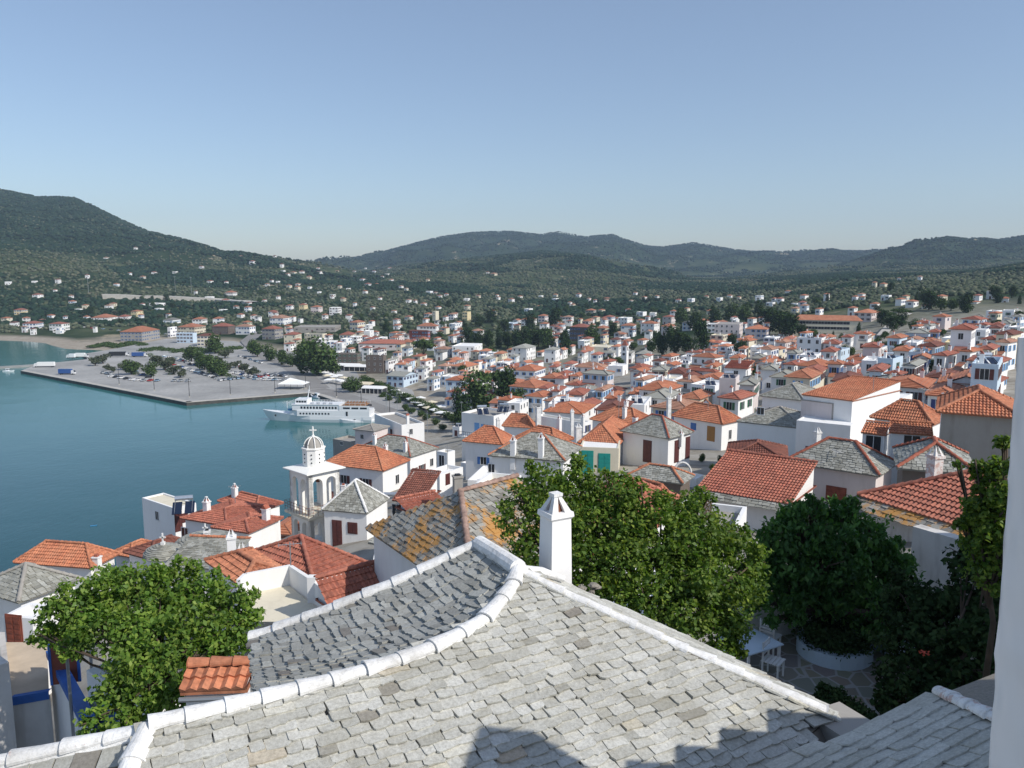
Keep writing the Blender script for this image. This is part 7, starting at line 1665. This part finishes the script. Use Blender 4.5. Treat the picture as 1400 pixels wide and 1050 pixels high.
smallboat(530, 583, 11, 2.1, 'shorter masted sailing yacht nearer the promenade', mast=14, cabin=False, name='sailing_yacht'); smallboat(586, 603, 12, 2.1, 'sailing yacht farthest along the promenade', mast=12, cabin=False, name='sailing_yacht')
smallboat(12, 508, 7, 0, 'pale yellow small boat at the breakwater'); smallboat(128, 719, 1.6, .3, 'tiny blue dinghy alone on the open water', 'boat_blue', cabin=False, name='dinghy'); smallboat(508, 566, 8, 2.2, 'small white boat between yacht and promenade wall')
# rubber fenders on the quay
for i, (x, y, lb) in enumerate(((278,548,'black tyre fender cluster next to the pier tip'),(302,546,'small black fender on the straight quay'),(340,543,'black tyre fender at mid quay'),(252,549,'black fender at the pier corner'),(200,537,'long dark bumper on the outer pier'))):
    p = at_z(x, y+1, .9); r = empty('fender', tuple(p), 0, lb, 'fender', 'fenders along the quay edge'); mb = MB(); mb.tube([(-1.6,-.3,0),(1.6,-.3,0)], .75, 10); mb.build('rubber', M['tyre'], r)
# utility poles on the far left road
for k_, (x, y) in enumerate(((121,400),(240,402),(262,403))):
    p = hit(x, y, 500); r = empty('floodlight_mast', tuple(p), 0, 'thin floodlight mast by the hillside road, %s of three' % ('first', 'second', 'last')[k_], 'mast', 'masts by the hillside road'); mb = MB(); mb.tube([(0,0,-2),(0,0,26)], [.35,.2], 6); mb.build('pole', M['metal_grey'], r); mb = MB(); mb.box(-1.2,-.3,26,1.2,.3,27); mb.build('floodlight', M['metal_grey'], r)

for k_, (x0, y0, x1, y1) in enumerate(((258,487,285,500),(285,500,318,518),(205,486,235,512),(165,500,185,512))):
    a_, b_ = at_z(x0, y0, QZ), at_z(x1, y1, QZ); r = empty('hedge', tuple((a_+b_)/2), 0, 'clipped green hedge under the car park trees, %s of four' % ('right hand middle', 'right hand near', 'centre', 'westernmost')[k_], 'hedge', 'car park hedges')
    L = [(tuple((a_.lerp(b_, t_/9)-(a_+b_)/2+Vector((U(-.6,.6), U(-.6,.6), .6)))), (2.4, 2.4, 1.3)) for t_ in range(10)]
    link('foliage', leaves(L, 2200, .55, M['leaf_town'], name='foliage', shell=.5), r)

for nm, P_, lb in (('reed_bed', ((195,480),(215,477),(240,481),(265,478),(290,481),(312,478),(330,476)), 'green scrub and reeds between car park and beach road'), ('scrub', ((128,474),(145,471),(160,474),(178,470),(196,472)), 'low scrub at the back of the beach')):
    L = []
    for a_, b_ in zip(P_[:-1], P_[1:]):
        for k in range(6):
            q = at_z(a_[0]+(b_[0]-a_[0])*k/6+U(-2,2), a_[1]+(b_[1]-a_[1])*k/6+U(-1,1), QZ); L.append(((q.x, q.y, q.z+.5), (U(3,5.5), U(5,9), U(1.2,2.2))))
    tag(link(nm, leaves(L, 9000, 1.0, M['leaf_town'], name=nm, shell=.4)), lb, kind='stuff')
# ================================================================ LABELS: one phrase for each town house, tree, car
LM = [('the clock tower', 854, 480), ('the passenger ferry', 440, 565), ('the school', 1140, 440), ('the red building', 573, 455), ('the yellow block', 643, 432), ('the striped pink block', 998, 450), ('the dark stone house', 514, 498), ('the twin cypress mass', 930, 465), ('the tall white block', 1140, 560), ('the pale slate villa', 900, 590), ('the solar tank house', 668, 580), ('the bell tower', 420, 650), ('the big slate roof', 720, 478), ('the pier trees', 250, 500), ('the grey hotel', 195, 450), ('the plane tree', 434, 495), ('the hill stairs', 1225, 447), ('the tall gable house', 1330, 455), ('the domed chapels', 250, 745), ('the far left hill', 60, 380), ('the pillar', 1385, 540), ('the hill saddle', 440, 375), ('the central hill', 720, 400), ('the right slopes', 1200, 390), ('the blue sheltered promenade', 600, 540), ('the ochre door house', 970, 570), ('the cream block', 985, 470), ('the dark pine row', 700, 462), ('the long orange roof', 523, 468), ('the ribbed orange roofs', 850, 590), ('the awning house', 1240, 570), ('the blue glazed house', 815, 520), ('the three windowed house', 965, 493), ('the wide red roofs', 1294, 520), ('the slate gable house', 1150, 640)]
ORD = ['nearest', 'second', 'third', 'fourth', 'fifth', 'sixth', 'seventh', 'eighth', 'ninth', 'tenth', 'eleventh', 'twelfth', 'thirteenth', 'fourteenth', 'fifteenth', 'sixteenth', 'seventeenth', 'eighteenth', 'nineteenth', 'twentieth', 'twenty-first', 'twenty-second', 'twenty-third', 'twenty-fourth', 'twenty-fifth']
def assign(items, phrase, group=None):
    B = {}
    for it in items:
        if it.get('fixed'): continue
        l = min(LM, key=lambda q: (q[1]-it['px'])**2+((q[2]-it['py'])*2.2)**2); dx, dy = it['px']-l[1], (it['py']-l[2])*2.2
        dr = ('left of' if dx < 0 else 'right of') if abs(dx) > abs(dy) else ('behind' if dy < 0 else 'in front of')
        B.setdefault((phrase(it), l[0], dr), []).append((dx*dx+dy*dy, it))
    for (ph, l, dr), L in B.items():
        L.sort(key=lambda q: q[0])
        for k, (_, it) in enumerate(L):
            l = l.replace('the ', '', 1) if len((ph+dr+l).split()) > 11 else l
            s = ('%s %s %s' % (ph, dr, l)) if len(L) == 1 else ('%s %s, %s %s' % (ph, dr, l, 'of %d counting outward' % len(L)) if False else '%s, %s one %s %s' % (ph, ORD[min(k, 24)], dr, l))
            it['o']['label'] = s
            if group: it['o']['group'] = group(it)
# leave out what nothing in the picture shows; past three hundred houses the smallest become one mass
from mathutils.bvhtree import BVHTree
bpy.context.view_layer.update(); _bv = []; _bp = []; _own = []
for o in C.objects:
    if o.type != 'MESH' or o.name.split('.')[0] not in ('roof', 'wall', 'crown', 'hillside', 'upper_belfry', 'shaft', 'hull'): continue
    if o.name.startswith('crown') and len(o.data.polygons) < 2000 and 0: continue
    rt_ = o
    while rt_.parent: rt_ = rt_.parent
    mw = o.matrix_world; n0 = len(_bv); _bv += [tuple(mw @ v.co) for v in o.data.vertices]
    ps_ = [tuple(i+n0 for i in p.vertices) for p in o.data.polygons]; _bp += ps_; _own += [rt_.name]*len(ps_)
_tree = BVHTree.FromPolygons(_bv, _bp)
def visible(root):
    pts = []
    for ch in root.children:
        if ch.name.split('.')[0] in ('roof', 'wall', 'crown'):
            me = ch.data; st = max(1, len(me.vertices)//16); mw = ch.matrix_world
            pts += [mw @ me.vertices[i].co for i in range(0, len(me.vertices), st)]
    e = Vector((0, 0, EYE)); n = 0
    for p in pts:
        px, py = proj(p)
        if not (-5 < px < 1405 and -5 < py < 1055): continue
        d = p-e; L = d.length; d.normalize(); loc, nn, ix, ds = _tree.ray_cast(e, d, L+1)
        if loc is None or ds > L-.6 or _own[ix] == root.name: n += 1
    return n
def wipe(root):
    _dead.extend(list(root.children_recursive)+[root])
_dead = []
for lst in (TOWN, TREES):
    for it in list(lst):
        if not it.get('fixed'):
            it['vis'] = visible(it['o'])
            if it['vis'] == 0: it['del'] = True
    for it in [i for i in lst if i.get('del')]: wipe(it['o']); lst.remove(it)
print('visible houses', len(TOWN), 'trees', len(TREES))
SOLAR = [o for o in SOLAR]
def mass(lst, keep, name, label):
    L = sorted([i for i in lst if not i.get('fixed')], key=lambda i: i['D'])[keep:]
    if not L: return
    V, Fc, mi, mats, tn = [], [], [], [], []
    for it in L:
        for ob in it['o'].children_recursive:
            if ob.type != 'MESH': continue
            me = ob.data; mw = ob.matrix_world; b = len(V); V += [tuple(mw @ v.co) for v in me.vertices]
            sl = []
            for m_ in me.materials:
                if m_ not in mats: mats.append(m_)
                sl.append(mats.index(m_))
            for p in me.polygons: Fc.append(tuple(i+b for i in p.vertices)); mi.append(sl[p.material_index])
        wipe(it['o']); lst.remove(it)
    me = bpy.data.meshes.new(name); me.from_pydata(V, [], Fc); [me.materials.append(m_) for m_ in mats]; me.polygons.foreach_set('material_index', mi); me.update()
    tag(link(name, me), label, kind='stuff')
mass(TOWN, 300-len([t for t in TOWN if t.get('fixed')]), 'distant_villas', 'tiny scattered villas far up the slopes and plain')
bpy.data.batch_remove(_dead)
assign(TOWN, lambda it: it['ph'], lambda it: 'houses of the hillside town')
TK = {'round': 'round leafy green tree', 'dark': 'dark dense evergreen tree', 'olive': 'grey green olive tree', 'cypress': 'slender dark cypress', 'pine': 'spreading green pine'}
assign(TREES, lambda it: TK[it['kind']], lambda it: 'trees between the houses')
cw = {}
for c in CARS: cw.setdefault((c['col'], c['where']), []).append(c)
CN = {'white': 'white', 'silver': 'silver grey', 'black': 'black', 'blue': 'dark blue', 'red': 'red', 'pale': 'pale blue', 'yellow': 'yellow'}
for (col, wh), L in cw.items():
    for k, c in enumerate(L): c['o']['label'] = ('%s car %s' % (CN[col], wh)) if len(L) == 1 else ('%s car %s, %s of its colour' % (CN[col], wh, ('first', 'second', 'third', 'fourth', 'fifth', 'sixth', 'seventh', 'eighth')[min(k, 7)])); c['o']['group'] = 'cars parked around the harbour'
for k, (r, x) in enumerate(UM): r['label'] = 'pale cafe parasol %s, %s one' % (('in the cluster beside the plane tree', ORD[k]) if x < 500 else ('along the promenade cafes', ORD[k-10] if k-10 < 25 else 'last'))
sl_ = [dict(o=o, px=proj(o.location)[0], py=proj(o.location)[1], fixed=False) for o in SOLAR]
assign(sl_, lambda it: 'solar water heater on a flat roof', lambda it: 'rooftop solar heaters')
seen = {}
for o in C.objects:
    if o.parent is None and o.get('label'): seen.setdefault(o['label'], []).append(o)
for l, L in seen.items():
    if len(L) > 1: print('DUP', l, len(L))
print('things', sum(len(v) for v in seen.values()), 'objects', len(C.objects))
SUN_EL = 40; SUN_E = 4.3; SKY_E = .145; SKY_DUST = .8; SKY_OZ = 3.0; EXPO = -0.06; HAZE = .00009; HAZE_C = (.60, .77, 1, 1)
# ================================================================ LIGHT, SKY, CAMERA
SAZ = Vector((.87, -.49, 0)).normalized(); SEL = radians(SUN_EL)
sv = Vector((SAZ.x*cos(SEL), SAZ.y*cos(SEL), sin(SEL)))
sun = bpy.data.lights.new('sun', 'SUN'); sun.energy = SUN_E; sun.angle = radians(.5); sun.color = (1, .95, .87)
so = bpy.data.objects.new('sun', sun); C.objects.link(so); so.rotation_euler = sv.to_track_quat('Z', 'Y').to_euler()
wd = bpy.data.worlds.new('World'); bpy.context.scene.world = wd; wd.use_nodes = True
sk = wd.node_tree.nodes.new('ShaderNodeTexSky'); sk.sky_type = 'NISHITA'; sk.sun_disc = False; sk.sun_elevation = SEL
sk.sun_rotation = atan2(sv.x, sv.y); sk.altitude = 60; sk.air_density = 1.0; sk.dust_density = SKY_DUST; sk.ozone_density = SKY_OZ
veil = wd.node_tree.nodes.new('ShaderNodeMix'); veil.data_type = 'RGBA'; veil.inputs[0].default_value = .2; veil.inputs[7].default_value = (3.3, 3.7, 4.5, 1)   # high thin summer haze
bg = wd.node_tree.nodes['Background']; wd.node_tree.links.new(sk.outputs[0], veil.inputs[6]); wd.node_tree.links.new(veil.outputs[2], bg.inputs[0]); bg.inputs[1].default_value = SKY_E
if HAZE:
    hz = bpy.data.materials.new('haze'); hz.use_nodes = True; nt = hz.node_tree
    nt.nodes.remove(nt.nodes['Principled BSDF'])
    pv = nt.nodes.new('ShaderNodeVolumePrincipled'); pv.inputs['Color'].default_value = HAZE_C; pv.inputs['Density'].default_value = HAZE
    nt.links.new(pv.outputs[0], nt.nodes['Material Output'].inputs['Volume'])
    mb = MB(); mb.box(-6300, -80, -9, 6300, 5100, 420); tag(mb.build('haze', hz), 'thin summer haze over the bay', kind='stuff')
cam = bpy.data.cameras.new('camera'); cam.sensor_width = 36; cam.lens = F/1400*36; cam.clip_end = 30000; cam.clip_start = .05
co = bpy.data.objects.new('camera', cam); C.objects.link(co); co.location = (0, 0, EYE); co.rotation_euler = (pi/2 - PITCH, 0, 0)
sc = bpy.context.scene; sc.camera = co
sc.view_settings.view_transform = 'Standard'; sc.view_settings.look = 'None'; sc.view_settings.gamma = 1; sc.view_settings.exposure = EXPO
sc.cycles.max_bounces = 6; sc.cycles.diffuse_bounces = 3; sc.cycles.glossy_bounces = 3; sc.cycles.transmission_bounces = 3; sc.cycles.volume_bounces = 0
sc.cycles.use_denoising = True
